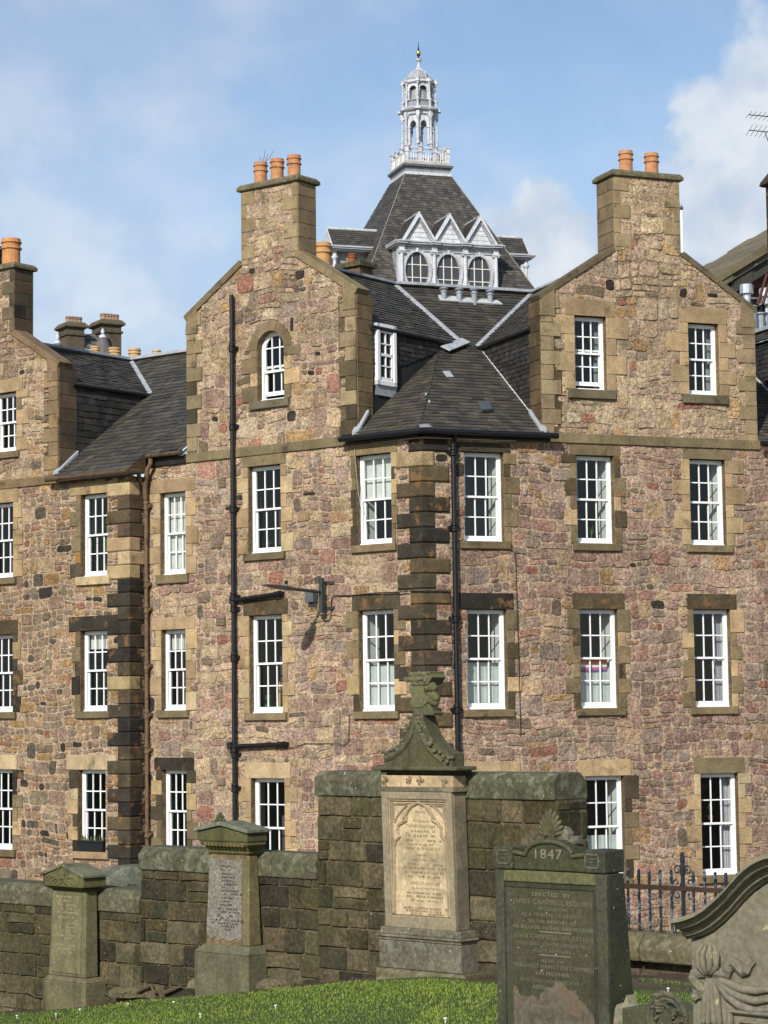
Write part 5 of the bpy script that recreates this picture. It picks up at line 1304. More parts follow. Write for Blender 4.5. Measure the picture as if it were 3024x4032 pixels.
for (x, yt, ym, yb, r) in ((778, 850, 918, 1060, .72), (436, 892, 962, 1040, .42)):
    p = DH.P(*DH.c('c3', x, yb, .6), .6); zt_, zm_, zb2 = [DH.c('c3', x, y, .6)[1] for y in (yt, ym, yb)]; f = (zt_ - zm_) / (zt_ - zb2)
    m = MB(); m.lathe((p.x, p.y, 0), [(r * 1.05, zb2 - 3), (r * 1.05, zb2), (r * f, zm_)], rgb(104,102,100), 14); tu = m.build('turret', m_slate, dh)
    m = MB(); m.lathe((p.x, p.y, 0), [(r * f * 1.15, zm_ - .05), (r * f * .9, zm_ + .1), (.05, zt_ - .4), (.12, zt_ - .35), (.12, zt_ - .2), (.02, zt_)], rgb(196,202,208), 12); m.build('finial', m_lead, tu)

# ================================================================== neighbouring house at the right edge
NB = FR.off(-9.0)
a0 = NB.c('cs', 300, 1640); a1 = NB.c('cs', 853, 1300)
nb = thing('house', 'reddish rubble house with a mossy slab verge and dark chimney at the right edge', 'building', tuple(NB.P(a1[0], -3)))
sv = (a1[1] - a0[1]) / (a1[0] - a0[0]); ue_ = a1[0] + 2.5; zev = a1[1] + sv * 2.5
m = MB(); hz = lambda y: 0
lo0 = NB.c('cs', 440, 1660); k_ = a0[1] + sv * (lo0[0] - a0[0]) - lo0[1] + .35
poly = [(a0[0], -3), (ue_, -3), (ue_, zev - k_), (a0[0], a0[1] - k_)]
wall_sheet(m, NB, poly, [], .1, rgb(130,100,84), rgb(130,100,84)); rubble(m, NB, [(a1[0] - 2.5, a0[1] - 2.5), (ue_, a0[1] - 2.5), (ue_, zev - k_), (a1[0] - 2.5, a1[1] - 2.5 * sv - k_)], [], 260, RED, hb=(.25, .45)); m.build('wall', m_rub, nb)
m = MB()
for j, (o0, o1, d0, d1, c_) in enumerate(((0, .22, -3, .75, rgb(122,112,84)), (.22, .40, -3, .66, rgb(112,104,80)), (.40, .78, -3, .55, rgb(70,66,58)))):
    n_ = 7
    for k in range(n_):
        f0, f1 = k / n_, (k + 1) / n_; U0, U1 = a0[0] + (ue_ - a0[0]) * f0, a0[0] + (ue_ - a0[0]) * f1; z0_, z1_ = a0[1] + (zev - a0[1]) * f0, a0[1] + (zev - a0[1]) * f1; jj = .03 * ((k * 7 + j * 3) % 5 - 2) * .5
        m.prism(NB, [(U0, z0_ - o1), (U1, z1_ - o1), (U1, z1_ - o0 + jj), (U0, z0_ - o0 + jj)], d0, d1 + jj, vary(c_, .1))
m.build('roof', m_slate, nb)
NC = FR.off(-4.5); c0 = NC.c('cs', 835, 820); c0 = (c0[0] + .42, c0[1]); ct = NC.c('cs', 853, 780)[1]
m = MB(); m.box(NC, c0[0], c0[0] + 1.6, -3, c0[1], -.7, 0, rgb(64,56,46)); rubble(m, NC, rect(c0[0], c0[0] + 1.6, c0[1] - 6, c0[1]), [], 262, [(rgb(70,62,50), 1), (rgb(56,50,42), 1), (rgb(88,76,58), .6)]); ch = m.build('chimney', m_dark, nb)
m = MB(); m.loft([[NC.P(u, c0[1] + z, d) for u, d in ((c0[0]-e, e), (c0[0]+1.6+e, e), (c0[0]+1.6+e, -.7-e), (c0[0]-e, -.7-e))] for z, e in ((0, .06), (.04, .12), (.12, .10), (.34, -.04))], rgb(62,58,46)); m.build('chimney_cap', m_dark, ch)
m = MB()
for x0, y0, x1, y1 in ((770, 1810, 845, 1570), (812, 1810, 880, 1580)):
    m.tube([NC.P(*NC.c('cs', x0, y0, .3), .3), NC.P(*NC.c('cs', x1, y1, .1), .1)], .035, rgb(84,48,36), 8)
m.build('chimney_stay', m_brownp, nb)
# television aerial on that chimney
mp = NC.P(c0[0] + .2, c0[1] + .2, -.3); az1 = NC.c('cs', 853, 318)[1]; az2 = NC.c('cs', 853, 446)[1]
an = thing('tv_aerial', 'thin metal television aerial with two combs of rods above the right edge chimney', 'aerial', tuple(mp))
m = MB(); m.tube([mp - UPV * .2, Vector((mp.x, mp.y, az1 + .3))], .02, rgb(90,90,92), 8); m.build('mast', m_steel, an)
for (yy, xl, dy) in ((305, 700, .0), (428, 705, .0)):
    A_ = NC.P(*NC.c('cs', xl, yy, -.3), -.3); B2_ = Vector((mp.x, mp.y, NC.c('cs', 853, yy + 14, -.3)[1])); Bx = B2_ + (B2_ - A_) * .5
    m = MB(); m.tube([A_, Bx], .012, rgb(60,60,64), 6); d_ = (Bx - A_); n_ = 11; sd_ = d_.cross(UPV).normalized()
    for k in range(n_):
        p = A_ + d_ * (k / (n_ - 1)); L_ = .16 + .01 * k; tilt = UPV * (.05 if yy < 400 else .10); m.tube([p - sd_ * L_ - tilt, p + sd_ * L_ + tilt], .006, rgb(60,60,64), 5)
    if yy > 400: m.tube([A_ + d_ * .35 - UPV * .02, A_ + d_ * .4 - UPV * .22, A_ + d_ * .55 - UPV * .28, B2_ - UPV * .3], .010, rgb(70,70,72), 6)
    m.build('rod_array', m_steel, an)
# white pole behind the right chimney
pb = at(*S('cs', 176, 1420), 66); ptp = at(*S('cs', 174, 1062), 66)
fp = thing('flagpole', 'slim white pole with a small dark finial beside the right gable chimney', 'pole', (pb.x, pb.y, pb.z - 4))
m = MB(); m.lathe((pb.x, pb.y, pb.z - 4), [(.05, 0), (.036, ptp.z - pb.z + 4)], rgb(246,246,246), 12); m.build('pole', m_white, fp)
m = MB(); m.lathe((pb.x, pb.y, ptp.z), [(.03, 0), (.06, .05), (.06, .08), (.015, .13), (.01, .17)], rgb(90,86,80), 10); m.build('finial', m_iron, fp)
# ================================================================== ground
FW = Frame(at(1660, 3600, 22.3), -dirv(-45)); FW.O.z = 0
def ground_z(x, y):
    z = -0.0391 * y + .05
    s_ = max(0.0, min(1.0, y / 24.0))
    if x < .35: z += .148 * max(x - .35, -9) * s_
    return z
def gz_d(p):          # terrain height incl. the drop behind the boundary wall
    d = (p - FW.O).dot(FW.N)
    if d > -1.75: return ground_z(p.x, p.y) + (0.02 * math.sin(p.x * 1.7 + p.y) if d > .3 else 0)
    return -3.1
gm = MB()
us = [-300, -120, -50, -25] + [-12 + .5 * k for k in range(46)] + [14, 20, 40, 120, 300]
ds = [-500, -200, -90, -60, -30, -12, -4, -1.80, -1.75, -1.0, -.4] + [-.2 + .25 * k for k in range(12)] + [3.2, 4, 5, 6, 8, 10, 12, 16, 20, 30, 60, 150]
V_ = {}
def gp_(i, j):
    p = FW.P(us[i], 0, ds[j]); p.z = gz_d(p) if abs(us[i]) < 30 else (gz_d(FW.P(30 * (1 if us[i] > 0 else -1), 0, ds[j])) if ds[j] > -1.75 else -3.1)
    if ds[j] >= 16: p.z = gz_d(FW.P(max(-30, min(30, us[i])), 0, 16)) 
    return p
pts = [gp_(i, j) for i in range(len(us)) for j in range(len(ds))]
fs_ = []; cs_ = []
for i in range(len(us) - 1):
    for j in range(len(ds) - 1): n = len(ds); fs_.append((i * n + j, (i + 1) * n + j, (i + 1) * n + j + 1, i * n + j + 1))
gm.mesh(pts, fs_, rgb(70, 80, 34))
for q in range(len(gm.f)):
    j = q % (len(ds) - 1)
    dm_ = (ds[j] + ds[j + 1]) / 2
    gm.c[q] = rgb(104, 98, 90) if dm_ < -1.7 else (rgb(84, 72, 54) if dm_ < .42 else rgb(74, 90, 36))
tag(gm.build('ground', m_soil), kind='structure')

# grass blades
R = np.random.default_rng(5)
NB_ = 200000
yy = R.uniform(9.5, 28.0, NB_); xx = R.uniform(-.215, .215, NB_) * yy
dd_ = (xx - FW.O.x) * FW.N.x + (yy - FW.O.y) * FW.N.y
edge = .44 + .12 * np.sin(xx * 3.1) + .08 * np.sin(xx * 7.7 + 1)
uu_ = (xx - FW.O.x) * FW.U.x + (yy - FW.O.y) * FW.U.y
edge = np.where(uu_ > 2.2, -.55 + .1 * np.sin(uu_ * 5), edge)
dens = 0.5 + .5 * np.sin(xx * 2.3 + 1.0) * np.sin(yy * 1.9)
keep = (dd_ > edge) & (R.uniform(0, 1, NB_) < .75 + .25 * dens)
xx, yy = xx[keep], yy[keep]; n_ = len(xx)
zz = -0.0391 * yy + .05 + np.where(xx < .35, .148 * np.maximum(xx - .35, -9) * np.clip(yy / 24, 0, 1), 0) + .02 * np.sin(xx * 1.7 + yy)
patch_ = .5 + .5 * np.sin(xx * 1.3 + 2 * np.sin(yy * .9)) * np.cos(yy * 1.1 + xx * .7)
h = R.uniform(.008, .022, n_) * (.8 + .5 * patch_); wd = R.uniform(.004, .010, n_); th = R.uniform(0, 2 * math.pi, n_); ln = R.uniform(.0, .7, n_) * h; la = R.uniform(0, 2 * math.pi, n_)
P0 = np.stack([xx - np.cos(th) * wd, yy - np.sin(th) * wd, zz - .01], 1); P1 = np.stack([xx + np.cos(th) * wd, yy + np.sin(th) * wd, zz - .01], 1)
P2 = np.stack([xx + np.cos(la) * ln, yy + np.sin(la) * ln, zz + h], 1)
V3 = np.stack([P0, P1, P2], 1).reshape(-1, 3)
me = bpy.data.meshes.new('grass'); me.vertices.add(len(V3)); me.vertices.foreach_set('co', V3.ravel()); me.loops.add(len(V3)); me.loops.foreach_set('vertex_index', np.arange(len(V3), dtype=np.int32))
me.polygons.add(n_); me.polygons.foreach_set('loop_start', np.arange(0, 3 * n_, 3, dtype=np.int32)); me.polygons.foreach_set('loop_total', np.full(n_, 3, dtype=np.int32))
me.update(calc_edges=True)
c1_, c2_, c3_ = np.array(rgb(132, 152, 56)), np.array(rgb(110, 134, 50)), np.array(rgb(165, 158, 92))
t1 = np.clip(R.uniform(0, 1, n_) * .7 + .5 * patch_ - .2, 0, 1)[:, None]; cc_ = c2_ * (1 - t1) + c1_ * t1; dry = (R.uniform(0, 1, n_) < .07)[:, None]; cc_ = np.where(dry, c3_, cc_) * R.uniform(.8, 1.2, (n_, 1))
ca = np.ones((n_, 4), dtype=np.float32); ca[:, :3] = cc_
a_ = me.attributes.new('tint', 'FLOAT_COLOR', 'CORNER'); a_.data.foreach_set('color', np.repeat(ca, 3, axis=0).ravel()); me.materials.append(m_grass)
go = bpy.data.objects.new('grass', me); col.objects.link(go); tag(go, 'short bright green lawn in front of the old stone wall', 'grass', kind='stuff')

# ================================================================== boundary wall
WCOL = [(tuple(x * .82 for x in c), w_) for c, w_ in [(rgb(82,78,58),3),(rgb(74,70,54),3),(rgb(92,84,62),2.5),(rgb(100,92,70),1.5),(rgb(66,62,50),2),(rgb(112,100,76),1),(rgb(88,80,56),2)]]
segs = []
uA = FW.c('c9', 0, 1100)[0] - 1.2; uB = FW.c('c9', 768, 1000)[0]; uC = FW.c('cb', 225, 560)[0]; uD = FW.c('cc', 430, 150)[0]
zA = FW.c('c9', 650, 1112, .05)[1]; zB = FW.c('c9', 950, 885, .05)[1]; zC = FW.c('cb', 420, 508, .05)[1]
print('wall', uA, uB, uC, uD, zA, zB, zC)
bw_ = thing('boundary_wall', 'dark mossy ashlar boundary wall with stepped lichened coping behind the gravestones', 'wall', tuple(FW.P((uA+uD)/2, ground_z(0, 22), -.2)))
WT = .42
for k, (a, b, zt_) in enumerate(((uA, uB, zA), (uB, uC, zB), (uC, uD, zC))):
    m = MB(); CH_ = .25
    m.box(FW, a, b, -4.0, zt_ - CH_, -WT, -.012, rgb(104,94,72))
    blk = []
    def lighter(u, z, c, R): 
        g_ = FW.P(u, 0); gz = ground_z(g_.x, g_.y)
        if z - gz < .7 and R.random() < .22: return vary(rgb(100,92,70), .12, .03, R)
        return c
    if k == 1: blk.append((b - .75, b - .28, ground_z(*FW.P(b - .6, 0).xy) - .2, ground_z(*FW.P(b - .6, 0).xy) + .17))
    rubble(m, FW, rect(a, b, -3.0, zt_ - CH_), blk, 300 + k, WCOL, hb=(.16, .26), relief=(.002, .016), dark=lighter, ash=True)
    m.build('wall', m_wall, bw_)
    u = a - (.02 if k else 0); R = random.Random(310 + k); m = MB()
    while u < b - .05:
        L_ = min(R.uniform(.9, 1.3), b - u)
        if b - u - L_ < .4: L_ = b - u
        e_ = .006; c = vary(rgb(94,92,72), .1, .03, R)
        prof = [(-WT - .03, zt_ - CH_), (.03, zt_ - CH_), (.035, zt_ - .085), (-.04, zt_), (-WT + .06, zt_), (-WT - .03, zt_ - .1)]
        m.loft([[FW.P(u + e_, z, d) for d, z in prof], [FW.P(u + L_ - e_, z, d) for d, z in prof]], c); u += L_
    m.build('coping', m_cope, bw_, bevel=.012)
fe = fret(FW, uD)
m = MB(); m.box(fe, 0, WT, -3.5, zC - .27, -.2, -.005, rgb(90,82,62)); rubble(m, fe, rect(0, WT, -3.0, zC - .27), [], 320, WCOL, hb=(.2, .3), relief=(.002, .014), ash=True); m.build('end_face', m_wall, bw_)
# dwarf wall with railing
FRL = FW.off(-1.25); 
u0r, u1r = uD + .3, uD + 6.5
zr0 = FRL.c('ce', 500, 1010, .10)[1]; zr1 = FRL.c('ce', 500, 1310, .12)[1]
dw = thing('dwarf_wall', 'low mossy stone kerb wall with rounded coping under the iron railing', 'wall', tuple(FRL.P(uD + 2, zr1 - .4)))
m = MB(); R = random.Random(4); u = FRL.c('ce', 305, 1150, .12)[0] - 1.6
while u < u1r:
    L_ = 1.6; prof = [(-.25, zr1), (.12, zr1), (.14, zr1 + .12), (.10, zr0 - .08), (.03, zr0), (-.2, zr0 + .01)]
    m.loft([[FRL.P(u + .008, z, d) for d, z in prof], [FRL.P(u + L_ - .008, z, d) for d, z in prof]], vary(rgb(112,104,80), .08, .03, R)); u += L_
m.build('coping', m_cope, dw, bevel=.02)
m = MB(); m.box(FRL, u0r - 1, u1r, zr1 - 1.2, zr1 + .01, -.3, -.02, rgb(96,84,70)); m.build('base', m_wall, dw)
rl = thing('iron_railing', 'black flaking wrought iron railing with spear tops and a scrolled standard on the kerb wall', 'railing', tuple(FRL.P(uD + 2, zr0)))
FRB = FRL.off(-.05)
IR = rgb(52, 54, 56)
xsb = [195, 310, 420, 533, 650, 880, 1000, 1112, 1222]
ub = [FRB.c('ce', x, 600)[0] for x in xsb]; sp = (ub[4] - ub[0]) / 4
ub = [ub[0] - sp * k for k in range(3, 0, -1)] + ub + [ub[-1] + sp * k for k in range(1, 12)]
zt_b = FRB.c('ce', 420, 375)[1]; zrail = FRB.c('ce', 420, 512)[1]
for u in ub:
    m = MB(); q = .0095; z0 = zr0 - .05; zs_ = zrail + .07
    sqr = lambda z, e: [FRB.P(u - e, z, -e), FRB.P(u + e, z, -e), FRB.P(u + e, z, e), FRB.P(u - e, z, e)]
    m.loft([sqr(z0, q), sqr(zs_, q), sqr(zs_ + .02, q * 1.35), sqr(zs_ + .10, q * 1.0), sqr(zt_b, .002)], vary(IR, .3)); m.build('bar', m_iron_f if 'm_iron_f' in globals() else m_iron, rl)
m = MB(); m.box(FRB, ub[0] - .2, ub[-1] + .2, zrail - .022, zrail + .022, -.018, .018, rgb(72, 58, 46)); m.build('rail', m_iron, rl)
us_ = FRB.c('ce', 772, 600)[0]; zs0, zs1 = FRB.c('ce', 790, 800)[1], FRB.c('ce', 760, 150)[1]
m = MB(); sqr = lambda z, e: [FRB.P(us_ - e, z, -e), FRB.P(us_ + e, z, -e), FRB.P(us_ + e, z, e), FRB.P(us_ - e, z, e)]
zk = FRB.c('ce', 765, 390)[1]; zh = FRB.c('ce', 760, 260)[1]
m.loft([sqr(zr0 - .05, .014), sqr(zk, .014), sqr(zk + .01, .02), sqr(zk + .06, .02), sqr(zh, .014), sqr(zh + .02, .018), sqr(zh + .10, .012), sqr(zs1, .002)], IR)
st = m.build('standard', m_iron, rl)
def scroll(cx, cz, r, sg, up):
    m = MB(); pts = []
    for k in range(26):
        t_ = k / 25; a = t_ * 2.1 * math.pi * 1.15; rr = r * (1 - .82 * t_); pts.append(FRB.P(cx + sg * (-rr * math.cos(a)), cz + up * rr * math.sin(a), 0))
    m.tube(pts, .008, IR, 6); m.build('scroll', m_iron, st)
for (x, y, r, sg, up) in ((710, 335, .05, -1, 1), (820, 340, .05, 1, 1), (700, 468, .055, -1, -1), (840, 470, .055, 1, -1), (712, 590, .065, -1, 1), (845, 600, .065, 1, 1)):
    c_ = FRB.c('ce', x, y); scroll(c_[0], c_[1], r, sg, up)
for sg in (-1, 1):
    m = MB(); m.tube([FRB.P(us_, zs0 - .0, 0), FRB.P(us_ + sg * .05, zs0 - .05, 0), FRB.P(us_ + sg * .10, zs0 - .13, 0), FRB.P(us_ + sg * .10, zr0, 0)], .009, IR, 6); m.build('brace', m_iron, st)

# ================================================================== gravestones
def poly_px(fr, k, pts, d): return [fr.c(k, x, y, d) for x, y in pts]
def text_mb(mb, fr, s, uc, zb, h, d, c, shear=0.0, ext=.004, width=None):
    cu = bpy.data.curves.new('t', 'FONT'); cu.body = s; cu.align_x = 'CENTER'; cu.size = h / .70; cu.extrude = 0; cu.resolution_u = 2; cu.space_character = 1.08
    ob = bpy.data.objects.new('t', cu); me = bpy.data.meshes.new_from_object(ob)
    w_ = max((v.co.x for v in me.vertices), default=0) - min((v.co.x for v in me.vertices), default=0); f = 1.0
    if width and w_ > 0: f = width / w_
    i0 = len(mb.v)
    for v in me.vertices: mb.v.append(tuple(fr.P(uc + v.co.x * f + shear * v.co.y, zb + v.co.y, d)))
    for p in me.polygons: mb.f.append(tuple(i0 + i for i in p.vertices)); mb.c.append(c); mb.m.append(0)
    bpy.data.objects.remove(ob); bpy.data.curves.remove(cu); bpy.data.meshes.remove(me)
def worn(mb, fr, uc, zb, h, w_, d, c, R):
    u = uc - w_ / 2
    while u < uc + w_ / 2:
        l_ = R.uniform(.012, .05)
        if R.random() < .82:
            v = u
            while v < u + l_: q = R.uniform(.004, .009); mb.box(fr, v, v + q, zb + R.uniform(0, .2) * h, zb + h * R.uniform(.6, 1), d - .002, d + .001, vary(c, .2)); v += q + R.uniform(.003, .006)
        u += l_ + R.uniform(.010, .02)
# ---- central monument
dS, dB = .20, .24
m1 = thing('gravestone', 'tall cream and grey monument with a broken carved crest above its curved gablet', 'gravestone', tuple(FW.P(FW.c('cb', 830, 1700, dB)[0], FW.c('cb', 830, 1720, dB)[1], .2)), 'gravestones in the churchyard')
G1 = rgb(128,122,102); CR = rgb(196,172,134); GRY = rgb(122,113,94); MO = rgb(86,84,60)
def mid(a, b): return (a + b) / 2
uL, uR_ = FW.c('cb', 590, 1560, dB)[0], FW.c('cb', 1077, 1620, dB)[0]
zb0 = mid(FW.c('cb', 583, 1650, dB)[1], FW.c('cb', 1078, 1712, dB)[1]); zb1 = mid(FW.c('cb', 598, 1500, dB)[1], FW.c('cb', 1075, 1545, dB)[1])
m = MB(); m.box(FW, uL, uR_, zb0 - .02, zb1, .0, dB, rgb(112,108,92), 0, .01); m.box(FW, uL - .03, uR_ + .05, zb0 - .5, zb0 - .02, .0, dB + .04, rgb(110,104,80), 0, .03); m.build('plinth', m_cope, m1, bevel=.01)
zs0_ = mid(FW.c('cb', 640, 1420, dS)[1], FW.c('cb', 1060, 1468, dS)[1])
m = MB()
for o, z0, z1 in ((.045, zb1, zb1 + .03), (.065, zb1 + .03, zb1 + .055), (.03, zb1 + .055, zs0_)): m.box(FW, uL - .03 + (.07 - o), uR_ + .03 - (.07 - o), z0, z1, .0, dS + o, rgb(120,114,96))
m.build('base_moulding', m_cope, m1, bevel=.008)
shL = FW.c('cb', 640, 1415, dS); shR = FW.c('cb', 1060, 1460, dS); shTL = FW.c('cb', 612, 625, dS); shTR = FW.c('cb', 1032, 632, dS)
zst = mid(shTL[1], shTR[1])
m = MB(); m.prism(FW, [(shL[0], zs0_), (shR[0], zs0_), (shTR[0], zst), (shTL[0], zst)], .02, dS, GRY); m.build('shaft', m_cream, m1, bevel=.012)
lean = ((shTL[0] - shL[0]) + (shTR[0] - shR[0])) / 2 / (zst - zs0_)
FS = Frame(FW.P(0, zs0_, dS), FW.U, FW.N, FW.Z + FW.U * lean)     # leaning frame of the shaft face
def A_(x, y): u, z = FW.c('cA', x, y, dS); return (u - lean * (z - zs0_), z - zs0_)
m = MB(); fr4 = [A_(150, 360), A_(955, 395), A_(1030, 2080), A_(180, 2010)]
Lx = mid(fr4[0][0], fr4[3][0]); Rx = mid(fr4[1][0], fr4[2][0]); Tz = mid(fr4[0][1], fr4[1][1]); Bz = mid(fr4[2][1], fr4[3][1])
hwS = (shTR[0] - shTL[0]) / 2; ucS = mid(shL[0], shR[0])
edge_c = rgb(150, 138, 112)
for q in ((ucS - hwS + .005, Lx - .012, -.0, zst - zs0_), (Rx + .012, ucS + hwS - .005, 0, zst - zs0_), (Lx - .012, Rx + .012, Tz + .012, zst - zs0_), (Lx - .012, Rx + .012, .0, Bz - .01)): m.box(FS, q[0], q[1], q[2], q[3], -.02, .028, edge_c)
m.build('panel_border', m_cream, m1, bevel=.008)
for o, hgt in ((.0, .022), (.026, .014)):
    m = MB(); m.tube([FS.P(Lx + o, Bz, .012), FS.P(Lx + o, Tz - o, .012), FS.P(Rx - o, Tz - o, .012), FS.P(Rx - o, Bz, .012)], hgt * .6, rgb(170,150,118), 6); m.build('panel_moulding', m_cream, m1)
m = MB(); m.box(FS, Lx, Rx, Bz, Tz, -.02, .004, rgb(204,182,144)); m.build('inscription_panel', m_cream, m1)
pathL = [(205,2000),(205,1040),(225,960),(285,900),(250,820),(265,730),(330,690),(380,662),(370,590),(400,520),(460,450),(550,405)]
pathR = [(650,450),(720,540),(755,600),(760,662),(830,700),(885,770),(890,890),(940,950),(970,1030),(1025,2060)]
m = MB(); pp = [A_(*q) for q in pathL + pathR]; m.tube([FS.P(u, z, .010) for u, z in pp], .017, rgb(168,148,116), 8); m.build('trefoil_arch', m_cream, m1)
m = MB()
for pth in ([(205,690),(250,600),(310,520),(390,445)], [(965,690),(900,600),(830,510),(755,450)], [(190,425),(385,425)], [(190,425),(195,640)], [(715,445),(910,455)], [(915,455),(920,640)], [(330,640),(365,590)], [(770,600),(800,650)]):
    m.tube([FS.P(*A_(x, y), .008) for x, y in pth], .011, rgb(158,142,114), 6)
m.build('spandrel_tracery', m_cream, m1)
m = MB(); tcx = rgb(132,112,80); R = random.Random(9); ctr = A_(590, 1000)[0]
for y, s, h_, w_ in ((560, 'Memory', .038, .13), (690, 'The Family of', .030, .21), (770, 'THOMAS McGRUGAR', .042, .40), (1030, 'died 7th January 1847', .030, .34), (1095, 'THOMAS McGRUGAR ESQ', .040, .50), (1180, 'Their Son', .028, .14), (1255, 'died 7th March 1850', .030, .31), (1600, 'JANET McGRUGAR', .042, .40), (1665, 'the last of their Family', .030, .36)):
    u, z = A_(590, y); text_mb(m, FS, s, ctr + (.03 if y > 1200 else 0), z, h_ * .72, .0062, tcx, width=w_)
for y, w_ in ((840, .30), (905, .38), (975, .44), (1320, .52), (1375, .54), (1440, .52), (1500, .42), (1740, .46), (1790, .48), (1850, .36), (1960, .56), (2000, .5), (2040, .5)):
    u, z = A_(590, y); worn(m, FS, ctr + .02, z, .026, w_, .0055, rgb(146,128,96), R)
m.build('inscription', m_plain, m1)
m = MB(); z0 = zst; z1 = mid(FW.c('cb', 605, 605, dS)[1], FW.c('cb', 1032, 610, dS)[1]) ; zf1 = mid(FW.c('cb', 608, 530, dS)[1], FW.c('cb', 1033, 535, dS)[1])
m.box(FW, shTL[0] - .03, shTR[0] + .03, z0, z0 + .04, .0, dS + .035, rgb(110,102,84)); m.build('string', m_cream, m1, bevel=.006)
m = MB(); m.box(FW, shTL[0] - .005, shTR[0] + .005, z0 + .04, zf1, .02, dS + .01, rgb(206,180,140)); m.build('frieze', m_cream, m1, bevel=.008)
m = MB(); R = random.Random(12)
for uc in (shTL[0] + .06, mid(shTL[0], shTR[0]) - .1, mid(shTL[0], shTR[0]) + .05, shTR[0] - .1):
    for k in range(7):
        a = R.uniform(0, 6.28); r_ = R.uniform(.03, .06); zc2 = (z0 + zf1) / 2 + .02; m.tube([FW.P(uc, zc2, dS + .012), FW.P(uc + r_ * .6 * math.cos(a), zc2 + r_ * .6 * math.sin(a), dS + .022), FW.P(uc + r_ * math.cos(a + .5), zc2 + r_ * math.sin(a + .5), dS + .012)], .008, rgb(150,128,96), 6)
m.build('frieze_carving', m_cream, m1)
zc0, zc1_ = zf1, mid(FW.c('cb', 540, 478, dB)[1], FW.c('cb', 1050, 478, dB)[1]); a0_, a1_ = FW.c('cb', 545, 485, dB + .05)[0], FW.c('cb', 1050, 480, dB + .05)[0]
m = MB(); hh = zc1_ - zc0
for o, f0, f1 in ((-.10, 0, .25), (-.06, .25, .55), (.0, .55, 1.0)): m.box(FW, a0_ - o, a1_ + o, zc0 + hh * f0, zc0 + hh * f1, .0 - max(o, 0), dB + .05 + o, rgb(92,90,68) if f0 > .5 else rgb(70,68,52))
m.build('cornice', m_grave, m1, bevel=.012)
dG = .22
g_pts = [(40,1490),(40,1330),(130,1300),(220,1245),(300,1160),(355,1060),(390,950),(408,880),(415,808),(600,800),(618,880),(650,980),(705,1100),(775,1200),(860,1280),(950,1330),(1015,1350),(1020,1505)]
gp2 = poly_px(FW, 'cu', g_pts, dG); zbm = min(z for u, z in gp2); gp2 = [(u, max(z, zbm)) for u, z in gp2]; gp2[0] = (gp2[0][0], zc1_ - .01); gp2[-1] = (gp2[-1][0], zc1_ - .01)
m = MB(); m.prism(FW, gp2, .03, dG, MO); gb = m.build('gablet', m_grave, m1, bevel=.012)
m = MB()
for pth in ([(60,1420),(180,1380),(300,1290),(390,1180),(450,1060),(480,940),(492,860)], [(900,1470),(800,1390),(700,1280),(620,1150),(560,1030),(520,920),(500,860)]):
    pts = [FW.P(*FW.c('cu', x, y, dG), dG) for x, y in pth]; m.tube(pts, .024, rgb(100,98,74), 8)
    pts = [FW.P(*FW.c('cu', x, y + 40, dG), dG) for x, y in pth]; m.tube(pts, .012, rgb(84,82,60), 8)
m.build('gablet_moulding', m_grave, gb)
m = MB(); R = random.Random(2)
for side in ([(60,1350),(150,1320),(240,1250),(320,1160),(370,1070),(400,960),(415,860)], [(560,860),(585,920),(605,1000),(640,1080),(690,1180),(740,1240),(800,1300),(860,1350),(920,1390),(990,1420)]):
    for x, y in side:
        p = FW.P(*FW.c('cu', x, y, dG), dG)
        for k in range(3):
            q = p + Vector((R.uniform(-.03,.03), R.uniform(-.02,.02), R.uniform(-.035,.03))); m.lathe(q - UPV*.02, [(.006, 0), (.02, .012), (.022, .024), (.006, .04)], rgb(112,108,84), 7)
m.build('leaf_carving', m_grave, gb)
# broken crest
m = MB()
bk = poly_px(FW, 'cu', [(478,800),(478,690),(560,680),(660,690),(750,700),(750,740),(780,760),(770,795)], .20); m.prism(FW, bk, .07, .21, rgb(100,96,74))
sh_ = poly_px(FW, 'cu', [(480,690),(440,665),(400,600),(430,570),(455,500),(440,450),(408,430),(405,370),(450,375),(600,360),(640,390),(615,430),(620,490),(650,520),(700,540),(690,600),(640,640),(560,690)], .22)
m.prism(FW, sh_, .06, .22, rgb(108,108,76))
st2 = poly_px(FW, 'cu', [(430,360),(445,330),(330,275),(345,255),(430,235),(440,170),(520,175),(620,165),(740,160),(735,200),(760,245),(725,300),(700,350),(600,365)], .21)
m.prism(FW, st2, .03, .23, rgb(104,102,74))
cr = m.build('crest', m_grave, m1, bevel=.02)
m = MB(); R = random.Random(6)
for (x, y, r) in ((690,390,.05),(740,385,.055),(770,400,.04),(640,420,.03),(720,510,.045),(770,520,.05),(800,550,.045),(760,590,.05),(790,610,.04),(700,640,.04),(660,600,.045),(650,670,.05),(720,690,.04),(600,640,.03)):
    p = FW.P(*FW.c('cu', x, y, .17), .17); m.lathe(p - UPV * r, [(r * .2, 0), (r * .8, r * .4), (r, r), (r * .75, r * 1.6), (r * .2, 2 * r)], vary(rgb(104,104,72), .15, .03, R), 9)
for k in range(26):
    x = R.uniform(350, 750); y = R.choice([200, 250, 265, 280]) + R.uniform(-20, 20); r = R.uniform(.014, .028); p = FW.P(*FW.c('cu', x, y, .23), .23); m.lathe(p - UPV * r, [(r * .2, 0), (r, r), (r * .2, 2 * r)], vary(rgb(104,102,74), .15, .03, R), 7)
m.build('crest_carving', m_grave, cr, smooth=True)

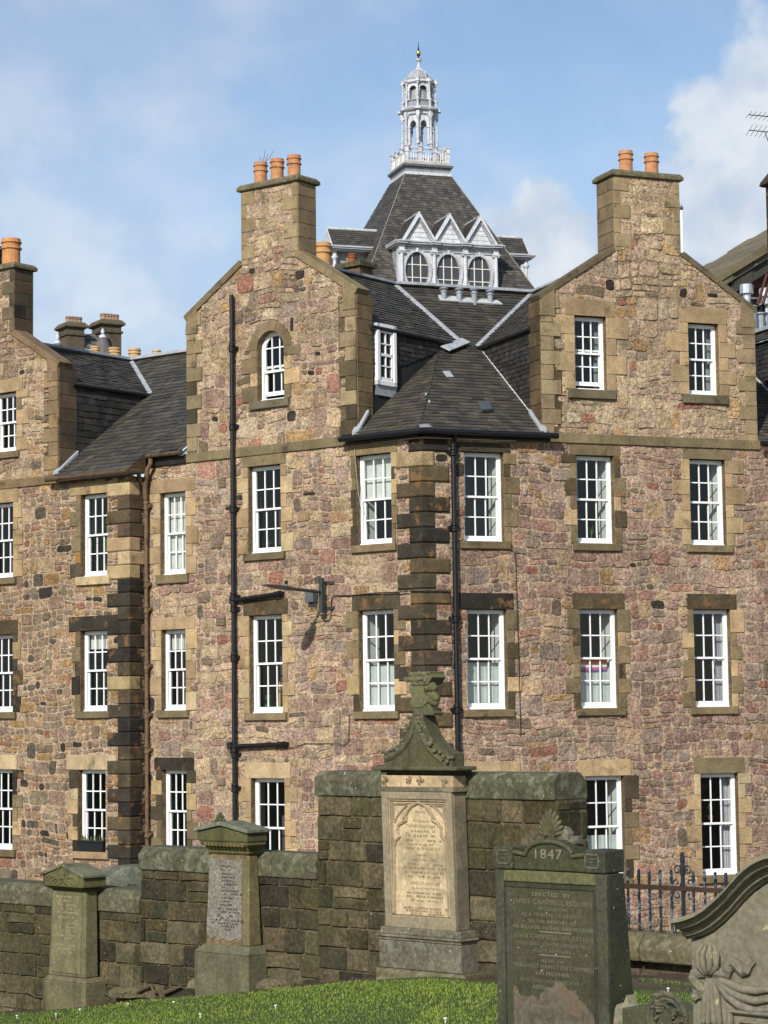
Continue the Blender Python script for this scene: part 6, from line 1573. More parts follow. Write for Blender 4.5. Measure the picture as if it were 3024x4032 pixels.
# ---- second stone, with the grey inscription slab
m2 = thing('gravestone', 'stout gravestone with lichened grey inscription slab and a low mossy pediment', 'gravestone', tuple(FW.P(FW.c('c9', 1200, 1640, .40)[0], FW.c('c9', 1200, 1630, .40)[1], .2)), 'gravestones in the churchyard')
d2 = .21; OL = rgb(112,108,78)
bl_, br_ = FW.c('c9', 1058, 1540, d2 + .05)[0], FW.c('c9', 1352, 1560, d2 + .05)[0]; z1 = mid(FW.c('c9', 1065, 1440, d2 + .05)[1], FW.c('c9', 1345, 1482, d2 + .05)[1]); z0 = mid(FW.c('c9', 1055, 1605, d2 + .05)[1], FW.c('c9', 1360, 1640, d2 + .05)[1])
m = MB(); m.box(FW, bl_, br_, z0 - .4, z1, .0, d2 + .05, rgb(104,102,78)); 
sBL, sBR, sTL, sTR = [FW.c('cB', *q, d2) for q in ((160,2040),(885,2125),(180,505),(822,520))]
zsb, zsT = mid(sBL[1], sBR[1]), mid(sTL[1], sTR[1])
m.loft([[FW.P(u, z, d) for u, d in ((a, e), (b, e), (b, -.0), (a, -.0))] for z, a, b, e in ((z1, bl_, br_, d2 + .05), (z1 + .015, bl_, br_, d2 + .05), (zsb, sBL[0] - .02, sBR[0] + .02, d2 + .015))], rgb(110,106,82)); m.build('plinth', m_grave, m2, bevel=.015)
m = MB(); m.loft([[FW.P(u, z, d) for u, d in ((a, e), (b, e), (b, .03), (a, .03))] for z, a, b, e in ((zsb, sBL[0], sBR[0], d2), (zsT, sTL[0], sTR[0], d2 - .05))], rgb(120,110,76)); m.build('shaft', m_grave, m2, bevel=.015)
tl = (zsT - zsb); FN2 = Frame(FW.P(0, zsb, d2), FW.U, None, FW.Z + FW.N * (-.05 / tl))
def B_(x, y): return FN2.c('cB', x, y)
pL, pR, pT, pB = mid(B_(200,560)[0], B_(185,1965)[0]), mid(B_(760,590)[0], B_(800,2020)[0]), mid(B_(200,560)[1], B_(760,590)[1]), mid(B_(185,1965)[1], B_(800,2020)[1])
m = MB(); R = random.Random(8); pl2 = [(pL - .01, pB + .05)] + [(pL + (pR - pL) * k / 8, pB + R.uniform(-.02, .03)) for k in range(1, 9)] + [(pR + .01, pB + .02), (pR - .02, pT - .02), (pL + .06, pT), (pL, pT - .01)]
m.prism(FN2, pl2, -.02, .014, rgb(138,132,118)); m.build('inscription_slab', m_marble, m2, bevel=.004)
m = MB(); m.box(FN2, pL - .01, pR, pB - .09, pB + .06, -.01, .006, rgb(126,106,78)); m.box(FN2, pL, pR + .02, pT - .02, pT + .04, -.01, .006, rgb(124,108,80)); m.build('stone_scar', m_cope, m2)
m = MB(); R = random.Random(3)
for y, xc, w_ in ((710, 490, .14), (770, 490, .16), (845, 510, .12), (905, 530, .2), (965, 550, .22), (1030, 570, .18), (1085, 560, .24), (1140, 570, .24), (1200, 620, .26), (1265, 560, .26), (1320, 480, .08), (1380, 470, .2), (1455, 530, .3), (1510, 540, .32), (1570, 480, .2), (1610, 470, .12), (1650, 500, .5), (1705, 500, .46), (1760, 540, .2), (1810, 540, .08)):
    u, z = B_(xc, y); worn(m, FN2, u, z - .012, .024, w_, .0155, rgb(72,70,70), R)
m.build('inscription', m_plain, m2)
zt0 = zsT; dP = d2 + .06
pp = [FW.c('c9', *q, dP) for q in ((1072,842),(1344,858),(1344,803),(1205,764),(1070,786))]
zlo = mid(pp[0][1], pp[1][1]); hgh = mid(pp[2][1], pp[4][1])
m = MB(); hh = zlo - zt0; uC_ = mid(sTL[0], sTR[0]); hwT = (sTR[0] - sTL[0]) / 2; hwP = (pp[1][0] - pp[0][0]) / 2; uP = mid(pp[0][0], pp[1][0])
lay = [(0, hwT, d2 - .05), (.02, hwT + .02, d2 - .03), (hh * .38, hwT + .02, d2 - .03), (hh * .42, hwT + .04, d2 - .01), (hh * .5, hwT + .04, d2 - .01), (hh * .55, hwT + .05, d2 + .0), (hh * .8, hwT + .09, d2 + .04), (hh, hwP - .02, d2 + .05)]
m.loft([[FW.P(u, zt0 + z, d) for u, d in ((uC_ - w_, e), (uC_ + w_, e), (uC_ + w_, .0), (uC_ - w_, .0))] for z, w_, e in lay], rgb(108,100,66)); m.build('bed_moulding', m_grave, m2, bevel=.006)
m = MB()
for k in range(11): u = uC_ - hwT + 2 * hwT * k / 10; m.lathe(FW.P(u, zt0 + hh * .58, d2 + .035), [(.006, 0), (.022, .012), (.022, .035), (.006, .05)], rgb(116,104,62), 7)
m.build('leaf_carving', m_grave, m2)
m = MB(); pts5 = [(uP - hwP, zlo), (uP + hwP, zlo), (uP + hwP, hgh), (uP, pp[3][1]), (uP - hwP, hgh)]; m.prism(FW, pts5, -.02, dP, rgb(92,90,58)); pm = m.build('pediment', m_grave, m2, bevel=.015)
m = MB()
for sg in (-1, 1): m.prism(FW, ccw([(uP + sg * (hwP + .03), hgh - .01), (uP + sg * (hwP + .03), hgh + .03), (uP, pp[3][1] + .05), (uP, pp[3][1] + .005)]), -.03, dP + .03, rgb(120,122,104))
m.build('pediment_roof', m_cope, m2, bevel=.01)
m = MB(); cu_, cz_ = FW.c('c9', 1203, 770, dP - .05)
for a in (-70, -45, -20, 0, 20, 45, 70):
    r_ = .15 - abs(a) * .0009; t_ = math.radians(a); m.tube([FW.P(cu_, cz_, dP - .04), FW.P(cu_ + r_ * .5 * math.sin(t_), cz_ + r_ * .55 * math.cos(t_), dP - .02), FW.P(cu_ + r_ * math.sin(t_), cz_ + r_ * math.cos(t_), dP - .05)], [.014, .022, .014], rgb(78,78,46), 7)
m.build('acroterion', m_grave, pm)

# ---- third stone, leaf pediment, left
m3 = thing('gravestone', 'leftmost mossy gravestone with a carved leaf pediment and deep plinth', 'gravestone', tuple(FW.P(FW.c('cC', 370, 2040, .45)[0], FW.c('cC', 370, 2040, .45)[1], .2)), 'gravestones in the churchyard')
d3 = .24; OLV = rgb(116,110,82)
C_ = lambda x, y, d=d3: FW.c('cC', x, y, d)
b0, b1 = C_(60, 1880, d3 + .06)[0], C_(683, 1940, d3 + .06)[0]; z1 = mid(C_(60, 1755, d3 + .06)[1], C_(680, 1820, d3 + .06)[1]); z0 = mid(C_(60, 1985, d3 + .06)[1], C_(685, 2065, d3 + .06)[1])
sb = mid(C_(150, 1685)[1], C_(680, 1745)[1]); s0, s1 = C_(150, 1685)[0], C_(680, 1745)[0]; t0, t1 = C_(168, 445)[0], C_(665, 490)[0]; stp = mid(C_(168, 445)[1], C_(665, 490)[1])
m = MB(); m.box(FW, b0, b1, z0 - .4, z1, -.0, d3 + .06, rgb(110,104,76)); m.loft([[FW.P(u, z, d) for u, d in ((a, e), (b, e), (b, 0), (a, 0))] for z, a, b, e in ((z1, b0, b1, d3 + .06), (sb, s0 - .01, s1 + .01, d3 + .01))], rgb(116,108,80)); m.build('plinth', m_grave, m3, bevel=.015)
m = MB(); m.loft([[FW.P(u, z, d) for u, d in ((a, e), (b, e), (b, .05), (a, .05))] for z, a, b, e in ((sb, s0, s1, d3), (stp, t0, t1, d3 - .03))], OLV); m.build('shaft', m_grave, m3, bevel=.015)
FN3 = Frame(FW.P(0, sb, d3), FW.U, None, FW.Z - FW.N * (.03 / (stp - sb)))
K_ = lambda x, y: FN3.c('cC', x, y)
l3, r3, tp3, bt3 = mid(K_(225, 540)[0], K_(195, 1640)[0]), K_(635, 1000)[0], mid(K_(225, 520)[1], K_(630, 560)[1]), mid(K_(210, 1640)[1], K_(630, 1690)[1])
m = MB(); m.box(FN3, l3, r3, bt3, tp3, -.01, .012, rgb(124,118,86)); m.build('inscription_panel', m_grave, m3, bevel=.006)
m = MB(); R = random.Random(15)
for y, w_ in ((560, .38), (620, .42), (680, .3), (730, .2), (790, .42), (860, .3), (940, .3), (1000, .26), (1050, .28), (1120, .3), (1160, .2), (1260, .4), (1320, .36), (1365, .16)): u, z = K_(420, y); worn(m, FN3, mid(l3, r3), z - .01, .030, w_, .0135, rgb(156,146,112), R)
m.build('inscription', m_plain, m3)
dP = d3 + .07
q0, q1 = C_(66, 395, dP), C_(650, 435, dP); uP = mid(q0[0], q1[0]); hwP = (q1[0] - q0[0]) / 2; zlo = mid(q0[1], q1[1]); hg = mid(C_(60, 240, dP)[1], C_(650, 282, dP)[1]); ap = C_(340, 120, dP)[1]
m = MB(); hh = zlo - stp; m.loft([[FW.P(u, stp + z, d) for u, d in ((mid(t0, t1) - w_, e), (mid(t0, t1) + w_, e), (mid(t0, t1) + w_, 0), (mid(t0, t1) - w_, 0))] for z, w_, e in ((0, (t1 - t0) / 2, d3 - .03), (hh * .4, (t1 - t0) / 2 + .01, d3 - .02), (hh * .5, hwP - .06, d3 + .02), (hh, hwP - .03, d3 + .05))], rgb(90,84,62)); m.build('bed_moulding', m_grave, m3)
m = MB(); m.prism(FW, [(uP - hwP, zlo), (uP + hwP, zlo), (uP + hwP, hg), (uP, ap), (uP - hwP, hg)], -.02, dP, rgb(104,100,66)); pm = m.build('pediment', m_grave, m3, bevel=.012)
m = MB()
for sg in (-1, 1): m.prism(FW, ccw([(uP + sg * (hwP + .03), hg - .01), (uP + sg * (hwP + .03), hg + .025), (uP, ap + .035), (uP, ap + .0)]), -.03, dP + .02, rgb(124,122,98))
m.build('pediment_roof', m_grave, m3, bevel=.008)
m = MB(); o3 = C_(352, 240, dP)
m.tube([FW.P(o3[0] + .085 * math.cos(a), o3[1] + .12 * math.sin(a), dP) for a in [math.radians(-60 + 300 * k / 16) for k in range(17)]], .012, rgb(112,108,70), 7)
m.lathe(FW.P(o3[0], o3[1] - .08, dP - .01), [(.01, 0), (.05, .04), (.055, .09), (.03, .15), (.005, .17)], rgb(110,106,70), 10)
for pth in ([(330,330),(240,240),(150,240),(95,330)], [(330,330),(260,260),(190,265),(120,340)], [(335,335),(280,280),(230,300),(180,350)], [(345,335),(300,300),(270,320),(240,360)], [(280,380),(400,300),(480,250),(560,280),(600,370)], [(400,300),(480,270),(540,300),(590,385)], [(380,320),(440,320),(500,360),(520,380)], [(370,330),(420,350),(460,385)]):
    m.tube([FW.P(*C_(x, y, dP), dP) for x, y in pth], [.010] + [.014] * (len(pth) - 2) + [.006], rgb(116,112,74), 7)
m.build('leaf_carving', m_grave, pm)

# ---- 1847 stone
F5 = Frame(at(2160, 3750, 14.2), FW.U); F5.O.z = 0
m4 = thing('gravestone', 'dark mossy headstone dated 1847 with a shell ornament on its arched top', 'gravestone', tuple(F5.P(0, ground_z(F5.O.x, F5.O.y))), 'gravestones in the churchyard')
Dk = lambda x, y, d=0.0: F5.c('cD', x, y, d)
tl, tr, bl5, br5 = Dk(12, 590), Dk(1160, 648), Dk(5, 2190), Dk(1190, 2210); ztp = mid(tl[1], tr[1]); zbt = ground_z(F5.O.x, F5.O.y) - .2; SD = -.17
ul = mid(tl[0], bl5[0]); ur = mid(tr[0], br5[0]); BKC = rgb(62,62,47)
P5L, P5R = mid(Dk(95, 715)[0], Dk(100, 2100)[0]), mid(Dk(1055, 775)[0], Dk(1070, 2100)[0]); P5T = mid(Dk(95, 712)[1], Dk(1055, 772)[1])
m = MB()
m.loft([[F5.P(ul, zbt, -.30), F5.P(ur, zbt, -.30), F5.P(ur, zbt, -.02), F5.P(ul, zbt, -.02)], [F5.P(ul, ztp, SD), F5.P(ur, ztp, SD), F5.P(ur, ztp, -.02), F5.P(ul, ztp, -.02)]], BKC)
for q in ((ul, P5L, zbt, ztp), (P5R, ur, zbt, ztp), (P5L, P5R, P5T, ztp)): m.box(F5, *q, -.03, 0, rgb(100,98,64) if q[2] == P5T else rgb(74,74,58))
m.build('headstone', m_old, m4, bevel=.008)
I5L, I5R, I5T = P5L + .055, P5R - .035, mid(Dk(165, 775)[1], Dk(1035, 835)[1])
m = MB(); m.box(F5, P5L, P5R, I5T, P5T, -.025, -.012, rgb(60,60,46)); m.box(F5, P5L, I5L, zbt, I5T, -.025, -.012, rgb(72,72,58)); m.box(F5, I5R, P5R, zbt, I5T, -.025, -.012, rgb(60,60,46)); m.build('panel_moulding', m_old, m4, bevel=.006)
m = MB(); m.box(F5, I5L, I5R, zbt, I5T, -.03, -.0185, rgb(74,72,52)); ip = m.build('inscription_panel', m_old, m4)
# flaked area where the face has fallen away
R = random.Random(21); edge = [(165,1760),(230,1830),(250,1900),(330,1930),(400,1900),(440,1960),(480,1900),(520,1830),(600,1820),(640,1760),(720,1790),(760,1850),(840,1870),(880,1960),(950,2010),(1000,2080),(1030,2130),(1050,2300)]
e2 = []
for (x0, y0), (x1, y1) in zip(edge, edge[1:]):
    for k in range(4): t_ = k / 4; e2.append((x0 + (x1 - x0) * t_ + R.uniform(-12, 12), y0 + (y1 - y0) * t_ + R.uniform(-14, 14)))
fl = [Dk(x, y, -.0185) for x, y in e2]; fl = [(max(I5L, min(I5R, u)), z) for u, z in fl]
m = MB(); m.face([F5.P(u, z, -.0165) for u, z in [(I5L, zbt)] + fl + [(fl[-1][0], zbt)]], rgb(102,95,80))
m.build('flaked_patch', material('flaked_sandstone', .92, ((5, .25), (30, .3)), ((40, .5, .008), (9, .6, .02)), patch=((3.2, .48, .54, rgb(116,98,76), .6, 4.0),)), m4)
m = MB(); lc = rgb(126,122,96); uc5 = Dk(600, 1200)[0]
for y, s, h_, xa, xb in ((880,'ERECTED  BY',.040,385,790), (965,'JAMES CAMPBELL ESQUIRE.',.048,185,1040), (1030,'OF LONDON',.034,445,745), (1095,'AS A TRIBUTE OF RESPECT,',.034,275,940), (1165,'TO THE MEMORY OF',.034,345,845), (1230,'HIS BELOVED FATHER AND MOTHER',.036,185,1030),
                  (1330,'JOHN CAMPBELL, HIS FATHER',.046,190,1035), (1400,'WHO DIED 8TH DECEMBER 1831.',.034,215,1010), (1470,'AGED 64 YEARS',.034,400,795), (1575,'ALSO OF',.034,485,720), (1640,'MARGARET HAMILTON CAMPBELL',.042,180,1050), (1710,'HIS MOTHER.',.036,430,790), (1785,'WHO DIED 14TH MARCH 18',.036,265,880), (1840,'AGED',.036,400,515)):
    a = Dk(xa, y, -.018); b = Dk(xb, y, -.018); text_mb(m, F5, s, mid(a[0], b[0]), mid(a[1], b[1]) , h_ * .62, -.0160, vary(lc, .15), width=(b[0] - a[0]))
for y in (1262, 1505):
    a, b = Dk(440, y - 8), Dk(770, y + 12); m.box(F5, a[0], b[0], mid(a[1], b[1]), mid(a[1], b[1]) + .007, -.02, -.0165, lc)
m.build('inscription', m_plain, m4)
# top block
zt5 = mid(Dk(10, 345)[1], Dk(1140, 400)[1]); zs5 = mid(Dk(180, 410)[1], Dk(800, 440)[1]); uA0, uA1, uAc = Dk(310, 400)[0], Dk(795, 430)[0], Dk(560, 330)[0]; zap = Dk(560, 283)[1]
m = MB(); g_ = .012; zb5 = ztp + .004; wE0, wE1 = Dk(185, 480)[0] - ul, ur - Dk(945, 500)[0]
arcp = []
rr = (uA1 - uA0) / 2; uAc = mid(uA0, uA1); hA = zap - zs5
for k in range(17): a = math.pi * k / 16; arcp.append((uAc + rr * math.cos(a), zs5 + hA * math.sin(a)))
m.prism(F5, [(ul + .005, zb5), (ur - .01, zb5), (ur - .01, zs5)] + arcp + [(ul + .005, zs5)], SD, -.012, rgb(70,70,46))
m.box(F5, ul - .005, ul + wE0, zb5, zt5, SD - .01, .012, rgb(72,72,54)); m.box(F5, ur - wE1, ur + .0, zb5, zt5, SD - .01, .012, rgb(66,66,52)); hb5 = m.build('top_block', m_old, m4, bevel=.010)
m = MB(); m.tube([F5.P(ul + wE0, zs5, -.008)] + [F5.P(u, z - .012, -.008) for u, z in arcp[::-1]] + [F5.P(ur - wE1, zs5, -.008)], .014, rgb(84,84,60), 8); m.build('arch_moulding', m_old, hb5)
m = MB()
for (x0, y0, x1, y1) in ((28, 378, 168, 540), (950, 425, 1105, 590)):
    a, b = Dk(x0, y0), Dk(x1, y1); w_, h_ = b[0] - a[0], a[1] - b[1]
    for q in ((a[0], b[0], a[1] - .012, a[1]), (a[0], b[0], b[1], b[1] + .012), (a[0], a[0] + .012, b[1], a[1]), (b[0] - .012, b[0], b[1], a[1]), (a[0] + w_ * .3, b[0], a[1] - h_ * .40, a[1] - h_ * .34), (a[0] + w_ * .3, b[0] - w_ * .2, a[1] - h_ * .62, a[1] - h_ * .56)): m.box(F5, *q, .0, .017, rgb(98,98,78))
m.build('corner_fret', m_old, hb5)
m = MB(); a, b = Dk(405, 480, -.012), Dk(685, 485, -.012); text_mb(m, F5, '1847', mid(a[0], b[0]), mid(a[1], b[1]) , .060, -.0105, rgb(134,131,108), width=b[0] - a[0]); m.build('date', m_plain, hb5)
m = MB(); sc_ = Dk(590, 268, -.06)
for k in range(11):
    a = math.radians(-84 + 168 * k / 10); L_ = .165 - .03 * abs(math.sin(a)) ; bx = sc_[0] + .012 * math.sin(a)
    pts = [F5.P(bx + L_ * f * math.sin(a) * (.75 + .35 * f) * .62, sc_[1] + .01 + L_ * f * math.cos(a * .92) * 1.02, -.075 + .03 * math.sin(f * 2.6)) for f in (0, .3, .6, .85, 1.0)]
    m.tube(pts, [.006, .009, .012, .014, .008], vary(rgb(96,92,66), .1), 8)
for sg in (-1, 1):
    m.tube([F5.P(sc_[0] + sg * (.05 + .07 * f - .012 * math.sin(f * 6)), sc_[1] + .05 * math.cos(f * 4.4) + .0, -.06) for f in [k / 8 for k in range(9)]], .015, rgb(90,86,62), 8)
m.prism(F5, [(sc_[0] - .05, sc_[1] - .03), (sc_[0] + .05, sc_[1] - .03), (sc_[0] + .04, sc_[1] + .05), (sc_[0], sc_[1] + .10), (sc_[0] - .04, sc_[1] + .05)], -.11, -.06, rgb(80,78,54))
m.build('shell_ornament', m_old, hb5)
m = MB(); a, b = Dk(700, 290, -.10), Dk(880, 285, -.10); m.tube([F5.P(a[0], a[1], -.10), F5.P(mid(a[0], b[0]), a[1] - .005, -.11), F5.P(b[0], b[1], -.11)], [.055, .035, .026], rgb(112,108,90), 10)
m.lathe(F5.P(Dk(740, 260, -.1)[0], Dk(740, 285, -.1)[1], -.10), [(.05, 0), (.055, .04), (.03, .075), (.01, .085)], rgb(112,108,90), 9); m.build('broken_ornament', m_old, hb5)
m = MB(); pp5 = poly_px(F5, 'ce', [(40,1946),(55,1790),(75,1745),(120,1728),(150,1722),(165,1680),(178,1645),(190,1690),(205,1740),(225,1765),(240,1790),(250,1946)], .02); m.prism(F5, pp5, -.05, .02, rgb(134,128,106)); m.build('cement_patch', m_cope, m4)

# ---- small stone between
F7 = Frame(at(2620, 3990, 12.2), FW.U); F7.O.z = 0
m5 = thing('gravestone', 'low dark headstone with a round carved wreath, sunk beside the 1847 stone', 'gravestone', tuple(F7.P(0, ground_z(F7.O.x, F7.O.y))), 'gravestones in the churchyard')
E_ = lambda x, y, d=0.0: F7.c('ce', x, y, d)
zg7 = ground_z(F7.O.x, F7.O.y) - .1; tops = [E_(*q) for q in ((125,1778),(330,1758),(520,1742),(690,1790),(870,1832))]
m = MB(); m.prism(F7, ccw([(tops[0][0], zg7), (tops[-1][0], zg7)] + tops[::-1]), -.20, 0, rgb(84,84,62)); m.build('headstone', m_old, m5, bevel=.008)
m = MB(); c7 = E_(605, 1885)
for r_, t_ in ((.125, .016), (.10, .012)): m.tube([F7.P(c7[0] + r_ * math.cos(2*math.pi*k/28), c7[1] + r_ * math.sin(2*math.pi*k/28), .004) for k in range(29)], t_, rgb(96,94,72), 8)
R = random.Random(5)
for k in range(34):
    a = R.uniform(0, 6.28); r_ = R.uniform(.03, .12); m.tube([F7.P(c7[0] + r_ * math.cos(a), c7[1] + r_ * math.sin(a), .0), F7.P(c7[0] + (r_ + .02) * math.cos(a + .3), c7[1] + (r_ + .02) * math.sin(a + .3), .016), F7.P(c7[0] + (r_ + .03) * math.cos(a + .6), c7[1] + (r_ + .03) * math.sin(a + .6), .0)], [.006, .011, .004], rgb(104,100,76), 6)
m.build('wreath_carving', m_old, m5)

# ---- right stone with scrolled pediment and drapery
F6 = Frame(at(2760, 3800, 9.8), -dirv(-48)); F6.O.z = 0
m6 = thing('gravestone', 'large grey buff headstone with sweeping moulded top and carved drapery swag at right edge', 'gravestone', tuple(F6.P(.4, ground_z(F6.O.x, F6.O.y))), 'gravestones in the churchyard')
Hh = lambda x, y, d=0.0: F6.c('cH', x, y, d)
topp = [(0,955),(100,943),(190,920),(300,876),(420,800),(530,706),(640,606),(730,500),(800,420),(880,338),(980,258),(1080,208),(1160,178),(1280,160)]
botp = [(185,1205),(255,1198),(320,1180),(400,1150),(500,1096),(620,1000),(740,880),(850,752),(920,680),(990,616),(1060,566),(1110,530),(1160,505),(1280,490)]
TP = [Hh(x, y, .15) for x, y in topp]; BP_ = [Hh(x, y, .02) for x, y in botp]
BF = rgb(128,122,103)
prof = [(0.0, -.14), (0.0, .15), (.20, .155), (.24, .125), (.28, .12), (.50, .105), (.54, .075), (.60, .078), (.64, .055), (.84, .05), (.88, .028), (1.0, .02), (1.0, -.02)]
m = MB(); rows = []
for (a, b) in zip(TP, BP_): rows.append([F6.P(a[0] + (b[0] - a[0]) * f, a[1] + (b[1] - a[1]) * f, d) for f, d in prof])
m.loft(rows, BF, closed=False, cap=False); m.face(rows[0], BF); m.build('moulding', m_buff, m6)
zg6 = ground_z(F6.O.x, F6.O.y) - .3; le = Hh(240, 1230, 0)[0]; le2 = Hh(272, 2212, 0)[0]
far = BP_[-1]; ext = [(far[0] + .5, far[1] + .05), (far[0] + .5, zg6)]
m = MB(); m.prism(F6, ccw([(le2, zg6), (le, BP_[0][1])] + BP_[1:] + ext), -.14, .0, BF); m.build('headstone', m_buff, m6, bevel=.006)
m = MB(); kx, kz = Hh(487, 1430)
rings = []
for t_ in range(9):
    f = t_ / 8; rr = math.sin(math.pi * (.10 + .82 * f)) ; rings.append([F6.P(kx + rr * .058 * math.cos(a), kz - .066 + .13 * f, -.01 + max(0.0, rr * .046 * math.sin(a) * (1 + .22 * math.cos(5 * a + 3 * f)))) for a in [2 * math.pi * i / 24 for i in range(24)]])
m.loft(rings, rgb(140,134,112)); kn = m.build('drapery_knot', m_buff, m6, smooth=True)
m = MB()
for sg in (-1, -.35, .4, 1): m.tube([F6.P(kx + sg * .012, kz - .066, .03), F6.P(kx + sg * .045, kz - .03, .045 - .012 * abs(sg)), F6.P(kx + sg * .050, kz + .02, .045 - .014 * abs(sg)), F6.P(kx + sg * .026, kz + .06, .022)], [.008, .014, .012, .006], rgb(134,128,106), 8)
m.build('knot_fold', m_buff, kn, smooth=True)
def rib(pth, ws, d, c=BF, thick=.02):
    """flat carved ribbon"""
    pts = [Hh(x, y) for x, y in pth]; rows = []
    for k, (u, z) in enumerate(pts):
        a = pts[max(0, k-1)]; b = pts[min(len(pts)-1, k+1)]; dx, dz = b[0]-a[0], b[1]-a[1]; L_ = math.hypot(dx, dz) or 1; nx, nz = -dz/L_, dx/L_; w_ = ws if not isinstance(ws, list) else ws[k]
        dk = d + .006 * math.sin(k * 2.0)
        rows.append([F6.P(u + nx*w_*f, z + nz*w_*f, dd) for f, dd in ((-1, -.005), (-1, dk), (-.35, dk + thick*.5), (.35, dk + thick*.35), (1, dk), (1, -.005))])
    m = MB(); m.loft(rows, c, closed=False, cap=False); m.face(rows[0], c); m.face(rows[-1], c); return m
rib([(560,1585),(460,1590),(370,1592),(300,1612),(292,1660),(320,1720),(370,1770),(400,1800),(370,1840),(340,1860)], .021, .02).build('ribbon', m_buff, m6)
rib([(330,1850),(315,1885),(340,1920)], .018, .018).build('ribbon_end', m_buff, m6)
rib([(520,1590),(590,1592),(650,1610),(690,1618),(708,1570),(700,1500),(740,1470),(790,1478),(830,1530),(880,1590),(920,1570),(945,1500),(985,1440)], .022, .02).build('ribbon', m_buff, m6)
def fold(pths, w0, w1, d, name):
    for pth in pths:
        m = MB(); n = len(pth); m.tube([F6.P(*Hh(x, y), d * .35) for x, y in pth], [w0 + (w1 - w0) * math.sin(math.pi * min(1, .12 + k / (n - 1) * .88)) for k in range(n)], vary(BF, .06), 10); m.build(name, m_buff, m6, smooth=True)
fold([[(468,1625),(440,1800),(420,1980),(405,2150),(400,2230)], [(490,1625),(475,1800),(468,1980),(460,2180),(458,2240)], [(510,1625),(515,1800),(522,1980),(530,2180),(535,2250)], [(530,1630),(550,1800),(570,1980),(590,2180),(600,2260)]], .009, .018, .02, 'drapery_tail')
fold([[(530,1625),(640,1690),(760,1755),(900,1800),(1050,1812),(1180,1800),(1300,1760)], [(530,1630),(620,1730),(740,1830),(880,1900),(1020,1935),(1160,1925),(1300,1880)], [(525,1635),(590,1740),(700,1880),(840,1990),(1000,2050),(1160,2045),(1300,2000)]], .007, .020, .025, 'drapery_swag')
m = MB(); a, b = Hh(722, 2055), Hh(1300, 2110)
for o, r_ in ((0, .016), (.04, .012)): m.tube([F6.P(a[0] + o, zg6, .01), F6.P(a[0] + o, a[1] - o, .01), F6.P(b[0] + .3, a[1] - o, .01)], r_, BF, 8)
m.build('panel_frame', m_buff, m6)

# ================================================================== block and spikes behind the wall, left
FP = FW.off(-2.2); a = FP.c('c9', 470, 1075); b = FP.c('c9', 650, 1085); t_ = FP.c('c9', 540, 990)
pr5 = thing('stone_pier', 'grey green hipped stone cap of a pier just behind the low wall', 'pier', tuple(FP.P(mid(a[0], b[0]), -3)))
m = MB(); u0p, u1p = a[0] - .25, b[0] + .15; dpt = u1p - u0p
m.box(FP, u0p + .05, u1p - .05, -3, a[1] - .1, -dpt + .05, -.05, rgb(96,96,80)); m.build('shaft', m_grave, pr5)
m = MB(); m.loft([[FP.P(u, z, d) for u, d in ((u0p + e, -e), (u1p - e, -e), (u1p - e, -dpt + e), (u0p + e, -dpt + e))] for z, e in ((a[1] - .12, 0), (a[1] + .02, 0), (t_[1], dpt * .3))], rgb(104,106,90)); m.build('cap', m_cope, pr5)

# ================================================================== street lamp on the left wall
dl = .20
uP_ = FL.c('cl', 735, 400, dl)[0]; zP0, zP1 = FL.c('cl', 740, 592, dl)[1], FL.c('cl', 735, 208, dl)[1]
lamp = thing('wall_lamp', 'dark grey bracket street lamp with flat head fixed to the rubble wall', 'street lamp', tuple(FL.P(uP_, zP0)))
GL_ = rgb(64, 68, 70)
m = MB(); m.box(FL, uP_ - .045, uP_ + .045, zP0, zP1, dl - .04, dl + .04, GL_); po = m.build('post', m_iron, lamp, bevel=.006)
for y in (262, 535):
    z = FL.c('cl', 790, y, .06)[1]; m = MB(); m.box(FL, uP_ - .03, uP_ + .20, z - .03, z + .03, .01, .05, GL_); m.box(FL, uP_ - .03, uP_ + .03, z - .03, z + .03, .01, dl, GL_); m.build('wall_bracket', m_iron, lamp)
zt1, d1 = on_perp(FL, uP_, *S('cl', 395, 325)); zt2, d2_ = on_perp(FL, uP_, *S('cl', 105, 283)); za, _ = on_perp(FL, uP_, *S('cl', 740, 365))
print('lamp', za, zt1, d1, zt2, d2_)
m = MB(); m.tube([FL.P(uP_, za, dl), FL.P(uP_, zt1, d1)], .035, GL_, 10); m.tube([FL.P(uP_, za + .35, dl), FL.P(uP_, zt1 + .06, d1 - .3)], .008, GL_, 6); m.build('arm', m_iron, lamp)
m = MB(); secs = []
for f, hw, hh in ((0, .05, .045), (.10, .10, .055), (.3, .15, .05), (.7, .155, .035), (.93, .10, .02), (1.0, .05, .010)):
    d = d1 - .05 + (d2_ - d1 + .05) * f; z = zt1 + (zt2 - zt1) * f
    secs.append([FL.P(uP_ + hw * math.cos(2*math.pi*i/14), z + hh * math.sin(2*math.pi*i/14), d) for i in range(14)])
m.loft(secs, rgb(84,90,92)); lh = m.build('lamp_head', m_iron, lamp, smooth=False)
m = MB(); zz_, dd2 = on_perp(FL, uP_, *S('cl', 350, 262)); m.lathe(FL.P(uP_, zz_ - .03, dd2), [(.035, 0), (.04, .05), (.038, .07), (.01, .085)], rgb(34,32,32), 12); m.build('photocell', m_iron, lh)
a = FL.c('cl', 567, 365, .16); b = FL.c('cl', 655, 472, .16)
m = MB(); m.box(FL, a[0], b[0], b[1], a[1], .05, .20, rgb(92, 100, 104)); cbx = m.build('control_box', m_plain, lamp, bevel=.012)
m = MB()
for k in range(4): u = a[0] + .06 + k * .05; m.tube([FL.P(u, b[1] + .01, .12), FL.P(u, b[1] - .10 - .02 * (k % 2), .12)], .012, rgb(70,74,76), 8)
m.build('cable_gland', m_iron, cbx)
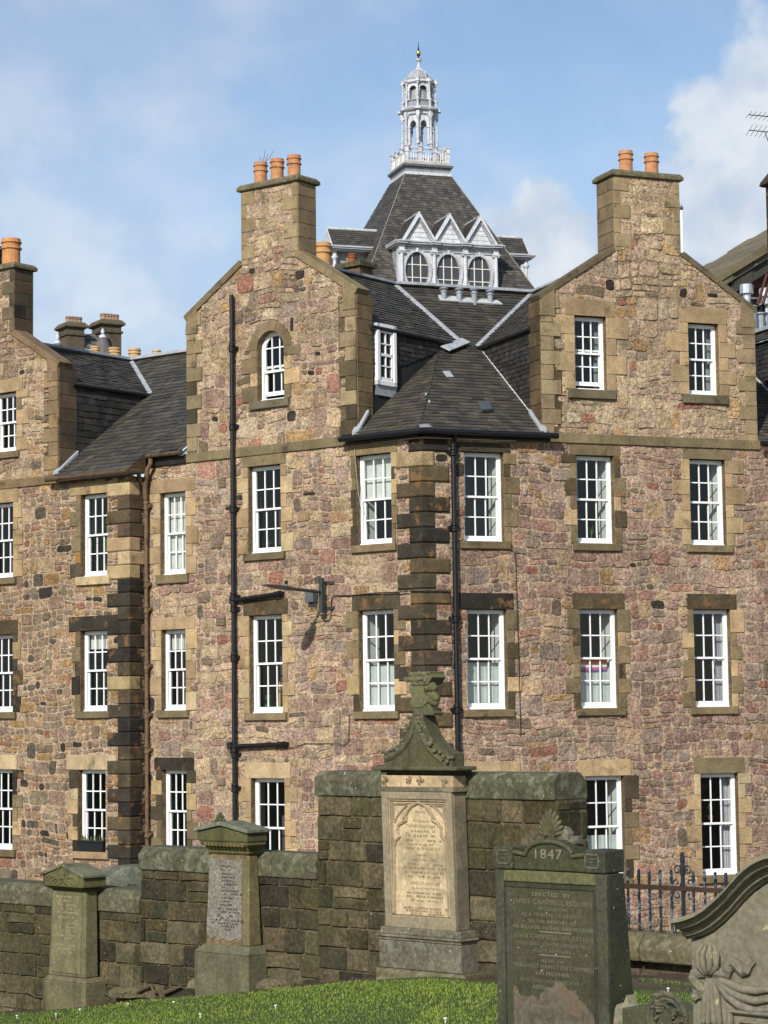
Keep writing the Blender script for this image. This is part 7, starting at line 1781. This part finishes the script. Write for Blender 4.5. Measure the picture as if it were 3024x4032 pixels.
m = MB(); c_ = [(738,600),(742,650),(770,675),(810,675),(835,645),(840,520),(843,440),(858,410),(900,402),(1000,402),(1106,396)]
pts = [FL.P(*FL.c('cl', x, y, .04), .04) for x, y in c_] + [FL.P(*FL.c('c7', x, y, .09), .09) for x, y in ((900, 880), (1000, 877), (1060, 870), (1155, 872))]
pts += [FR.P(*FR.c('c7', x, y, .09), .09) for x, y in ((1180, 870), (1300, 872), (1318, 885), (1325, 960), (1330, 1200), (1335, 1330))]
m.tube(pts, .012, rgb(46,44,44), 6); m.build('supply_cable', m_iron, lamp)

# ================================================================== small things at the windows
wz = FB.c('c9', 500, 905, .0)[1]; wa, wb2 = FB.c('c9', 432, 890, .0)[0], FB.c('c9', 568, 890, .0)[0]
wbx = thing('window_box', 'black plastic window box with small plants on a left tenement sill', 'planter', tuple(FB.P(mid(wa, wb2), -1.27)))
m = MB(); m.loft([[FB.P(u, z, d) for u, d in ((wa + e, .06 - e), (wb2 - e, .06 - e), (wb2 - e, -.10 + e), (wa + e, -.10 + e))] for z, e in ((-1.27, .02), (-1.06, .0), (-1.05, -.015), (-1.02, -.015))], rgb(30,32,34)); m.build('trough', m_plain, wbx, bevel=.008)
m = MB(); R = random.Random(31)
for k in range(46):
    u = R.uniform(wa + .03, wb2 - .03); d = R.uniform(-.08, .04); h_ = R.uniform(.04, .2); a = R.uniform(0, 6.28); p = FB.P(u, -1.03, d); tip = p + UPV * h_ + Vector((math.cos(a), math.sin(a), 0)) * h_ * .6; sd_ = Vector((-math.sin(a), math.cos(a), 0)) * .012
    m.face([p, (p + tip) / 2 + sd_, tip, (p + tip) / 2 - sd_], vary(rgb(96,100,52), .3))
m.build('foliage', m_leaf, wbx)
def strap_plant(fr, u, z, d, n, L_, seed, label, potr=.08, c=rgb(112,136,48), wdt=.022):
    t = thing('house_plant', label, 'plant', tuple(fr.P(u, z, d))); R = random.Random(seed)
    m = MB(); m.lathe(fr.P(u, z, d), [(potr * .75, 0), (potr, potr * 1.5), (potr * 1.08, potr * 1.6), (potr * .9, potr * 1.6)], rgb(120,84,60), 12); m.build('pot', m_pot, t)
    m = MB()
    for k in range(n):
        a = R.uniform(0, 6.28); l_ = L_ * R.uniform(.6, 1.1); sp_ = R.uniform(.15, .6); prev = None; sd_ = Vector((-math.sin(a), math.cos(a), 0)) * wdt
        for q in range(6):
            f = q / 5; p = fr.P(u, z + potr * 1.5, d) + UPV * l_ * (f - .45 * f * f * sp_ * 2) + Vector((math.cos(a), math.sin(a), 0)) * l_ * sp_ * f * f * .8; w_ = sd_ * (1 - .85 * f)
            if prev: m.face([prev[0] - prev[1], prev[0] + prev[1], p + w_, p - w_], vary(c, .25, .05, R))
            prev = (p, w_)
    m.build('foliage', m_leaf, t); return t
strap_plant(FB, -9.05, 5.12, -.42, 26, 1.5, 1, 'tall strappy houseplant behind the upper window of the left tenement', .12, rgb(120,140,56), .03)
strap_plant(FL, -4.52, 5.36, -.36, 14, .26, 2, 'small green potted plant at the lower left of an upper window', .05)
strap_plant(FL, -4.02, 5.36, -.36, 12, .24, 3, 'small green potted plant at the lower right of the same upper window', .05)
strap_plant(FR, 4.1, 5.36, -.40, 16, .34, 4, 'leafy potted plant low behind a window of the right hand wall', .06)
strap_plant(FR, 6.85, -.62, -.40, 18, .34, 5, 'spiky potted plant at mid height in the lowest right window', .06)
vz = 1.87
vs = thing('glass_bottle', 'squat green glass bottle standing inside a lower window', 'bottle', tuple(FL.P(-4.58, vz, -.36)))
m = MB(); m.lathe(FL.P(-4.58, vz, -.36), [(.07, 0), (.09, .03), (.095, .1), (.05, .16), (.04, .2), (.075, .24), (.07, .32), (.045, .34)], rgb(28,92,52), 14); m.build('body', m_plain, vs)
bd = thing('wooden_board', 'pale wooden board leaning inside a lower window', 'board', tuple(FL.P(-4.28, vz, -.5)))
m = MB(); m.prism(FL, [(-4.34, vz), (-4.26, vz), (-4.24, vz + .62), (-4.31, vz + .62)], -.6, -.4, rgb(188,160,108)); m.build('plank', m_plain, bd)
# striped cloth in one lower window
fcl = FR.P(4.0, 2.86, -.33)
fc = MB(); R = random.Random(1); cols_ = [rgb(206,84,44), rgb(226,140,96), rgb(236,236,232), rgb(206,120,160), rgb(120,84,140)]
a0f, a1f = 3.63, 4.36
for k, c in enumerate(cols_):
    for q in range(10):
        x0, x1 = a0f + (a1f - a0f) * q / 10, a0f + (a1f - a0f) * (q + 1) / 10; sag = lambda x: -.07 * math.sin(math.pi * (x - a0f) / (a1f - a0f)) * 0 - .05 * ((x - a0f) / (a1f - a0f) - .5) ** 2 * -4 * 1
        z0 = 2.86 - .055 * k; fc.face([FR.P(x0, z0 - .055 + sag(x0) * .4, -.30), FR.P(x1, z0 - .055 + sag(x1) * .4, -.30), FR.P(x1, z0 + sag(x1) * .4, -.30), FR.P(x0, z0 + sag(x0) * .4, -.30)], c)
tag(fc.build('striped_flag', m_cloth), 'striped orange, white and pink flag hanging inside a lower window of the right wall', 'flag')

# ================================================================== litter on the lawn: daisies, twigs
R = random.Random(40)
pet = MB(); pet.lathe((0, 0, .026), [(.003, -.03), (.005, -.004), (.015, 0), (.016, .005), (.007, .008), (.002, .010)], rgb(240,240,236), 9); d0_ = pet.build('daisy', m_plain)
spots = [S('c9', 93, 1780), S('c9', 697, 1716), S('c9', 945, 1704), S('c9', 1090, 1768), S('c9', 435, 1745), S('c9', 305, 1770), S('ce', 613, 1535), S('cb', 985, 1950), S('c9', 1500, 1722)]
for k, (X, Y) in enumerate(spots):
    d = ray(X, Y); t_ = 8.0
    while t_ < 40:
        p = CAM + d * t_
        if p.z < ground_z(p.x, p.y) + .06: break
        t_ += .02
    o = d0_ if k == 0 else d0_.copy()
    if k: col.objects.link(o)
    o.location = (p.x, p.y, ground_z(p.x, p.y)); tag(o, 'tiny white daisy open in the short green grass', 'flower', 'daisies in the lawn')
def gr_pt(X, Y, up=.02):
    d = ray(X, Y); t_ = 8.0
    while t_ < 40:
        p = CAM + d * t_; df_ = (p - FW.O).dot(FW.N)
        if p.z < ground_z(p.x, p.y) + up or df_ < .06: return p
        t_ += .02
    return p
for nm, lab, k, pth, r in (('twig', 'thin dead stem leaning across the leftmost gravestone plinth', 'cC', [(655,1868),(780,1885),(900,1925),(1000,1975),(1032,1990)], .010), ('twig', 'forked broken branch on the soil between the two left gravestones', 'c9', [(735,1675),(790,1645),(825,1632),(835,1660),(850,1675)], .018),
    ('twig', 'short broken branch with a pale cut end at the wall foot', 'c9', [(890,1675),(935,1655),(985,1636)], .022), ('twig', 'long bare runner on the soil left of the leftmost gravestone', 'c9', [(95,1620),(130,1660),(190,1690),(250,1700),(310,1730)], .008)):
    m = MB(); pts = [gr_pt(*S(k, *q)) for q in pth]; m.tube(pts, [r] * (len(pts) - 1) + [r * .6], rgb(96,84,66), 6); tag(m.build(nm, m_bark), lab, 'twig', 'dead stems at the wall foot')
# loose stones fallen from the wall
R = random.Random(50)
for k, (x, y, s_, lab) in enumerate(((700, 1690, .16, 'rough fallen stone lying on the soil between the two left gravestones'), (1125, 1640, .15, 'pale loose stone under the plinth of the stout gravestone'), (1500, 1645, .14, 'grey fallen stone at the wall foot right of the stout gravestone'))):
    p = gr_pt(*S('c9', x, y)); m = MB(); rings = []
    for z, f in ((-.05, .8), (0, 1.0), (.5, .95), (.9, .6), (1.0, .3)): rings.append([p + Vector((math.cos(a) * s_ * f * R.uniform(.85, 1.15) * 1.5, math.sin(a) * s_ * f * R.uniform(.85, 1.15), z * s_ * .7)) for a in [2 * math.pi * i / 9 for i in range(9)]])
    m.loft(rings, vary(rgb(118,108,84), .1)); tag(m.build('fallen_stone', m_wall), lab, 'stone', 'stones fallen from the boundary wall')
